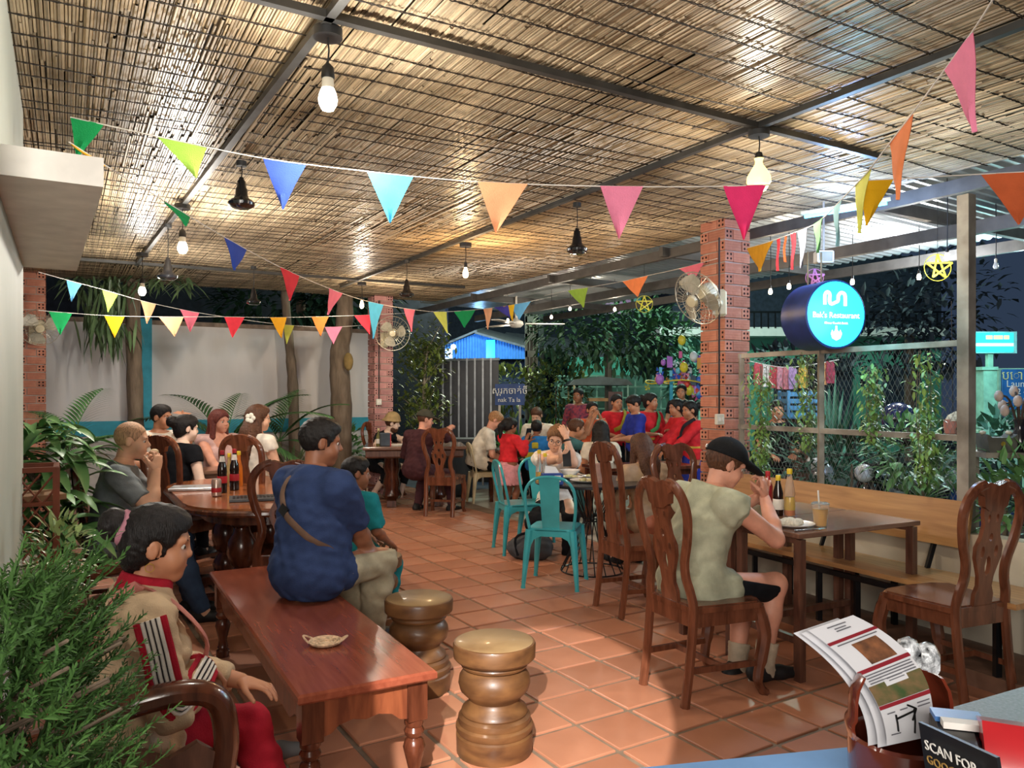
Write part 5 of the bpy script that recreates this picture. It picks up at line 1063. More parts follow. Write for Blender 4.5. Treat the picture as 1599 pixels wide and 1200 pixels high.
# star lanterns
def star(label, px, py, d, r_, m):
    root = thing('star_lantern', label, 'lantern', P(px, py, d), 0, 'star lanterns'); mb = MB(); pt = [V((r_*math.sin(2*PI*k*2/5), -.01*k, r_*math.cos(2*PI*k*2/5))) for k in range(5)]
    for k in range(5): mb.bar(pt[k], pt[(k+1) % 5], .008, .012)
    mb.build('star_frame', m, root); mb = MB(); mb.tube([(r_*1.02*math.cos(2*PI*i/28), 0, r_*1.02*math.sin(2*PI*i/28)) for i in range(28)], .003, 5, closed=True); mb.build('ring', m, root); mb = MB(); mb.tube([(0, 0, r_), (0, 0, awz(P(px, py, d))-P(px, py, d).z)], .002, 5); mb.build('hanging_cord', CORD, root)
star('yellow star lantern in a ring right of the round sign', 1464, 418, 5.6, .095, mat('yellow_bamboo', '#d8d44a', .5)); star('yellow star lantern left of the tilted pillar fan', 1006, 475, 8.5, .09, MATS['yellow_bamboo']); star('pink patterned star lantern behind the round sign', 1272, 434, 6.2, .07, mat('pink_bamboo', '#e49be0', .5))
# ---------------------------------------------------------------- round illuminated sign
sg = thing('round_sign', 'round glowing cyan restaurant sign hung on a deep dark drum', 'sign', P(1305, 491, 5.0)); SGY = E_SGN = emis('cyan_lightbox', '#2fe0ee', 1.5)
sfz = V((-.10*0+.34, -.94, 0)).normalized(); sfz = V((.10, -1, 0)).normalized(); srot = M((V((-sfz.y, sfz.x, 0)), UP, sfz)).transposed()
SR_ = .215; srx = .78; q_ = V((-1, 0, 0))
sfz = (V((.245, -.97, 0))).normalized(); srot = M((V((-sfz.y, sfz.x, 0)), UP, sfz)).transposed()
MB().lathe([(SR_*1.04, -.27), (SR_*1.04, .0), (SR_, .004)], 48, rot=srot).build('drum', mat('dark_blue_drum', '#243a78', .4), sg)
MB().lathe([(SR_*.98, .0045), (.0001, .0046)], 48, rot=srot).build('light_face', SGY, sg)
WE = emis('white_sign_letters', '#ffffff', 1.6)
text('lettering', "Bak's Restaurant", .052, srot@V((0, -.008, .006)), srot, WE, sg, .0006); text('lettering', 'Khmer Food & Drink', .020, srot@V((0, -.058, .006)), srot, WE, sg, .0006)
mb = MB(); pts = [(-.085, .06), (-.085, .12), (-.07, .14), (-.05, .13), (-.05, .08), (-.035, .065), (-.01, .075), (.01, .085), (.015, .12), (.035, .14), (.06, .13), (.065, .10), (.065, .055)]
mb.tube([srot@V((x, y, .006)) for x, y in [(p.x, p.y) for p in spline([V((a, b, 0)) for a, b in pts], 4)]], .011, 6); mb.build('khmer_emblem', WE, sg)
mb = MB(); mb.prism([(-.03, -.10), (-.04, -.125), (-.03, -.155), (0, -.17), (.03, -.155), (.042, -.125), (.03, -.10), (.02, -.12), (.008, -.10), (.006, -.075), (-.006, -.075), (-.008, -.10), (-.02, -.12)], srot@V((0, 0, .006)), srot.col[0], srot.col[1], .001); mb.build('hand_emblem', WE, sg)
mb = MB()
for s in (-.12, -.02): mb.tube([srot@V((s, .20, -.12)), srot@V((s, .42, -.12))], .006, 6)
mb.build('hanging_rod', STEEL, sg)
lamp('sign_glow', sg.location+sfz*.25, 7, (.3, .85, 1), .15)
# blue neon strip under the awning
nl = thing('neon_strip', 'cyan neon tube under the metal awning above the round sign', 'lamp', P(1318, 330, 5.2)); mb = MB(); mb.tube([(-.22, .12, -.01), (.22, -.14, .02)], .012, 8); mb.build('tube', emis('cyan_neon', '#4fd4ff', 6), nl); mb = MB(); mb.bar((-.24, .13, .015), (.24, -.15, .045), .03, .02); mb.build('fixture', WPL, nl)
lamp('neon_glow', nl.location-UP*.08, 34, (.35, .55, 1), .1)
sp_ = thing('flood_light', 'small white floodlight box under the awning', 'lamp', P(1286, 402, 5.7)); mb = MB(); mb.box((0, 0, 0), (.12, .08, .09), ch=.008); mb.build('housing', WPL, sp_); mb = MB(); mb.box((0, -.042, 0), (.10, .006, .07)); mb.build('lens', GLASS, sp_); mb = MB(); mb.tube([(0, 0, .04), (0, 0, awz(P(1286, 402, 5.7))-P(1286, 402, 5.7).z)], .008, 6); mb.build('bracket', STEEL, sp_)
# ---------------------------------------------------------------- plants
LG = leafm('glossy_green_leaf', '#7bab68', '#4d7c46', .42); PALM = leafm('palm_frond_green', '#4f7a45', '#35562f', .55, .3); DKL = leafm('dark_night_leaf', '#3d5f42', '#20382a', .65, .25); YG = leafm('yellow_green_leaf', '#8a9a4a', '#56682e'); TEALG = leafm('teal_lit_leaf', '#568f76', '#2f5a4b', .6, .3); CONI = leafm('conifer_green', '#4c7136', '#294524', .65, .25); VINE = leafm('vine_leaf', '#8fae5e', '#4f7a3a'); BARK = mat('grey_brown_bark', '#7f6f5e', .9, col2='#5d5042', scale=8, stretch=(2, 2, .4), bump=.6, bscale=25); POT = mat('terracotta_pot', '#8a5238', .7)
def leaf(mb, base, dirv, L, w, droop=.5, up=UP, n=4, fold=.25):
    d = V(dirv).normalized(); sd = d.cross(up); sd = sd.normalized() if sd.length > 1e-3 else V((1, 0, 0)); p = V(base); vs = []
    for i in range(n+1):
        t = i/n; ww = w*math.sin(PI*min(1, .12+t*.88))**.7*(1 if t < 1 else .05); nrm = sd.cross(d)
        vs += [p-sd*ww+nrm*fold*ww, p, p+sd*ww+nrm*fold*ww]
        d = (d-UP*droop/n).normalized(); p = p+d*L/n
    mb.add(vs, [(i*3+j, i*3+j+1, i*3+j+4, i*3+j+3) for i in range(n) for j in (0, 1)], 0, True)
def bush(mb, c, rad3, n, L, w, rr, shell=.55, droop=.4):
    c = V(c)
    for _ in range(n):
        while True:
            v = V((rr.uniform(-1, 1), rr.uniform(-1, 1), rr.uniform(-1, 1)))
            if shell < v.length < 1: break
        p = c+V((v.x*rad3[0], v.y*rad3[1], v.z*rad3[2])); d = (v+V((rr.uniform(-.7, .7), rr.uniform(-.7, .7), rr.uniform(-.4, .7)))).normalized(); leaf(mb, p, d, L*rr.uniform(.7, 1.3), w*rr.uniform(.7, 1.2), droop, n=2)
def shrub(name, label, cat, base, blobs, n, L, w, m, group=None, trunk=None, seed=1, droop=.4):
    rr = random.Random(seed); b = V(base); root = thing(name, label, cat, b, 0, group); mb = MB()
    for c, r3 in blobs: bush(mb, c, r3, n, L, w, rr, droop=droop)
    o = mb.build('foliage', m, root); o['kind'] = 'stuff'; mb = MB()
    for t in (trunk or [[(0, 0, 0), tuple(blobs[0][0])]]): mb.tube(spline(t, 3) if len(t) > 2 else t, [.03*(1-.7*i/max(1, (len(t) if len(t) <= 2 else (len(t)-1)*3+1)-1)) for i in range(len(t) if len(t) <= 2 else (len(t)-1)*3+1)], 6)
    mb.build('stem', BARK, root); return root
def fx(p, z=0): return V((p.x, p.y, z))
# broad-leaved plant at the left
rr = random.Random(5); pl_ = thing('leafy_plant', 'large potted plant with broad arching green leaves behind the lattice shelf', 'plant', fx(P(72, 700, 4.6)))
protos = []
for k in range(4):
    mb = MB(); leaf(mb, (0, 0, 0), (1, 0, .9-.25*k), .40, .042, 1.4, n=7, fold=.3); protos.append(mb)
pm_ = [None]*4; mb = MB()
for k in range(150):
    t = k/150; kk = k % 4; a = k*2.399; zb = .42+.86*t**.8
    if pm_[kk] is None: o = pm_[kk] = protos[kk].build('leaf', LG, pl_)
    else: o = pm_[kk].copy(); COL.objects.link(o); o.parent = pl_
    sc_ = rr.uniform(.7, 1.08)*(1-.15*t); o.location = (rr.uniform(-.14, .14)+.05*math.cos(a), rr.uniform(-.12, .12)+.05*math.sin(a), zb); o.rotation_euler = (rr.uniform(-.3, .3), rr.uniform(-.35, .25), a); o.scale = (sc_, sc_, sc_)
for k in range(5): mb.tube(spline([(rr.uniform(-.05, .05), rr.uniform(-.05, .05), .3), (rr.uniform(-.1, .1), rr.uniform(-.1, .1), .7), (rr.uniform(-.15, .15), rr.uniform(-.12, .12), 1.1)], 4), .014, 6)
mb.build('stem', BARK, pl_); MB().lathe([(.13, 0), (.17, .02), (.20, .30), (.215, .32), (.215, .36), (.19, .36), (.18, .3), (.0001, .3)], 24).build('pot', POT, pl_)
# conifer in the left foreground
rr = random.Random(11); cp_ = thing('conifer_shrub', 'feathery bright green conifer filling the lower left corner', 'plant', V((-.86, 1.28, 0))); mb = MB()
def spray(mb, p, d, L, rr, lvl=0):
    n = 7; q = V(p); d = V(d).normalized(); prev = q
    for i in range(n):
        d = (d+V((rr.uniform(-.12, .12), rr.uniform(-.12, .12), rr.uniform(-.02, .14)))).normalized(); nx = q+d*L/n; sd = d.cross(V((rr.uniform(-1, 1), rr.uniform(-1, 1), .3))).normalized()
        mb.add([q-sd*.0016, q+sd*.0016, nx+sd*.001, nx-sd*.001], [(0, 1, 2, 3)])
        for s in (-1, 1):
            for m in range(2):
                e = (d*.75+sd*s*.75+V((rr.uniform(-.35, .35),)*1+(rr.uniform(-.35, .35), rr.uniform(-.2, .3)))).normalized(); l_ = L*.22*(1-.6*i/n)*rr.uniform(.7, 1.2); b0 = q.lerp(nx, m*.5); t_ = b0+e*l_; w_ = e.cross(d); w_ = w_.normalized()*.0021 if w_.length > 1e-4 else sd*.0021
                mb.add([b0-w_*.6, b0+w_*.6, b0+e*l_*.6+w_, t_, b0+e*l_*.6-w_], [(0, 1, 2, 3, 4)])
        q = nx
for k in range(860):
    a = rr.uniform(0, 2*PI); z = rr.uniform(.55, 1.14); rad_ = .205*(1-max(0, (z-.75)/.55)**1.4); r0 = rad_*rr.uniform(.35, .9); p = V((.0+r0*math.cos(a), r0*math.sin(a), z)); spray(mb, p, (math.cos(a), math.sin(a), rr.uniform(.1, .9)), rr.uniform(.09, .17), rr)
o = mb.build('foliage', CONI, cp_); o['kind'] = 'stuff'; mb = MB(); mb.tube([(0, 0, .3), (.01, 0, 1.1)], [.02, .004], 6)
for k in range(40):
    a = rr.uniform(0, 6.28); z = rr.uniform(.45, 1.0); mb.tube([(0, 0, z), (.2*math.cos(a), .2*math.sin(a), z+.1)], .003, 4)
mb.build('stem', BARK, cp_); MB().lathe([(.14, 0), (.2, .3), (.22, .36), (.2, .36), (.0001, .3)], 20).build('pot', POT, cp_)
shrub('herb_plant', 'small pale green herb in front of the lattice shelf', 'plant', fx(P(92, 900, 2.7)), [((0, 0, .88), (.10, .10, .16))], 240, .05, .008, leafm('pale_herb_leaf', '#9fae74', '#5f7a44'), seed=8)
# palms
def palm(label, base, fronds, h, m=PALM, group='areca palms along the garden wall', name='palm_plant', trunk=.03, wleaf=.014):
    root = thing(name, label, 'palm', fx(base), 0, group)
    for a, el, L in fronds:
        mb = MB(); d = V((math.cos(a)*math.cos(el), math.sin(a)*math.cos(el), math.sin(el))); p = V((0, 0, h)); pts = [p.copy()]; dd = d.copy(); n = 22
        for i in range(n): dd = (dd-UP*.055).normalized(); p = p+dd*L/n; pts.append(p.copy())
        mb.tube(pts, [.008*(1-.8*i/n) for i in range(n+1)], 5)
        for i in range(3, n+1):
            t = (pts[i]-pts[i-1]).normalized(); sd = t.cross(UP).normalized()
            for s in (-1, 1):
                ll = L*.34*math.sin(PI*min(.97, .15+.8*i/n))**.6; leaf(mb, pts[i], (t*.75+sd*s*.8+UP*.25), ll, wleaf, .55, n=3, fold=.1)
        mb.build('frond', m, root)
    mb = MB(); mb.tube([(0, 0, 0), (0, 0, h)], trunk, 8); mb.build('stem', BARK, root); return root
palm('arching palm in front of the turquoise pilaster', P(352, 700, 9.5), [(3.0, .8, 1.35), (3.3, .45, 1.15), (2.7, 1.05, 1.2), (.15, .85, 1.35), (-.2, .45, 1.1), (.5, 1.05, 1.2), (1.6, 1.2, .9), (-1.2, .7, .8)], .80, wleaf=.02)
palm('palm behind the leafy plant at the left', P(105, 700, 7.6), [(2.6, 1.0, .9), (.2, .45, 1.0), (-.3, .3, .95), (1.5, 1.2, .9), (3.3, .5, .8), (.9, .7, .9), (2.2, .6, .8), (.1, .7, 1.0)], .85, wleaf=.019)
palm('palm fronds at the right of the arching palm', P(436, 700, 10.0), [(2.5, .9, .9), (.3, .8, .8), (3.2, .4, .7), (0, .3, .7), (1.4, 1.2, .9), (.2, 1.0, 1.0)], .85, wleaf=.019)
# trunks
def trunk(name, label, pts, r0, r1, extra=None):
    root = thing(name, label, 'tree', fx(V(pts[0]), V(pts[0]).z)); o_ = V(pts[0]); mb = MB(); sp = spline(pts, 6); mb.tube(sp, [r0+(r1-r0)*i/(len(sp)-1)+.006*math.sin(i*2.1) for i in range(len(sp))], 12); mb.build('trunk', BARK, root, o_); return root, o_
PBARK = mat('palm_pole_bark', '#8d7d6a', .8)
t1, o1 = trunk('tree', 'straight grey trunk in front of the white wall with drooping leaves above', [P(214, 760, 9.6), P(211, 620, 9.6), P(207, 480, 9.6), P(203, 420, 9.6)], .095, .085)
rr = random.Random(21); mb = MB()
for k in range(170):
    x = rr.gauss(165, 22); y0 = rr.uniform(425, 520); p = P(x, y0, 9.4+rr.uniform(-.3, .3)); leaf(mb, p, (rr.uniform(-.5, .5), rr.uniform(-.5, .5), -.6), rr.uniform(.25, .5), .02, .9, n=3)
for k in range(120):
    p = P(rr.uniform(105, 300), rr.uniform(425, 445), 9.6+rr.uniform(-.4, .4)); leaf(mb, p, (rr.uniform(-1, 1), rr.uniform(-.5, .5), -.1), rr.uniform(.2, .4), .018, .8, n=3)
o = mb.build('foliage', leafm('drooping_olive_leaf', '#6f8a5e', '#40583c'), t1, o1); o['kind'] = 'stuff'
trunk('palm_tree', 'slender leaning palm trunk right of the arching palm', [P(462, 790, 11.3), P(458, 620, 11.3), P(452, 540, 11.3), P(443, 440, 11.3)], .09, .055)
t3, o3 = trunk('jackfruit_tree', 'thick dark jackfruit trunk with one fruit on it', [P(528, 790, 11.2), P(533, 650, 11.2), P(530, 560, 11.2), P(538, 500, 11.2), P(538, 440, 11.2)], .17, .11)
MB().ball(P(544, 565, 11.0), (.07, .07, .13), 14, 10).build('jackfruit', mat('jackfruit_skin', '#8a7344', .9, bump=.8, bscale=120), t3, o3)
# far dark foliage behind the garden wall, under the roof edge
def canopy(name, label, blobs, n, L, w, m, seed, trunkpts, group='trees in the dark'):
    rr = random.Random(seed); o_ = fx(V(blobs[0][0])); root = thing(name, label, 'tree', o_, 0, group); mb = MB()
    for c, r3 in blobs: bush(mb, c, r3, n, L, w, rr, .3, .6)
    o = mb.build('foliage', m, root, o_); o['kind'] = 'stuff'; mb = MB(); mb.tube(trunkpts, .08, 6); mb.build('trunk', BARK, root, o_)
canopy('tree', 'dark leafy tree above the garden wall left of the pinkish pillar', [(P(440, 470, 13.5), (1.3, .6, .6)), (P(540, 465, 13.8), (.9, .5, .5))], 420, .3, .05, DKL, 31, [P(470, 760, 13.6), P(470, 470, 13.6)])
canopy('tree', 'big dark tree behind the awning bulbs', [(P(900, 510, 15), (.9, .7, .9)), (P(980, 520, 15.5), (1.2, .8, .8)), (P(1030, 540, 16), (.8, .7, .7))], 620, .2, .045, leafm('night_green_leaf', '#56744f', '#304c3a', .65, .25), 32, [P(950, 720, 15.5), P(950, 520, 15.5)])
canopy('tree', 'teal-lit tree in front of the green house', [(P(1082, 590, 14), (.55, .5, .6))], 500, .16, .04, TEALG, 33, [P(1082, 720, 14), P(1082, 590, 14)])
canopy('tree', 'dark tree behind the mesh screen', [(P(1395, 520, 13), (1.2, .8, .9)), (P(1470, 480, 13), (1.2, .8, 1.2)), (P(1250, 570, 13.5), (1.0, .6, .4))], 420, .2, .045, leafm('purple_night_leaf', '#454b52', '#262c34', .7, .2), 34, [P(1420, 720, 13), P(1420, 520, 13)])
# small tree beside the pinkish pillar
rr = random.Random(41); o_ = fx(P(662, 700, 12.2)); sr = thing('small_tree', 'slender pale-stemmed young tree between the pinkish pillar and the black gate', 'tree', o_); mb = MB()
mb.tube(spline([P(658, 740, 12.2), P(661, 640, 12.2), P(664, 575, 12.2), P(668, 540, 12.2)], 5), [.035-.0016*i for i in range(16)], 8)
br = []
for k in range(30):
    y = rr.uniform(545, 690); p = P(662, y, 12.2); e = P(662+rr.uniform(-42, 36), y-rr.uniform(15, 45), 12.2+rr.uniform(-.3, .3)); mb.tube([p, p.lerp(e, .5)+UP*-.03, e], [.011, .008, .004], 5); br.append((p, e))
mb.build('branches', mat('pale_bark', '#a79a84', .8), sr, o_); mb = MB()
for p, e in br:
    for k in range(34): q = p.lerp(e, rr.uniform(.3, 1.05))+V((rr.gauss(0, .09), rr.gauss(0, .09), rr.gauss(0, .09))); leaf(mb, q, (rr.uniform(-1, 1), rr.uniform(-1, 1), rr.uniform(-.5, .8)), .12, .022, .5, n=2)
for k in range(420): q = P(rr.gauss(660, 20), rr.gauss(555, 17), 12.2+rr.uniform(-.4, .4)); leaf(mb, q, (rr.uniform(-1, 1), rr.uniform(-1, 1), rr.uniform(-.5, .8)), .12, .022, .5, n=2)
o = mb.build('foliage', YG, sr, o_); o['kind'] = 'stuff'
# small plants along the wall and at the entrance
for i, (px, d, h, s_, lb, m) in enumerate(((545, 11.6, .55, .24, 'dark round-leaved plant left of the pinkish pillar', LG), (505, 11.2, .4, .22, 'leafy plant behind the man in navy', LG))):
    shrub('potted_plant', lb, 'plant', fx(P(px, 700, d)), [((0, 0, h), (s_, s_, h*.8))], 170, .14, .035, m, 'plants along the garden wall', seed=50+i)
def spiky(label, base, n, L, w, m, z0=0, seed=3, spread=1.0, group='spiky plants'):
    rr = random.Random(seed); root = thing('spiky_plant', label, 'plant', fx(base, z0), 0, group); protos_ = []
    for k in range(n):
        mb = MB(); a = rr.uniform(0, 6.28); el = rr.uniform(.35, 1.4); leaf(mb, (0, 0, .03), (math.cos(a)*math.cos(el)*spread, math.sin(a)*math.cos(el)*spread, math.sin(el)), L*rr.uniform(.7, 1.1), w, .45, n=5, fold=.4); mb.build('leaf', m, root)
    mb = MB(); mb.tube([(0, 0, 0), (0, 0, .1)], .04, 8); mb.build('stem', BARK, root)
spiky('spiky pale green plant by the foot of the palm trunk', P(455, 720, 9.8), 26, .55, .028, leafm('yucca_leaf', '#7f9468', '#4c6442'), .35, 61)
spiky('lush strap-leaved plant beside the blue road sign', P(815, 690, 12.5), 60, .9, .03, leafm('bright_strap_leaf', '#5f9a4c', '#33602f'), .35, 62); spiky('second strap-leaved plant in front of the parked bikes', P(862, 690, 12.2), 44, .8, .026, MATS['bright_strap_leaf'], .3, 63)
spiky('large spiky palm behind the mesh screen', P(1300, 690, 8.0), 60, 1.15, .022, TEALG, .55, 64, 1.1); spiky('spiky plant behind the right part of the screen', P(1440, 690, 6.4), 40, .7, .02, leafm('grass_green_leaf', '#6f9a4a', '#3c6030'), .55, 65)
# vines hanging on the screen
def vine(label, px, y0, y1, d, w_, n, seed):
    rr = random.Random(seed); top = P(px, y0, d); bot = P(px, y1, d); root = thing('hanging_vine', label, 'plant', top, 0, 'vines on the mesh screen'); mb = MB()
    for k in range(n):
        t = rr.random()**.85; p = top.lerp(bot, t)+V((rr.gauss(0, w_)*(1.1-.5*t), rr.gauss(0, .03), 0)); leaf(mb, p, (rr.uniform(-1, 1), rr.uniform(-1, .3), rr.uniform(-.8, .3)), rr.uniform(.035, .06), .011, .6, n=2)
    o = mb.build('foliage', VINE, root, top); o['kind'] = 'stuff'; mb = MB()
    for k in range(4): x = rr.gauss(0, w_*.6); mb.tube(spline([top+V((x, 0, 0)), top.lerp(bot, .5)+V((x*1.3, 0, 0)), bot+V((x*.4, 0, 0))], 4), .0022, 4)
    mb.build('stem', BARK, root, top)
vine('leafy vine hanging on the screen next to the brick pillar', 1190, 572, 750, 5.75, .05, 520, 71); vine('thin vine hanging at the screen below the round sign', 1262, 545, 700, 5.45, .05, 330, 72); vine('vine hanging in the middle of the right screen panel', 1364, 572, 690, 4.95, .04, 300, 73); vine('long vine hanging near the grey post', 1446, 548, 760, 4.6, .05, 420, 74)
# bushes behind the screen and at the right edge
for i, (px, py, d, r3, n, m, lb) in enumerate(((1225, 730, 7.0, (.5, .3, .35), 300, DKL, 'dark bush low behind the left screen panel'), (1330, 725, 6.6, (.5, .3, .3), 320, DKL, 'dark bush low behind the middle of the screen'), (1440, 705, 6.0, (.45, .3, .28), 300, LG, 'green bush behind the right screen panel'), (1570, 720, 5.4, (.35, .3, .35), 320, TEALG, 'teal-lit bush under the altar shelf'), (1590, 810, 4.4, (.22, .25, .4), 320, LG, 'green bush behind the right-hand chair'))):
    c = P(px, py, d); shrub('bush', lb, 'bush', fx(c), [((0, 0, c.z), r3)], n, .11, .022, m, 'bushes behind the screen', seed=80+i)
shrub('hedge_plant', 'yellow-green climbing bush on the fence by the concrete pole', 'bush', fx(P(800, 600, 15)), [((0, 0, 1.55), (.9, .3, .5)), ((.9, 0, 1.5), (.7, .3, .6))], 420, .14, .035, YG, seed=90)
shrub('hedge_plant', 'dark green creeper over the fence right of the concrete pole', 'bush', fx(P(868, 600, 14.6)), [((0, 0, 1.6), (.5, .3, .7))], 360, .14, .03, DKL, seed=91)
# ---------------------------------------------------------------- outside: lane, neighbours, vehicles
GRN = mat('green_lit_wall', '#58a68c', .6, var=.08, scale=2); GRN2 = mat('teal_painted_board', '#3f8a78', .6, var=.06); GRD = mat('dark_green_wall', '#3f5f52', .8); PGRN = mat('pale_green_paint', '#9fd0b8', .5)  # green light on the house wall is put into its colour
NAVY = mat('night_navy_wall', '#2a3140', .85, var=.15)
def quadbox(name, pts, th, m, parent, off):
    mb = MB(); slabq(mb, [V(p) for p in pts], th); return mb.build(name, m, parent, off)
def pbox(mb, x0, x1, y0, y1, d, th=.1, m=0):
    a, b = P(x0, y0, d), P(x1, y1, d); mb.box(((a.x+b.x)/2, d+th/2, (a.z+b.z)/2), (abs(b.x-a.x), th, abs(a.z-b.z)), m=m)
def pthing(name, label, cat, px, d, group=None): return thing(name, label, cat, fx(P(px, 700, d)), 0, group)
# far houses
h1 = pthing('house', 'green-lit house with white balcony slab behind the brick pillar', 'building', 1200, 20.5); o_ = h1.location.copy()
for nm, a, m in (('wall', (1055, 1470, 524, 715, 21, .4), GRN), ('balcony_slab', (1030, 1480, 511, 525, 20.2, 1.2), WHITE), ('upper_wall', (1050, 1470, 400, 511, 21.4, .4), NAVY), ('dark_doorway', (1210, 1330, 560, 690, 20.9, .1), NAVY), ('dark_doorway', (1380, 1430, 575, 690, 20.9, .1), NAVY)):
    mb = MB(); pbox(mb, *a); mb.build(nm, m, h1, o_)
mb = MB()
for k in range(40): pbox(mb, 1045+k*11, 1047+k*11, 488, 512, 20.15, .03)
pbox(mb, 1040, 1480, 486, 489, 20.15, .04); mb.build('balcony_railing', BLACK, h1, o_)
for x0, x1, y0, y1 in ((925, 985, 463, 490), (912, 922, 468, 492), (990, 1003, 462, 480)):
    pass
h2 = pthing('house', 'dark house with dim magenta windows far behind the awning bulbs', 'building', 930, 25); o_ = h2.location.copy()
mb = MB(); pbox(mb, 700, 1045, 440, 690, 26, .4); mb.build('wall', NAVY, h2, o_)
for i, (x0, x1, y0, y1, c) in enumerate(((945, 985, 462, 490, '#7a3f78'), (922, 936, 466, 492, '#6a5a86'), (990, 1004, 462, 484, '#2f6a66'))):
    mb = MB(); pbox(mb, x0-2, x1+2, y0-2, y1+2, 25.92, .1); f_ = mb.build('window', BLACK, h2, o_); mb = MB(); pbox(mb, x0, x1, y0, y1, 25.9, .05); mb.build('pane', emis('dim_window_%d' % i, c, .35), f_, o_)
quadbox('roof', [P(790, 522, 24), P(1000, 545, 24), P(1000, 566, 22), P(770, 548, 22)], .06, mat('grey_tin_roof', '#6c6f70', .6), h2, o_)
# blue-lit corrugated stall; the blue light is put into the sheet colour
bl = pthing('market_stall', 'blue-lit stall with corrugated metal gable above the black gate', 'building', 765, 19); o_ = bl.location.copy(); BLUE = mat('blue_lit_sheet', '#5d9fe0', .45, .1, var=.06)
top = lambda x: 542-22*(x-690)/55 if x < 745 else 520+28*(x-745)/100
mb = MB(); xs = [690+2.2*i for i in range(71)]; vs = [P(x, top(x), 19+(.05 if i % 2 else 0)) for i, x in enumerate(xs)]+[P(x, 561, 19+(.05 if i % 2 else 0)) for i, x in enumerate(xs)]; k = len(xs)
mb.add(vs, [(i, i+1, k+i+1, k+i) for i in range(k-1)]); mb.build('corrugated_gable', BLUE, bl, o_)
quadbox('roof', [P(742, 518, 18.9), P(850, 549, 18.9), P(880, 545, 22), P(760, 514, 22)], .05, MATS['grey_tin_roof'], bl, o_)
quadbox('roof', [P(745, 518, 18.9), P(686, 543, 18.9), P(690, 540, 22), P(758, 514, 22)], .05, MATS['grey_tin_roof'], bl, o_)
mb = MB(); pbox(mb, 759, 773, 531, 560, 18.9, .03); mb.build('lit_panel', emis('cyan_lit_panel', '#18b4e8', .9), bl, o_)
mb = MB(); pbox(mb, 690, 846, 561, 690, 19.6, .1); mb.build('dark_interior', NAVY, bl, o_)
lamp('stall_light', P(745, 545, 17.6), 60, (.3, .6, 1), .1)
ws = pthing('lightbox_sign', 'small white lit shop sign at the left end of the blue stall', 'sign', 697, 18.4); o_ = ws.location.copy(); mb = MB(); pbox(mb, 687, 706, 545, 562, 18.4, .12); mb.build('box', emis('white_lightbox', '#cfe4ff', .8), ws, o_)
mb = MB(); [pbox(mb, x, x+w, y, y+1.4, 18.38, .01) for x, w, y in ((690, 8, 549), (690, 13, 553), (690, 11, 557))]; mb.build('lettering', mat('blue_print', '#4b5fa0', .5), ws, o_)
sb = thing('stall_bulb', 'round white bulb on the blue stall beside its small sign', 'lamp', P(708, 542, 18.3)); MB().ball((0, 0, 0), .06, 12, 8).build('globe', emis('white_globe', '#f4f8ff', 5), sb); MB().tube([(0, .05, 0), (0, .6, .03)], .015, 6).build('arm', STEEL, sb)
# black gate
gt = pthing('sliding_gate', 'black sheet-metal gate with pale vertical bars at the entrance', 'gate', 730, 13.4); o_ = gt.location.copy(); BG_ = mat('black_gate_sheet', '#20242a', .35, .3)
for k in range(8):
    x0 = 680+k*12.4; mb = MB(); a, b = P(x0, 562, 13.6-.05*k), P(x0+12, 562, 13.55-.05*k); mb.box(((a.x+b.x)/2, 13.6-.05*k, 1.0), (.128, .03, 2.1)); mb.build('panel', BG_, gt, o_)
    if k: mb = MB(); mb.bar((a.x, 13.5-.05*k, -.1), (a.x-.0, 13.5-.05*k, 2.08), .018, .03); mb.build('bar', mat('pale_grey_bar', '#9ba0a6', .4, .3), gt, o_)
mb = MB(); mb.bar(P(678, 563, 13.5), P(780, 561, 13.15), .05, .04); mb.build('top_rail', MATS['pale_grey_bar'], gt, o_)
bx_ = pthing('storage_box', 'dark plastic box standing at the foot of the black gate', 'box', 722, 11.2); o_ = bx_.location.copy(); mb = MB(); pbox(mb, 705, 742, 690, 773, 11.4, .4); mb.build('body', mat('dark_blue_plastic', '#242c34', .5), bx_, o_); mb = MB(); pbox(mb, 703, 744, 686, 691, 11.36, .46); mb.build('lid', BLKPL, bx_, o_)
# concrete pole with openings
cpz = pthing('concrete_pole', 'perforated concrete utility pole beyond the blue stall', 'pole', 830, 16); o_ = cpz.location.copy(); CP = mat('pale_concrete_pole', '#a9a79a', .8)
mb = MB(); pbox(mb, 820, 823.5, 440, 690, 16, .2); pbox(mb, 837, 840, 440, 690, 16, .2)
for k in range(9): pbox(mb, 820, 840, 440+k*27, 450+k*27, 16, .2); pbox(mb, 826, 828, 450+k*27, 467+k*27, 16, .2); pbox(mb, 832, 834, 450+k*27, 467+k*27, 16, .2)
pbox(mb, 821, 839, 440, 690, 16.12, .02); mb.build('shaft', CP, cpz, o_); mb = MB(); mb.bar(P(845, 440, 16.3), P(846, 690, 16.3), .1, .1); mb.build('brace', mat('dark_concrete', '#5d5f5c', .8), cpz, o_)
# blue road sign
rs = pthing('road_sign', 'blue road sign with white Khmer lettering beside the gate', 'sign', 796, 13.0); o_ = rs.location.copy(); mb = MB(); pbox(mb, 773, 819, 600, 633, 13.0, .03); mb.build('board', mat('blue_sign_paint', '#23447f', .5), rs, o_); mb = MB()
for x in (780, 812): mb.bar(P(x, 633, 13.02), fx(P(x, 700, 13.02), -.1), .04, .04)
mb.build('post', STEEL, rs, o_); FR = M(((1, 0, 0), (0, 0, -1), (0, 1, 0)))
text('lettering', 'ស្រុកចាត់ថី', .15, P(796, 611, 12.98)-o_, FR, WHITE, rs); text('lettering', 'nak Ta la', .105, P(795, 625, 12.98)-o_, FR, WHITE, rs)
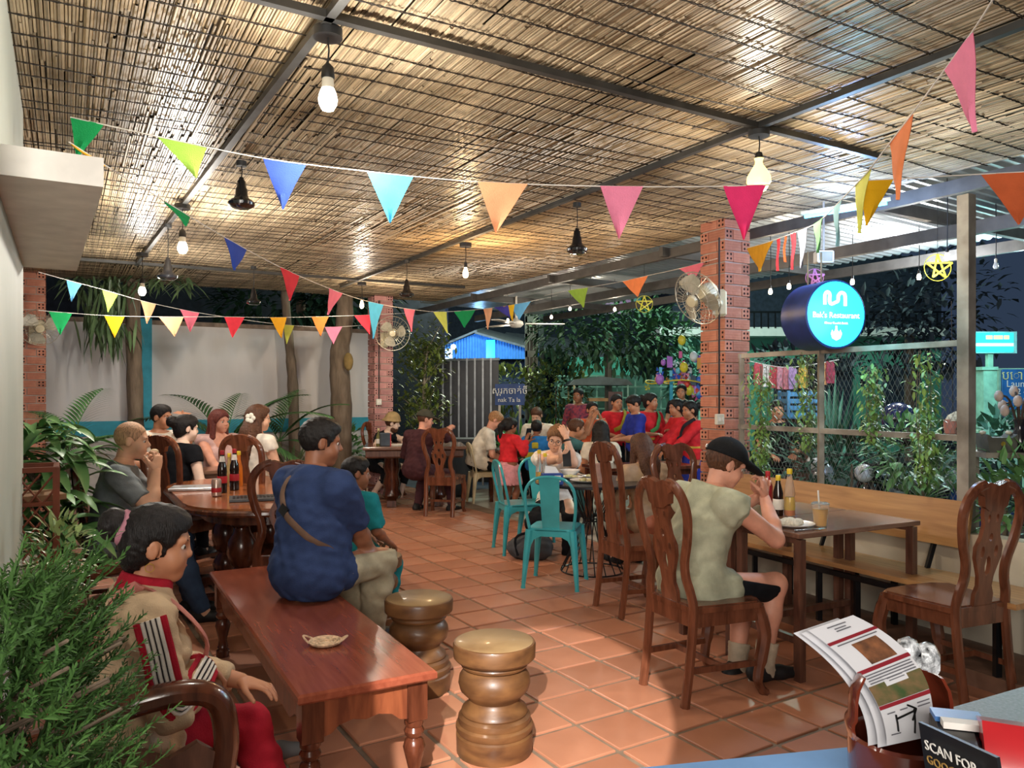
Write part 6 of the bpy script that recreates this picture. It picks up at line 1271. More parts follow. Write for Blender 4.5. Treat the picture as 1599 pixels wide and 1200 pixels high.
# green fence and board across the lane
gf = pthing('grid_fence', 'mint green grid fence across the lane', 'fence', 1000, 17); o_ = gf.location.copy()
for i in range(14):
    mb = MB(); a = P(872+i*20, 588, 17); mb.bar(V((a.x, 17, .35)), V((a.x, 17, 1.86)), .035, .035); mb.build('upright', PGRN, gf, o_)
for z in (1.86, 1.62, 1.38, 1.14, .90, .66): mb = MB(); mb.bar(V((P(866, 600, 17).x, 16.98, z)), V((P(1140, 600, 17).x, 16.98, z)), .03, .03); mb.build('rail', PGRN, gf, o_)
mb = MB(); pbox(mb, 866, 1142, 650, 738, 17.05, .2); mb.build('base_wall', mat('grey_green_plinth', '#7f9a8c', .8), gf, o_); mb = MB(); pbox(mb, 866, 1142, 588, 652, 17.5, .05); mb.build('backing_sheet', GRD, gf, o_)
gb = pthing('sign_board', 'plain teal board rising behind the grid fence', 'board', 940, 17.6); o_ = gb.location.copy(); mb = MB(); pbox(mb, 887, 987, 558, 590, 17.65, .06); mb.build('panel', GRN2, gb, o_); mb = MB(); [mb.bar(P(x, 590, 17.75), fx(P(x, 700, 17.75)), .06, .06) for x in (892, 982)]; mb.build('post', STEEL, gb, o_)
# tuk-tuk
tk = pthing('tuk_tuk', 'dark green tuk-tuk carriage with canvas roof parked in the lane', 'tuk-tuk', 943, 13.6); o_ = tk.location.copy(); DG = mat('dark_green_bodywork', '#26443c', .35, coat=.3)
mb = MB(); a, b = P(893, 597, 13.6), P(984, 597, 13.6); w = b.x-a.x; mb.prism([(-w/2-.05, 0), (w/2+.05, 0), (w/2-.05, .10), (0, .15), (-w/2+.05, .10)], V(((a.x+b.x)/2, 14.3, 1.62)), (1, 0, 0), (0, 0, 1), 1.5); mb.build('roof', mat('grey_canvas_roof', '#6a7672', .8), tk, o_)
for x in (a.x+.04, b.x-.04):
    for y in (13.6, 15.0): mb = MB(); mb.bar((x, y, .5), (x, y, 1.64), .03, .03); mb.build('post', PGRN if x > 0 and x > 1.5 else mat('cream_post', '#c9c08c', .5), tk, o_)
mb = MB(); mb.prism([(-w/2, .28), (w/2, .28), (w/2, .75), (w/2-.12, .85), (-w/2+.1, .85), (-w/2, .6)], V(((a.x+b.x)/2, 14.3, 0)), (1, 0, 0), (0, 0, 1), 1.4); mb.build('body', DG, tk, o_)
mb = MB(); pbox(mb, 950, 972, 612, 645, 13.58, .05); mb.build('wooden_panel', W_FRAME, tk, o_); mb = MB(); pbox(mb, 920, 950, 622, 627, 13.6, .4); mb.build('bench', mat('tan_seat', '#b88f5a', .6), tk, o_)
RUB = mat('black_rubber', '#191a1b', .8)
def wheel(parent, c, r_, w_, off, axis=(0, 1, 0)):
    rot = frame(axis); mb = MB(); mb.tube([V(c)+rot@V((r_*.82*math.cos(2*PI*i/24), r_*.82*math.sin(2*PI*i/24), 0)) for i in range(24)], w_, 8, closed=True); wo_ = mb.build('wheel', RUB, parent, off); mb = MB()
    for k in range(8): mb.bar(V(c), V(c)+rot@V((r_*.75*math.cos(k*PI/4), r_*.75*math.sin(k*PI/4), 0)), .012, .012)
    mb.lathe([(r_*.7, -.015), (r_*.75, -.015), (r_*.75, .015), (r_*.7, .015)], 24, c, rot=rot); mb.build('rim', CHR, wo_, off)
wheel(tk, (a.x+.62, 13.55, .32), .34, .06, o_); wheel(tk, (a.x+.62, 15.05, .32), .34, .06, o_)
# motorbikes
def moto(label, px, d, rz, m):
    root = thing('motorbike', label, 'motorbike', fx(P(px, 700, d), -.12), rad(rz), 'parked motorbikes')
    for x in (-.62, .62): wheel(root, (x, 0, .29), .29, .055, None)
    mb = MB(); mb.tube(spline([(-.62, .06, .29), (-.2, .06, .36), (.25, .05, .42), (.45, 0, .82)], 4), .035, 8); mb.tube([(.62, .07, .29), (.50, .06, .70), (.42, 0, .95)], .022, 8); mb.tube([(.62, -.07, .29), (.50, -.06, .70), (.42, 0, .95)], .022, 8); mb.build('frame', CHR, root)
    mb = MB(); mb.ball((.0, 0, .42), (.26, .14, .16), 12, 8); mb.ball((-.1, .13, .30), (.32, .04, .045), 10, 6); mb.build('engine', mat('engine_metal', '#6e7174', .3, .7), root)
    mb = MB(); mb.ball((-.32, 0, .66), (.42, .13, .12), 14, 8); mb.ball((.42, 0, .68), (.12, .16, .28), 12, 8); mb.build('fairing', m, root)
    mb = MB(); mb.ball((-.22, 0, .78), (.38, .13, .06), 14, 8); mb.build('seat', BLKPL, root); mb = MB(); mb.ball((.62, 0, .56), (.26, .07, .05), 12, 6); mb.build('mudguard', m, root)
    mb = MB(); mb.tube([(.28, .33, 1.02), (.40, .12, 1.0), (.42, 0, .98), (.40, -.12, 1.0), (.28, -.33, 1.02)], .014, 8); mb.build('handlebar', BLKPL, root); mb = MB(); mb.ball((.50, 0, .92), (.07, .09, .08), 12, 8); mb.build('headlight', mat('headlight_glass', '#dfe6ea', .1, coat=.8), root)
    for s in (-1, 1): mb = MB(); mb.tube([(.36, s*.2, 1.0), (.36, s*.26, 1.16)], .006, 6); mb.ball((.36, s*.29, 1.2), (.015, .06, .04), 10, 6); mb.build('mirror', BLKPL, root)
    return root
moto('dark motorbike parked behind the right panel of the mesh screen', 1420, 6.7, 200, mat('black_bike_paint', '#1d2026', .15, coat=.9)); moto('silver-grey motorbike parked beside it behind the screen', 1345, 7.6, 190, mat('silver_bike_paint', '#8d949a', .2, .4, coat=.6))
moto('grey motorbike parked left of the tuk-tuk', 858, 13.2, 205, MATS['silver_bike_paint']); moto('motorbike with blue fairing at the far right edge', 1600, 6.0, 170, mat('blue_bike_paint', '#2c4f8f', .2, coat=.8)); moto('dark motorbike parked behind the dancers in red', 1090, 11.4, 160, MATS['black_bike_paint'])
hm = thing('helmet', 'shiny dark blue helmet on the motorbike behind the screen', 'helmet', P(1402, 652, 6.6)); MB().lathe([(.125, -.08), (.135, -.02), (.125, .05), (.09, .10), (.04, .125), (.0001, .13)], 20).build('shell', mat('navy_helmet_paint', '#1d2c5a', .08, coat=1), hm); mb = MB(); mb.tube([(.13*math.cos(t), -.13*math.sin(t)*1.02, -.02) for t in [.3+2.4*k/8 for k in range(9)]], .02, 6); mb.build('visor', BLKPL, hm)
# toy cart with a ring of colourful toys
ty = pthing('toy_stand', 'toy seller stand crowded with bright balloons and pinwheels behind the dancers', 'stand', 1055, 12.6); o_ = ty.location.copy(); rr = random.Random(77)
mb = MB(); mb.bar(fx(P(1048, 700, 12.6), -.1), P(1048, 590, 12.6), .05, .05); mb.build('pole', mat('cyan_pole_paint', '#3fb4d8', .5), ty, o_); mb = MB(); cc_ = P(1058, 597, 12.6); mb.tube([cc_+V((.52*math.cos(t), .3*math.sin(t), .03*math.sin(3*t))) for t in [2*PI*k/24 for k in range(24)]], .012, 6, closed=True); mb.build('hoop', YEL, ty, o_)
tc_ = ['#e8d23c', '#e46aa0', '#e0e4e8', '#3c6ac8', '#d8483c', '#6ac0d8', '#b070c8', '#f0a0b8', '#303848', '#e8a040']
for k in range(64):
    p = P(rr.gauss(1062, 22), rr.gauss(585, 13), 12.6+rr.uniform(-.3, .3)) if k < 44 else P(rr.uniform(1075, 1103), rr.uniform(590, 622), 12.4); mb = MB(); s_ = rr.uniform(.035, .075)
    if k % 3 == 0: mb.ball(p, (s_, s_*.7, s_*1.3), 10, 6)
    elif k % 3 == 1:
        for q in range(4): a = q*PI/2+k; mb.add([p, p+V((math.cos(a), .1, math.sin(a)))*s_*1.5, p+V((math.cos(a+.9), -.1, math.sin(a+.9)))*s_*1.1], [(0, 1, 2), (2, 1, 0)])
    else: mb.prism([(-s_*.6, -s_*1.4), (s_*.6, -s_*1.4), (s_*.7, s_), (-s_*.5, s_*1.2)], p, (1, .3*rr.uniform(-1, 1), .3*rr.uniform(-1, 1)), (0, .2, 1), .02)
    mb.build('toy', mat('toy_%d' % (k % 10), tc_[k % 10], .35, var=.05), ty, o_)
PST = spline([P(1165, 563, 9.4), P(1230, 574, 9.4), P(1310, 562, 9.4)], 8)
for k, (px, py, c) in enumerate(((1184, 585, '#d8505c'), (1197, 590, '#e8e0dc'), (1208, 594, '#c8404c'), (1219, 596, '#d890a0'), (1229, 594, '#c87880'), (1237, 592, '#b890c0'), (1254, 591, '#e0b850'), (1284, 587, '#d8a070'), (1296, 584, '#a03c50'))):
    p = P(px, 592, 9.4); p.z = np.interp(p.x, [q.x for q in PST], [q.z for q in PST])-.148; mb = MB(); mb.prism([(-.05, -.12), (.05, -.12), (.06, .0), (.05, .12), (-.05, .12), (-.06, 0)], (0, 0, 0), (1, .2, 0), (0, 0, 1), .03); mb.prism([(-.05, .12), (.05, .12), (.045, .15), (-.045, .15)], (0, 0, 0), (1, .2, 0), (0, 0, 1), .004)
    o = mb.build('snack_packet', mat('packet_%d' % k, c, .3, var=.2, scale=30, coat=.3)); o.location = p; tag(o, ('red snack packet next to the brick pillar', 'white snack packet second from the brick pillar', 'dark red snack packet third from the brick pillar', 'pale pink snack packet fourth from the brick pillar', 'dusty rose snack packet fifth from the brick pillar', 'lilac snack packet strung higher than its neighbours', 'yellow snack packet above the blue crate', 'tan snack packet left of the screen upright', 'crimson snack packet right of the screen upright')[k]+', behind the screen', 'packet', 'snack packets strung behind the screen')
mb = MB(); mb.tube(PST, .006, 5); tag(mb.build('packet_string', ROPE), 'string the snack packets hang from behind the screen', 'string')
cr_ = thing('plastic_crate', 'blue plastic crate seen through the left screen panel', 'crate', P(1248, 632, 9.0)); CRB = mat('blue_crate_plastic', '#4f8fc0', .5); mb = MB()
for k in range(4): mb.box((0, -.15, -.12+.08*k), (.36, .02, .05)); mb.box((0, .15, -.12+.08*k), (.36, .02, .05)); mb.box((-.18, 0, -.12+.08*k), (.02, .3, .05)); mb.box((.18, 0, -.12+.08*k), (.02, .3, .05))
for x in (-.18, .18):
    for y in (-.15, .15): mb.box((x, y, 0), (.03, .03, .32))
mb.box((0, 0, -.15), (.36, .3, .02)); mb.build('body', CRB, cr_); mb = MB(); mb.bar((-.15, 0, -1.35), (-.15, 0, -.16), .05, .3); mb.bar((.15, 0, -1.35), (.15, 0, -.16), .05, .3); mb.build('stand', W_FRAME, cr_)
# right edge: shop sign on green pillar, laundry board, altar shelf
gp = pthing('gate_pillar', 'mint green gate pillar carrying a glowing shop sign', 'pillar', 1548, 10); o_ = gp.location.copy(); mb = MB(); pbox(mb, 1536, 1557, 576, 720, 10, .2); mb.build('shaft', mat('mint_pillar_paint', '#8cc8b0', .6), gp, o_); mb = MB(); pbox(mb, 1534, 1559, 573, 578, 9.97, .26); mb.build('capstone', MATS['mint_pillar_paint'], gp, o_)
mb = MB(); pbox(mb, 1543, 1551, 550, 575, 10.05, .06); mb.build('bracket', MATS['mint_pillar_paint'], gp, o_)
lb = pthing('lightbox_sign', 'glowing cyan rectangular shop lightbox right of the grey post', 'sign', 1552, 10); o_ = lb.location.copy(); mb = MB(); pbox(mb, 1512, 1588, 518, 552, 10, .16); mb.build('case', mat('pale_cyan_case', '#8fd0d0', .5), lb, o_); mb = MB(); pbox(mb, 1514, 1583, 520, 550, 9.985, .02); mb.build('light_face', emis('cyan_shop_face', '#2fd8d8', 1.0), lb, o_)
mb = MB(); pbox(mb, 1514, 1583, 536, 541, 9.98, .01); mb.build('white_band', emis('pale_cyan_band', '#b0fff4', 1.0), lb, o_); mb = MB(); [pbox(mb, x, x+w_, 524, 530, 9.98, .01) for x, w_ in ((1540, 10), (1552, 14), (1568, 8))]; mb.build('lettering', emis('yellow_sign_letters', '#d8f088', 1.0), lb, o_)
lamp('shop_sign_glow', P(1545, 535, 9.4), 10, (.4, 1, 1), .15)
lw_ = pthing('laundry_sign', 'blue laundry board with white and yellow lettering on the gate at the right', 'sign', 1585, 10.4); o_ = lw_.location.copy(); mb = MB(); pbox(mb, 1566, 1640, 577, 640, 10.4, .03); mb.build('board', mat('sign_blue_board', '#2f6fb4', .5), lw_, o_); text('lettering', 'បោកអ៊ុត', .17, P(1600, 587, 10.38)-o_, FR, mat('cream_letters', '#e8e0a0', .5), lw_); text('lettering', 'Laundry', .13, P(1596, 600, 10.38)-o_, FR, WHITE, lw_); text('lettering', '012 - 092', .11, P(1600, 612, 10.38)-o_, FR, WHITE, lw_)
ge = pthing('grid_gate', 'pale green barred gate behind the laundry board', 'gate', 1590, 10.5); o_ = ge.location.copy()
for k in range(7): mb = MB(); a = P(1560+k*13, 600, 10.5); mb.bar(V((a.x, 10.5, 0)), V((a.x, 10.5, 1.8)), .03, .03); mb.build('bar', PGRN, ge, o_)
for z in (.2, .8, 1.25, 1.8): mb = MB(); mb.bar(V((P(1556, 600, 10.5).x, 10.49, z)), V((P(1645, 600, 10.5).x, 10.49, z)), .03, .03); mb.build('rail', PGRN, ge, o_)
sh = pthing('wall_shelf', 'grey plank shelf with a stone censer right of the post', 'shelf', 1560, 4.5); o_ = sh.location.copy(); z_ = P(1560, 706, 4.5).z; mb = MB(); mb.box((P(1575, 700, 4.5).x, 4.55, z_-.015), (.36, .26, .03)); mb.build('plank', STEEL, sh, o_); mb = MB(); [mb.bar((P(x, 700, 4.6).x, 4.6, z_-.03), (P(x, 700, 4.6).x, 4.6, -.05), .035, .035) for x in (1522, 1625)]; mb.build('support', STEEL, sh, o_)
cs = thing('stone_censer', 'dark grey stone censer box with a gold medallion on the shelf', 'censer', V((P(1556, 700, 4.5).x, 4.5, z_))); STN = mat('dark_grey_stone', '#5b5a54', .8); mb = MB(); mb.prism([(-.075, 0), (.075, 0), (.09, .085), (.085, .105), (.06, .085), (-.06, .085), (-.085, .105), (-.09, .085)], (0, 0, 0), (1, 0, 0), (0, 0, 1), .12); mb.build('body', STN, cs); MB().lathe([(.014, -.003), (.0001, -.005)], 14, (0, -.061, .05), rot=frame((0, 1, 0))).build('medallion', mat('gold_paint', '#c8a24a', .3, .6), cs)
for x in (-.08, .07): mb = MB(); mb.ball((x, 0, .112), (.018, .018, .012), 10, 6); mb.build('knob', mat('cream_stone', '#cfc6b0', .6), cs)
vs_ = thing('flower_vase', 'dark vase of drooping pale lotus buds at the right edge', 'vase', V((P(1592, 700, 4.5).x, 4.5, z_))); MB().lathe([(.03, 0), (.045, .02), (.05, .07), (.03, .12), (.025, .16), (.035, .19)], 20).build('body', mat('dark_glazed_vase', '#2c2a30', .15, coat=.6), vs_)
for k in range(9):
    a = 2*PI*k/9; e = V((.11*math.cos(a), .08*math.sin(a), .24+.14*((k*7) % 5)/5)); mb = MB(); mb.tube(spline([(0, 0, .1), e*.5+UP*.14, e], 4), .006, 6); mb.build('stalk', mat('dark_stalk', '#4a3b30', .6), vs_); mb = MB(); mb.ball(e, (.024, .024, .034), 10, 7); mb.build('bud', mat('pale_lotus_bud', '#cdb9ae', .6), vs_)
hp_ = thing('hanging_pot', 'small terracotta pot with a pale dotted cover left of the post', 'pot', P(1488, 664, 5.6)); MB().lathe([(.04, -.07), (.055, -.06), (.062, .02), (.055, .04), (.0001, .03)], 20).build('body', mat('salmon_pot', '#b5705c', .7), hp_); MB().lathe([(.075, .03), (.05, .07), (.0001, .10)], 18, (.02, 0, 0)).build('cover', mat('dotted_cream_cloth', '#d8d0b4', .8, col2='#a39a7c', scale=60), hp_); mb = MB(); mb.tube([(0, 0, .1), (0, .02, .9)], .003, 5); mb.build('hanging_cord', CORD, hp_)
# pale blue banner behind the gate pillar
pb = pthing('poster_board', 'small pale blue poster standing left of the mint gate pillar', 'poster', 1522, 10.8); o_ = pb.location.copy(); mb = MB(); pbox(mb, 1512, 1527, 598, 630, 10.8, .02); mb.build('sheet', mat('pale_blue_poster', '#7fa0cc', .5, var=.2, scale=12), pb, o_); mb = MB(); mb.bar(P(1524, 630, 10.8), fx(P(1524, 700, 10.8)), .03, .03); mb.build('stick', STEEL, pb, o_)
# ---------------------------------------------------------------- people
def hip_for(px, py, d, yaw, H=1.7, lean=0, lean2=None, side=0, neck=1.0):
    s = H/1.7; lean2 = lean if lean2 is None else lean2; f = V((math.cos(rad(yaw)), math.sin(rad(yaw)), 0)); r = V((f.y, -f.x, 0))
    sp = lambda a: (UP*math.cos(rad(a))+f*math.sin(rad(a))+r*math.tan(rad(side))).normalized()
    u1, u2 = sp(lean), sp(lean2); nd = (u2*.75+UP*.45+f*.22).normalized(); return P(px, py, d)-(u1*.24+u2*.25)*s-nd*.165*s*neck
def who(label, px, py, d, yaw, **k):
    h = hip_for(px, py, d, yaw, k.get('H', 1.7), k.get('lean', 0), k.get('lean2'), k.get('side', 0), k.get('neck', 1.0)); 
    if k.pop('dbg', 0) or 1: print('HIP %-60s %.2f %.2f %.2f' % (label[:60], h.x, h.y, h.z))
    return person(label, h, yaw, **k)
C_ = cloth
BEIGE = C_('beige_track_fabric', '#c9ae8c'); REDF = C_('red_track_fabric', '#a81f30'); NAVYF = C_('navy_polo_fabric', '#2f3e63'); KHAKI = C_('khaki_trouser_fabric', '#a2977e'); SAGE = C_('sage_shirt_fabric', '#b4b59b'); BLKF = C_('black_fabric', '#17181c')
GREYT = C_('grey_tee_fabric', '#7b8286'); WHT = C_('white_tee_fabric', '#e2dacb'); JEAN = C_('blue_denim', '#3a4c66'); TEALJ = C_('teal_jacket_fabric', '#1f7f86'); CREAMSOCK = C_('beige_ribbed_sock', '#c4b49c'); PINKT = C_('pale_pink_top', '#d3aea8'); MAROON = C_('maroon_sweater', '#4a2c30'); REDC = C_('bright_red_fabric', '#d63038'); PINKS = C_('pink_skirt_fabric', '#dd9aa0'); BLUEC = C_('royal_blue_fabric', '#2f3c9c'); TEALD = C_('dark_teal_fabric', '#3f6a70'); ORG = C_('coral_skirt_fabric', '#c97a5c'); TANT = C_('tan_knit', '#b99a7a')
DKCAP = C_('black_cap_cloth', '#1b1c1f'); OLCAP = C_('olive_cap_cloth', '#4c4a3e'); KHAT = C_('khaki_hat_cloth', '#a98f64')
# 1 woman in track jacket on the settee
w1 = who('woman in a beige track jacket with striped sleeves sitting on the carved settee', 246, 846, 2.30, 34, H=1.52, g=.92, lean=6, lean2=8, hyaw=-16, hpitch=-2, female=True, skin='tan', hands=[(.02, .33, .12), P(318, 1036, 2.36)], poles=[(-.6, -.3, -1), (.8, -.5, -.35)], hdir=(None, P(368, 1076, 2.43)-P(318, 1036, 2.36)), palm=(None, (0, .1, -1)), curl=(.4, .5), feet=[(-.02, .50, -.40), P(402, 1165, 2.85)], top=dict(m=BEIGE, n='track_jacket', sleeve=1.86, t=.02, amp=.005, collar=1), bottom=dict(m=REDF, t=.012), shoes=SHOE_GREY, hair=('bun', 'black'), vox=.011)
def ring(name, w, c, n_, r_, th, m, ax=None):
    mb = MB(); rot = frame(n_); mb.tube([V(c)+rot@V((r_*math.cos(t), r_*math.sin(t), 0)) for t in [2*PI*k/24 for k in range(24)]], th, 8, closed=True); return mb.build(name, m, w['root'], w['off'])
def strip(name, w, pts, wid, m, nrm, th=.004):
    mb = MB(); mb.tube(spline(pts, 5), wid, 6, flat=(nrm, th/wid)); return mb.build(name, m, w['root'], w['off'])
def collar(w, m, r_=.062, h=.035, n='collar'):
    sd = Sdf(); a = w['nb']-w['nd']*.018; b = w['nb']+w['nd']*h; sd.cone(a, b, r_+.012, r_, k=.01, clip=[(b, w['nd']), (a, -w['nd'])]); return np_obj(n, [sd.mesh(.008)], m, w['root'], w['off'])
collar(w1, REDF, .072, .05)
WSTR = C_('white_stripe_tape', '#e6ded2'); BSTR = C_('black_stripe_tape', '#2a2226')
e_, wr = w1['arms'][1]; SRr = w1['SR']; outw = (w1['r']*1.0-w1['f']*.1+UP*.15).normalized()
def arm_line(off_side, lift):
    d1 = (e_-SRr).normalized(); d2 = (wr-e_).normalized(); s1 = d1.cross(outw).normalized(); s2 = d2.cross(outw).normalized(); o1 = (outw-d1*outw.dot(d1)).normalized(); o2 = (outw-d2*outw.dot(d2)).normalized()
    em = ((o1+o2)/2).normalized(); es = ((s1+s2)/2).normalized(); cv = lambda r_: math.sqrt(max(1e-5, r_*r_-off_side*off_side))
    return [SRr-d1*.01+o1*(cv(.083)+lift)+s1*off_side, SRr.lerp(e_, .35)+o1*(cv(.077)+lift)+s1*off_side, SRr.lerp(e_, .7)+o1*(cv(.071)+lift)+s1*off_side, e_+em*(cv(.066)+lift)+es*off_side, e_.lerp(wr, .35)+o2*(cv(.063)+lift)+s2*off_side, e_.lerp(wr, .84)+o2*(cv(.050)+lift)+s2*off_side]
for off_, wid, m in ((-.034, .0085, REDF), (.034, .0085, REDF), (-.0195, .0055, WSTR), (-.0065, .0055, WSTR), (.0065, .0055, WSTR), (.0195, .0055, WSTR), (-.013, .0018, BSTR), (0, .0018, BSTR), (.013, .0018, BSTR)):
    strip('sleeve_stripe', w1, arm_line(off_, .002), wid, m, outw, .004)
ring('cuff', w1, e_.lerp(wr, .86), wr-e_, .041, .010, REDF)
strip('shoulder_sash', w1, [w1['nb']+w1['r']*.05-w1['f']*.15-UP*.13, w1['nb']+w1['r']*.09-w1['f']*.075+UP*.02, w1['nb']+w1['r']*.105+w1['f']*.03+UP*.01, w1['S']+w1['f']*.165+w1['r']*.06-UP*.12, w1['mid']+w1['f']*.18+w1['r']*.04-UP*.03], .02, C_('dusty_pink_sash', '#c07c70'), w1['f'], .005)
mb = MB(); rot = w1['HR']; mb.tube([w1['HP'](.046*math.cos(t), -.095+.010*math.sin(2*t), .045+.046*math.sin(t)) for t in [2*PI*k/22 for k in range(22)]], .012, 8, closed=True); mb.build('hair_scrunchie', C_('pink_scrunchie', '#b07a86'), w1['root'], w1['off'])
ring('hoop_earring', w1, w1['HP'](.083, -.004, -.058), w1['hr'], .012, .0012, MATS['gold_paint'])
# 2 man in navy polo on the coffee table
w2 = who('man in a navy polo with a strap across his back, sitting on the coffee table', 501, 688, 3.86, 56, H=1.70, lean=4, lean2=6, hyaw=-34, hpitch=-4, g=1.16, skin='brown', hands=[(-.08, .34, .12), P(588, 885, 4.16)], poles=[(-.6, -.5, -1), (.5, -.9, -.4)], palm=(None, (-.1, 0, -1)), curl=(.4, .35), feet=[(-.12, .42, -.49), P(583, 985, 4.18)-UP*.0], top=dict(m=NAVYF, n='polo_shirt', sleeve=.92, t=.024, hem=-.115, amp=.004, collar=1), bottom=dict(m=KHAKI, t=.022), hair=('short', 'black'), vox=.012, shoes=SHOE_BLK)
collar(w2, NAVYF, .066, .03)
f2_, r2_, u2_ = w2['f2'], w2['r2'], w2['u2']
STRAP = C_('brown_webbing_strap', '#6b5446')
def back_line(ts):   # across the back from left shoulder to right hip
    return [w2['SL']+r2_*.09+u2_*.072+f2_*.03, w2['SL']+r2_*.095+u2_*.055-f2_*.055, w2['S']-r2_*.055-u2_*.06-f2_*.143, w2['S']+r2_*.0-u2_*.16-f2_*.163, w2['mid']+r2_*.06+u2_*.01-f2_*.158, w2['mid']+r2_*.135-u2_*.06-f2_*.105, w2['mid']+r2_*.175-u2_*.10-f2_*.02, w2['mid']+r2_*.16-u2_*.12+f2_*.06]
strip('bag_strap', w2, back_line(0), .019, STRAP, f2_, .006)
mb = MB(); c = w2['S']-r2_*.01-u2_*.15-f2_*.164; mb.box(c, (.05, .012, .045), rot=M((r2_, f2_, u2_)).transposed() @ M.Rotation(.6, 3, 'Y')); mb.build('strap_buckle', BLKPL, w2['root'], w2['off'])
# 3 boy in teal jacket
w3 = who('boy in a teal jacket with white piping sitting beside the man in navy', 556, 738, 4.78, 52, H=1.20, lean=3, hyaw=-30, g=.95, skin='brown', hands=[(-.05, .2, .03), (.12, .2, .02)], feet=[(-.07, .25, -.42), (.08, .25, -.42)], top=dict(m=TEALJ, n='jacket', sleeve=.9, t=.03, hem=-.12, amp=.004), bottom=dict(m=TEALJ, t=.015), hair=('short', 'black'), vox=.013)
strip('white_piping', w3, [w3['SR']+w3['r']*.01-w3['f']*.03+UP*.06, w3['SR']-UP*.06-w3['f']*.07, w3['SR']-UP*.18-w3['f']*.075-w3['r']*.03], .006, WHT, w3['f'], .004); strip('white_piping', w3, [w3['SR']-UP*.05-w3['f']*.075-w3['r']*.05, w3['SR']-UP*.10-w3['f']*.082-w3['r']*.055, w3['SR']-UP*.24-w3['f']*.09-w3['r']*.05], .005, WHT, w3['f'], .004)
# 4 bald man in grey tee
w4 = who('balding man in a grey tee holding food to his mouth at the oval table', 206, 686, 4.95, 22, H=1.72, lean=9, lean2=12, hyaw=-6, skin='light', hands=[P(238, 733, 5.12), P(244, 735, 4.86)], poles=[(-.5, .3, -1), (.5, .35, -1)], hdir=((.3, .1, 1), (-.25, .15, 1)), palm=((.6, -.6, 0), (-.6, -.6, 0)), curl=(.9, .85), feet=[(-.1, .50, -.46), (.14, .56, -.46)], top=dict(m=GREYT, n='tee_shirt', sleeve=.72, t=.018), bottom=dict(m=JEAN, t=.016), hair=('buzz', 'fuzz'), vox=.013)
gl_ = thing('food_wrap', 'small pale snack held to the mouth of the balding man', 'food', P(241, 706, 5.0)); MB().ball((0, 0, 0), (.03, .022, .02), 10, 7).build('roll', mat('pale_bread', '#d8c09a', .7), gl_)
# 5-8 group at the garden wall
who('dark-haired man in a white tee by the turquoise pilaster, hand at his chin', 252, 650, 7.5, -35, lean=8, hyaw=22, skin='tan', hands=[P(283, 662, 7.3), (.2, .3, .2)], poles=[(-.5, .4, -1), (.5, .3, -1)], hdir=((0, .2, 1), None), curl=(.7, .4), top=dict(m=WHT, n='tee_shirt', sleeve=.65), bottom=dict(m=BLKF), hair=('short', 'black'), vox=.018)
who('woman with dark tied hair in a black top, back turned, on the left arched chair', 291, 668, 6.75, 62, H=1.62, lean=10, hyaw=-25, female=True, skin='pale', top=dict(m=BLKF, n='top', sleeve=.35), bottom=dict(m=BLKF), hair=('bun', 'black'), vox=.018)
w7 = who('red-haired woman in a pale pink top facing the table by the garden wall', 343, 657, 7.9, -50, H=1.66, lean=4, hyaw=22, female=True, skin='pink', hands=[(-.1, .3, .15), P(357, 760, 7.5)], top=dict(m=PINKT, n='camisole', sleeve=0, low=.10), bottom=dict(m=BLKF), hair=('long', 'auburn'), vox=.017)
mb = MB(); mb.ball(w7['S']+w7['f2']*.135-UP*.06, .012, 8, 6); mb.build('pendant', BLKPL, w7['root'], w7['off'])
w8 = who('woman with long brown hair and a white flower in it on the right arched chair', 404, 652, 6.95, 60, H=1.66, lean=3, hyaw=-35, female=True, skin='light', top=dict(m=WHT, n='top', sleeve=.3), bottom=dict(m=JEAN), hair=('long', 'brown'), vox=.017)
mb = MB(); c = w8['HP'](.082, -.075, .0)
for k in range(5): a = k*2*PI/5; mb.ball(c+V((math.cos(a)*.026, -.02, math.sin(a)*.026)), (.022, .008, .022), 8, 5)
mb.build('hair_flower', mat('white_petal', '#f2eedd', .5), w8['root'], w8['off'])
# 9-10 table by the pinkish pillar
w9 = who('bearded man in a khaki bucket hat and black tee leaning on the heavy table', 613, 660, 10.95, -22, lean=22, lean2=24, hyaw=24, hpitch=-4, skin='pale', hands=[P(640, 690, 10.5), P(588, 693, 10.2)], poles=[(-.6, .2, -1), (.6, .1, -1)], top=dict(m=BLKF, n='tee_shirt', sleeve=.95, t=.022), bottom=dict(m=BLKF, len=1.5, t=.02), hair=('short', 'brown'), beard='brown', cap=('hat', KHAT), vox=.017, feet=[(-.05, .35, -.46), P(584, 770, 10.75)], shoes=mat('brown_sandal', '#6a5040', .7))
strip('neck_cord', w9, [w9['nb']-w9['r']*.06, w9['S']+w9['f2']*.12-w9['r']*.04-UP*.08, w9['S']+w9['f2']*.14-UP*.17, w9['S']+w9['f2']*.12+w9['r']*.04-UP*.08, w9['nb']+w9['r']*.06], .004, WHT, w9['f'], .003)
who('man in a dark cap and long maroon sweater turned away, arm on the chair back', 664, 655, 9.75, 62, lean=14, lean2=18, hyaw=-42, hpitch=-6, skin='pink', hands=[(-.1, .35, .2), P(704, 669, 9.6)], curl=(.5, 1.1), poles=[(-.6, .2, -1), (.8, -.2, .1)], top=dict(m=MAROON, n='sweater', sleeve=1.95, t=.024, hem=-.16, amp=.005), bottom=dict(m=MAROON), hair=('buzz', 'brown'), cap=('cap', OLCAP), vox=.016, feet=[(-.12, .2, -.47), (.3, .35, -.47)])
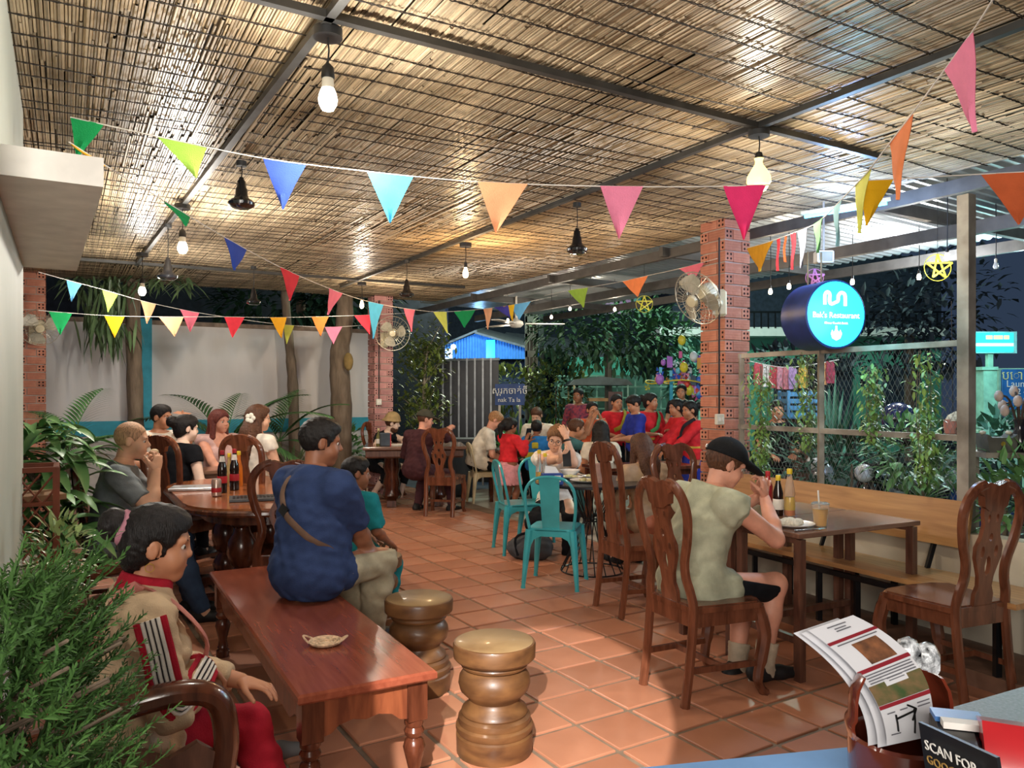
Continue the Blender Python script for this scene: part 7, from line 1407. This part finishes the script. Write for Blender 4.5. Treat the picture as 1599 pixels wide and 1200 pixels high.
# 11-14
who('fair-haired man in a white shirt bent over on the beige metal chair', 773, 655, 10.7, 8, lean=20, lean2=28, hpitch=-30, skin='pink', hands=[(-.05, .42, .08), (.08, .42, .05)], top=dict(m=WHT, n='tee_shirt', sleeve=.75, t=.02, hem=-.06), bottom=dict(m=BLKF, len=1.0), hair=('short', 'ginger'), vox=.017)
w12 = who('small girl in a red top and tiered pink skirt standing with a phone', 797, 665, 9.55, 40, H=1.20, stand=True, hyaw=-8, hpitch=-14, lean=2, skin='brown', female=False, hands=[P(826, 690, 9.7), P(822, 686, 9.45)], poles=[(-.5, 0, -1), (.5, 0, -1)], hdir=((0, .5, 1), (0, .5, 1)), curl=(.8, .8), top=dict(m=REDC, n='jumper', sleeve=1.9, t=.016, hem=.02), bottom=dict(m=PINKS, n='skirt', skirt=.30, w=.20), shoes=None, hair=('pony', 'black'), vox=.014)
sd = Sdf(); sd.cone(w12['hip']-UP*.10, w12['hip']-UP*.26, .15, .18, k=.01, clip=[(w12['hip']-UP*.26, -UP)]); np_obj('skirt_tier', [sd.mesh(.013, amp=.007, wl=.05)], PINKS, w12['root'], w12['off'])
def phone(label, c, rz, tilt=.3):
    t = thing('phone', label, 'phone', c, rz); mb = MB(); rot = M.Rotation(tilt, 3, 'X'); mb.box((0, 0, 0), (.072, .009, .148), rot=rot, ch=.003); mb.build('case', BLKPL, t); mb = MB(); mb.box(rot@V((0, -.0052, 0)), (.064, .001, .136), rot=rot); mb.build('screen', mat('dark_phone_screen', '#20242c', .1), t)
    mb = MB(); mb.box(rot@V((-.02, .006, .05)), (.02, .004, .03), rot=rot); mb.build('camera_bump', BLKPL, t)
phone('small phone held up by the girl in red', P(825, 678, 9.65), .6)
who('man in a white shirt facing the camera behind the boy in blue', 838, 648, 11.3, -110, lean=14, lean2=20, hpitch=-22, skin='light', top=dict(m=WHT, n='tee_shirt', sleeve=.7), bottom=dict(m=BLKF), hair=('short', 'brown'), vox=.018)
w14 = who('boy in a blue and yellow shirt with his back turned', 838, 668, 10.2, 80, H=1.30, stand=False, skin='brown', face=False, top=dict(m=C_('blue_sport_shirt', '#2f7ac0'), n='tee_shirt', sleeve=.8, t=.02), bottom=dict(m=BLKF), hair=('short', 'black'), vox=.016)
mb = MB(); mb.box(w14['S']-w14['f2']*.12-w14['u2']*.22, (.26, .03, .10), rot=M((w14['r2'], w14['f2'], w14['u2'])).transposed()); mb.box(w14['S']-w14['f2']*.115-w14['u2']*.08, (.08, .03, .08), rot=M((w14['r2'], w14['f2'], w14['u2'])).transposed(), ch=.01); mb.build('yellow_panel', C_('yellow_shirt_panel', '#c8b83c'), w14['root'], w14['off'])
# 15 woman with glasses and phone
w15 = who('woman with glasses in a white scoop-neck tee, head on her hand, reading her phone', 868, 684, 7.15, -95, H=1.68, lean=16, lean2=20, hyaw=-4, hpitch=-10, hroll=-8, female=True, skin='light', hands=[P(884, 682, 6.98), P(877, 716, 6.72)], poles=[(-.25, .6, -1), (.8, -.2, -.8)], hdir=((.5, -.2, 1), (-.6, .3, .6)), palm=((.4, -1, 0), (-.3, 0, .6)), curl=(.6, .7), top=dict(m=C_('cream_tee_fabric', '#e6e2da'), n='tee_shirt', sleeve=.5, low=.045, t=.018), bottom=dict(m=BLKF, t=.025), hair=('bun', 'lightbrown'), vox=.014, feet=[(-.12, .3, -.45), (.16, .12, -.45)])
mb = MB()
for q in (-1, 1): mb.tube([w15['HP'](q*.032+.023*math.cos(t), .101, .0+.022*math.sin(t)) for t in [2*PI*k/16 for k in range(16)]], .0016, 5, closed=True); mb.tube([w15['HP'](q*.055, .100, .004), w15['HP'](q*.078, .0, .006)], .0015, 5)
mb.tube([w15['HP'](-.01, .103, .004), w15['HP'](.01, .103, .004)], .0015, 5); mb.build('eyeglasses', BLACK, w15['root'], w15['off'])
ee, ww_ = w15['arms'][0]; ring('wristwatch', w15, ee.lerp(ww_, .86), ww_-ee, .032, .010, BLKPL)
phone('black phone in the hand of the woman with glasses', P(885, 716, 6.70), .15, -.35)
strip('bag_strap', w15, [w15['SR']+UP*.05-w15['r']*.06, w15['SR']-w15['r']*.07-UP*.06+w15['f2']*.09, w15['S']+w15['r']*.09-UP*.17+w15['f2']*.13], .009, BLKF, w15['f'], .004)
bagp = thing('backpack', 'dark grey rucksack slumped on the floor left of the round table', 'bag', fx(P(826, 800, 6.9))); sd = Sdf(); sd.ell((0, 0, .10), (.20, .15, .11), k=.03); sd.ell((.09, -.05, .12), (.12, .12, .12), k=.05); np_obj('bag_body', [sd.mesh(.014, amp=.006, wl=.09)], C_('charcoal_rucksack', '#4b4c4f'), bagp, (0, 0, 0)); mb = MB(); mb.tube(spline([(-.1, -.12, .05), (-.12, -.1, .2), (0, -.06, .24), (.08, -.08, .2)], 4), .012, 6); mb.build('strap', BLKF, bagp)
# 16-17, 29
who('girl with long straight black hair in a white dress, seen from behind', 938, 672, 8.6, 88, H=1.50, lean=4, female=True, face=False, skin='tan', top=dict(m=WHT, n='dress_top', sleeve=.5), bottom=dict(m=WHT, n='dress_skirt', skirt=.5), hair=('long', 'black'), vox=.017)
who('brown-haired woman in a tan knit with a coral skirt, behind the high-backed chair', 1000, 698, 6.55, 112, H=1.66, lean=14, female=True, face=False, skin='light', hands=[(-.15, .35, .2), (.15, .35, .2)], top=dict(m=TANT, n='knit_top', sleeve=1.7, t=.02), bottom=dict(m=ORG, n='skirt', skirt=.8), hair=('long', 'brown'), vox=.016)
who('person in dark teal clothes bending forward among the dancers with hands raised', 900, 668, 9.3, 15, H=1.6, lean=30, lean2=36, skin='tan', hands=[P(920, 655, 9.4), P(932, 668, 9.0)], poles=[(-.5, 0, -1), (.5, .2, -1)], hdir=((.1, .3, 1), (.1, .5, 1)), top=dict(m=TEALD, n='shirt', sleeve=.6, hem=-.2), bottom=dict(m=TEALD), hair=('short', 'brown'), vox=.018)
# 18 onlooker
who('person in a red plaid shirt standing by the tuk-tuk', 903, 617, 12.2, -120, H=1.66, stand=True, lean=6, skin='brown', hands=[(-.2, .12, -.05), (.2, .15, .0)], top=dict(m=mat('red_plaid_cloth', '#a8404c', .9, col2='#4a3048', scale=26), n='shirt', sleeve=1.4), bottom=dict(m=BLKF), hair=('short', 'black'), vox=.02)
# 19-24 dancers
def dancer(label, px, py, d, yaw, H, topm, botm, sash=None, **k):
    kw = dict(H=H, stand=True, skin='tan', top=dict(m=topm, n='costume_jacket', sleeve=k.pop('sl', .9), hem=-.06), bottom=dict(m=botm, n='sarong', skirt=.62, w=.19), vox=.017, hair=k.pop('hair', ('bun', 'black')), shoes=None, group=None); kw.update(k)
    w = who(label, px, py, d, yaw, **kw)
    if sash: strip('sash', w, [w['SL']+UP*.075+w['r2']*.03+w['f2']*.02, w['SL']+w['r2']*.08+w['f2']*.125+UP*.0, w['SL']+w['r2']*.12+w['f2']*.15-UP*.08, w['S']+w['f2']*.155-UP*.17, w['mid']+w['f2']*.15+w['r2']*.10-UP*.03], .028, C_('sash_'+sash[1:], sash), w['f2'], .006)
    strip('collar_trim', w, [w['nb']-w['r2']*.07-w['f2']*.01, w['nb']-w['r2']*.05+w['f2']*.05-UP*.01, w['nb']+w['f2']*.075-UP*.022, w['nb']+w['r2']*.05+w['f2']*.05-UP*.01, w['nb']+w['r2']*.07-w['f2']*.01], .008, C_('gold_trim', '#d8b040'), w['f2'], .006)
    ring('waist_belt', w, w['hip']+w['u1']*.09, w['u1'], .118, .018, C_('gold_belt', '#caa648')); return w
dancer('child with a pale mask over the mouth in an orange costume among the dancers', 925, 640, 10.1, -75, 1.38, C_('orange_costume', '#d8623c'), BLKF, hpitch=8, hands=[(-.05, .2, .42), (.05, .2, .42)], hair=('short', 'black'))
dancer('child dancer in red and green behind the masked child', 963, 628, 10.6, -70, 1.45, REDC, BLKF, '#a8a03c', hands=[(-.12, .22, .1), (.12, .22, .1)], hair=('short', 'black'))
dancer('boy dancer in royal blue with a red neckerchief looking down', 990, 630, 9.6, -165, 1.46, BLUEC, BLKF, hpitch=-24, hands=[(-.1, .28, .12), (.12, .28, .1)], hair=('short', 'black'))
dancer('smiling woman dancer in red with a green sash', 1016, 627, 10.1, -60, 1.50, REDC, BLUEC, '#4f9a5c', hyaw=22, hpitch=4, female=True, hands=[(-.1, .25, .2), (.14, .26, .16)])
dancer('girl dancer in red nearer the tuk-tuk, in profile', 1056, 636, 9.9, -170, 1.42, REDC, BLUEC, hands=[(-.05, .34, .02), (.1, .34, .0)], female=True, sl=1.8)
dancer('girl dancer in red with gold trim next to the brick pillar, in profile', 1077, 640, 9.2, -160, 1.40, REDC, BLUEC, '#2c2c34', hands=[(-.05, .36, .02), (.1, .36, .0)], female=True, sl=1.8)
who('face of a person among the toys behind the dancers', 1064, 611, 12.0, -110, H=1.60, stand=True, skin='tan', top=dict(m=BLKF, n='shirt', sleeve=.6), bottom=dict(m=BLKF), hair=('short', 'black'), vox=.02, female=True)
who('person with black hair in a dark shirt seen through the left screen panel', 1213, 640, 8.6, -95, H=1.5, stand=True, skin='tan', top=dict(m=BLKF, n='shirt', sleeve=.6), bottom=dict(m=BLKF), hair=('short', 'black'), vox=.018)
# 28 man eating
w28 = who('man in a sage sleeveless shirt, black shorts and black cap eating at the brown table', 1133, 722, 4.02, 24, H=1.72, lean=12, lean2=24, hyaw=-16, hpitch=-16, skin='pink', hands=[P(1188, 775, 4.30), P(1194, 778, 4.06)], poles=[(-.6, .3, -1), (.55, .42, -1)], hdir=((.25, .0, 1), (-.15, .1, 1)), palm=((.7, -.5, 0), (-.8, -.5, 0)), curl=(.95, .9), feet=[(-.04, .33, -.47), P(1193, 1035, 3.93)-UP*.02], kpole=[(-.1, 1, .8), (.05, 1, .75)], top=dict(m=SAGE, n='hooded_shirt', sleeve=0, t=.034, hem=-.06, hood=1, amp=.004, wl=.12), bottom=dict(m=BLKF, n='shorts', len=.94, t=.020), socks=CREAMSOCK, shoes=SHOE_BLK, hair=('short', 'brown'), cap=('cap', DKCAP), vox=.011)
bk2 = MB(); c = w28['HP'](0, -.128, .05); bk2.box(c, (.012, .006, .018), rot=w28['HR']); bk2.build('cap_buckle', mat('silver_buckle', '#d8d8d8', .3, .8), w28['root'], w28['off'])
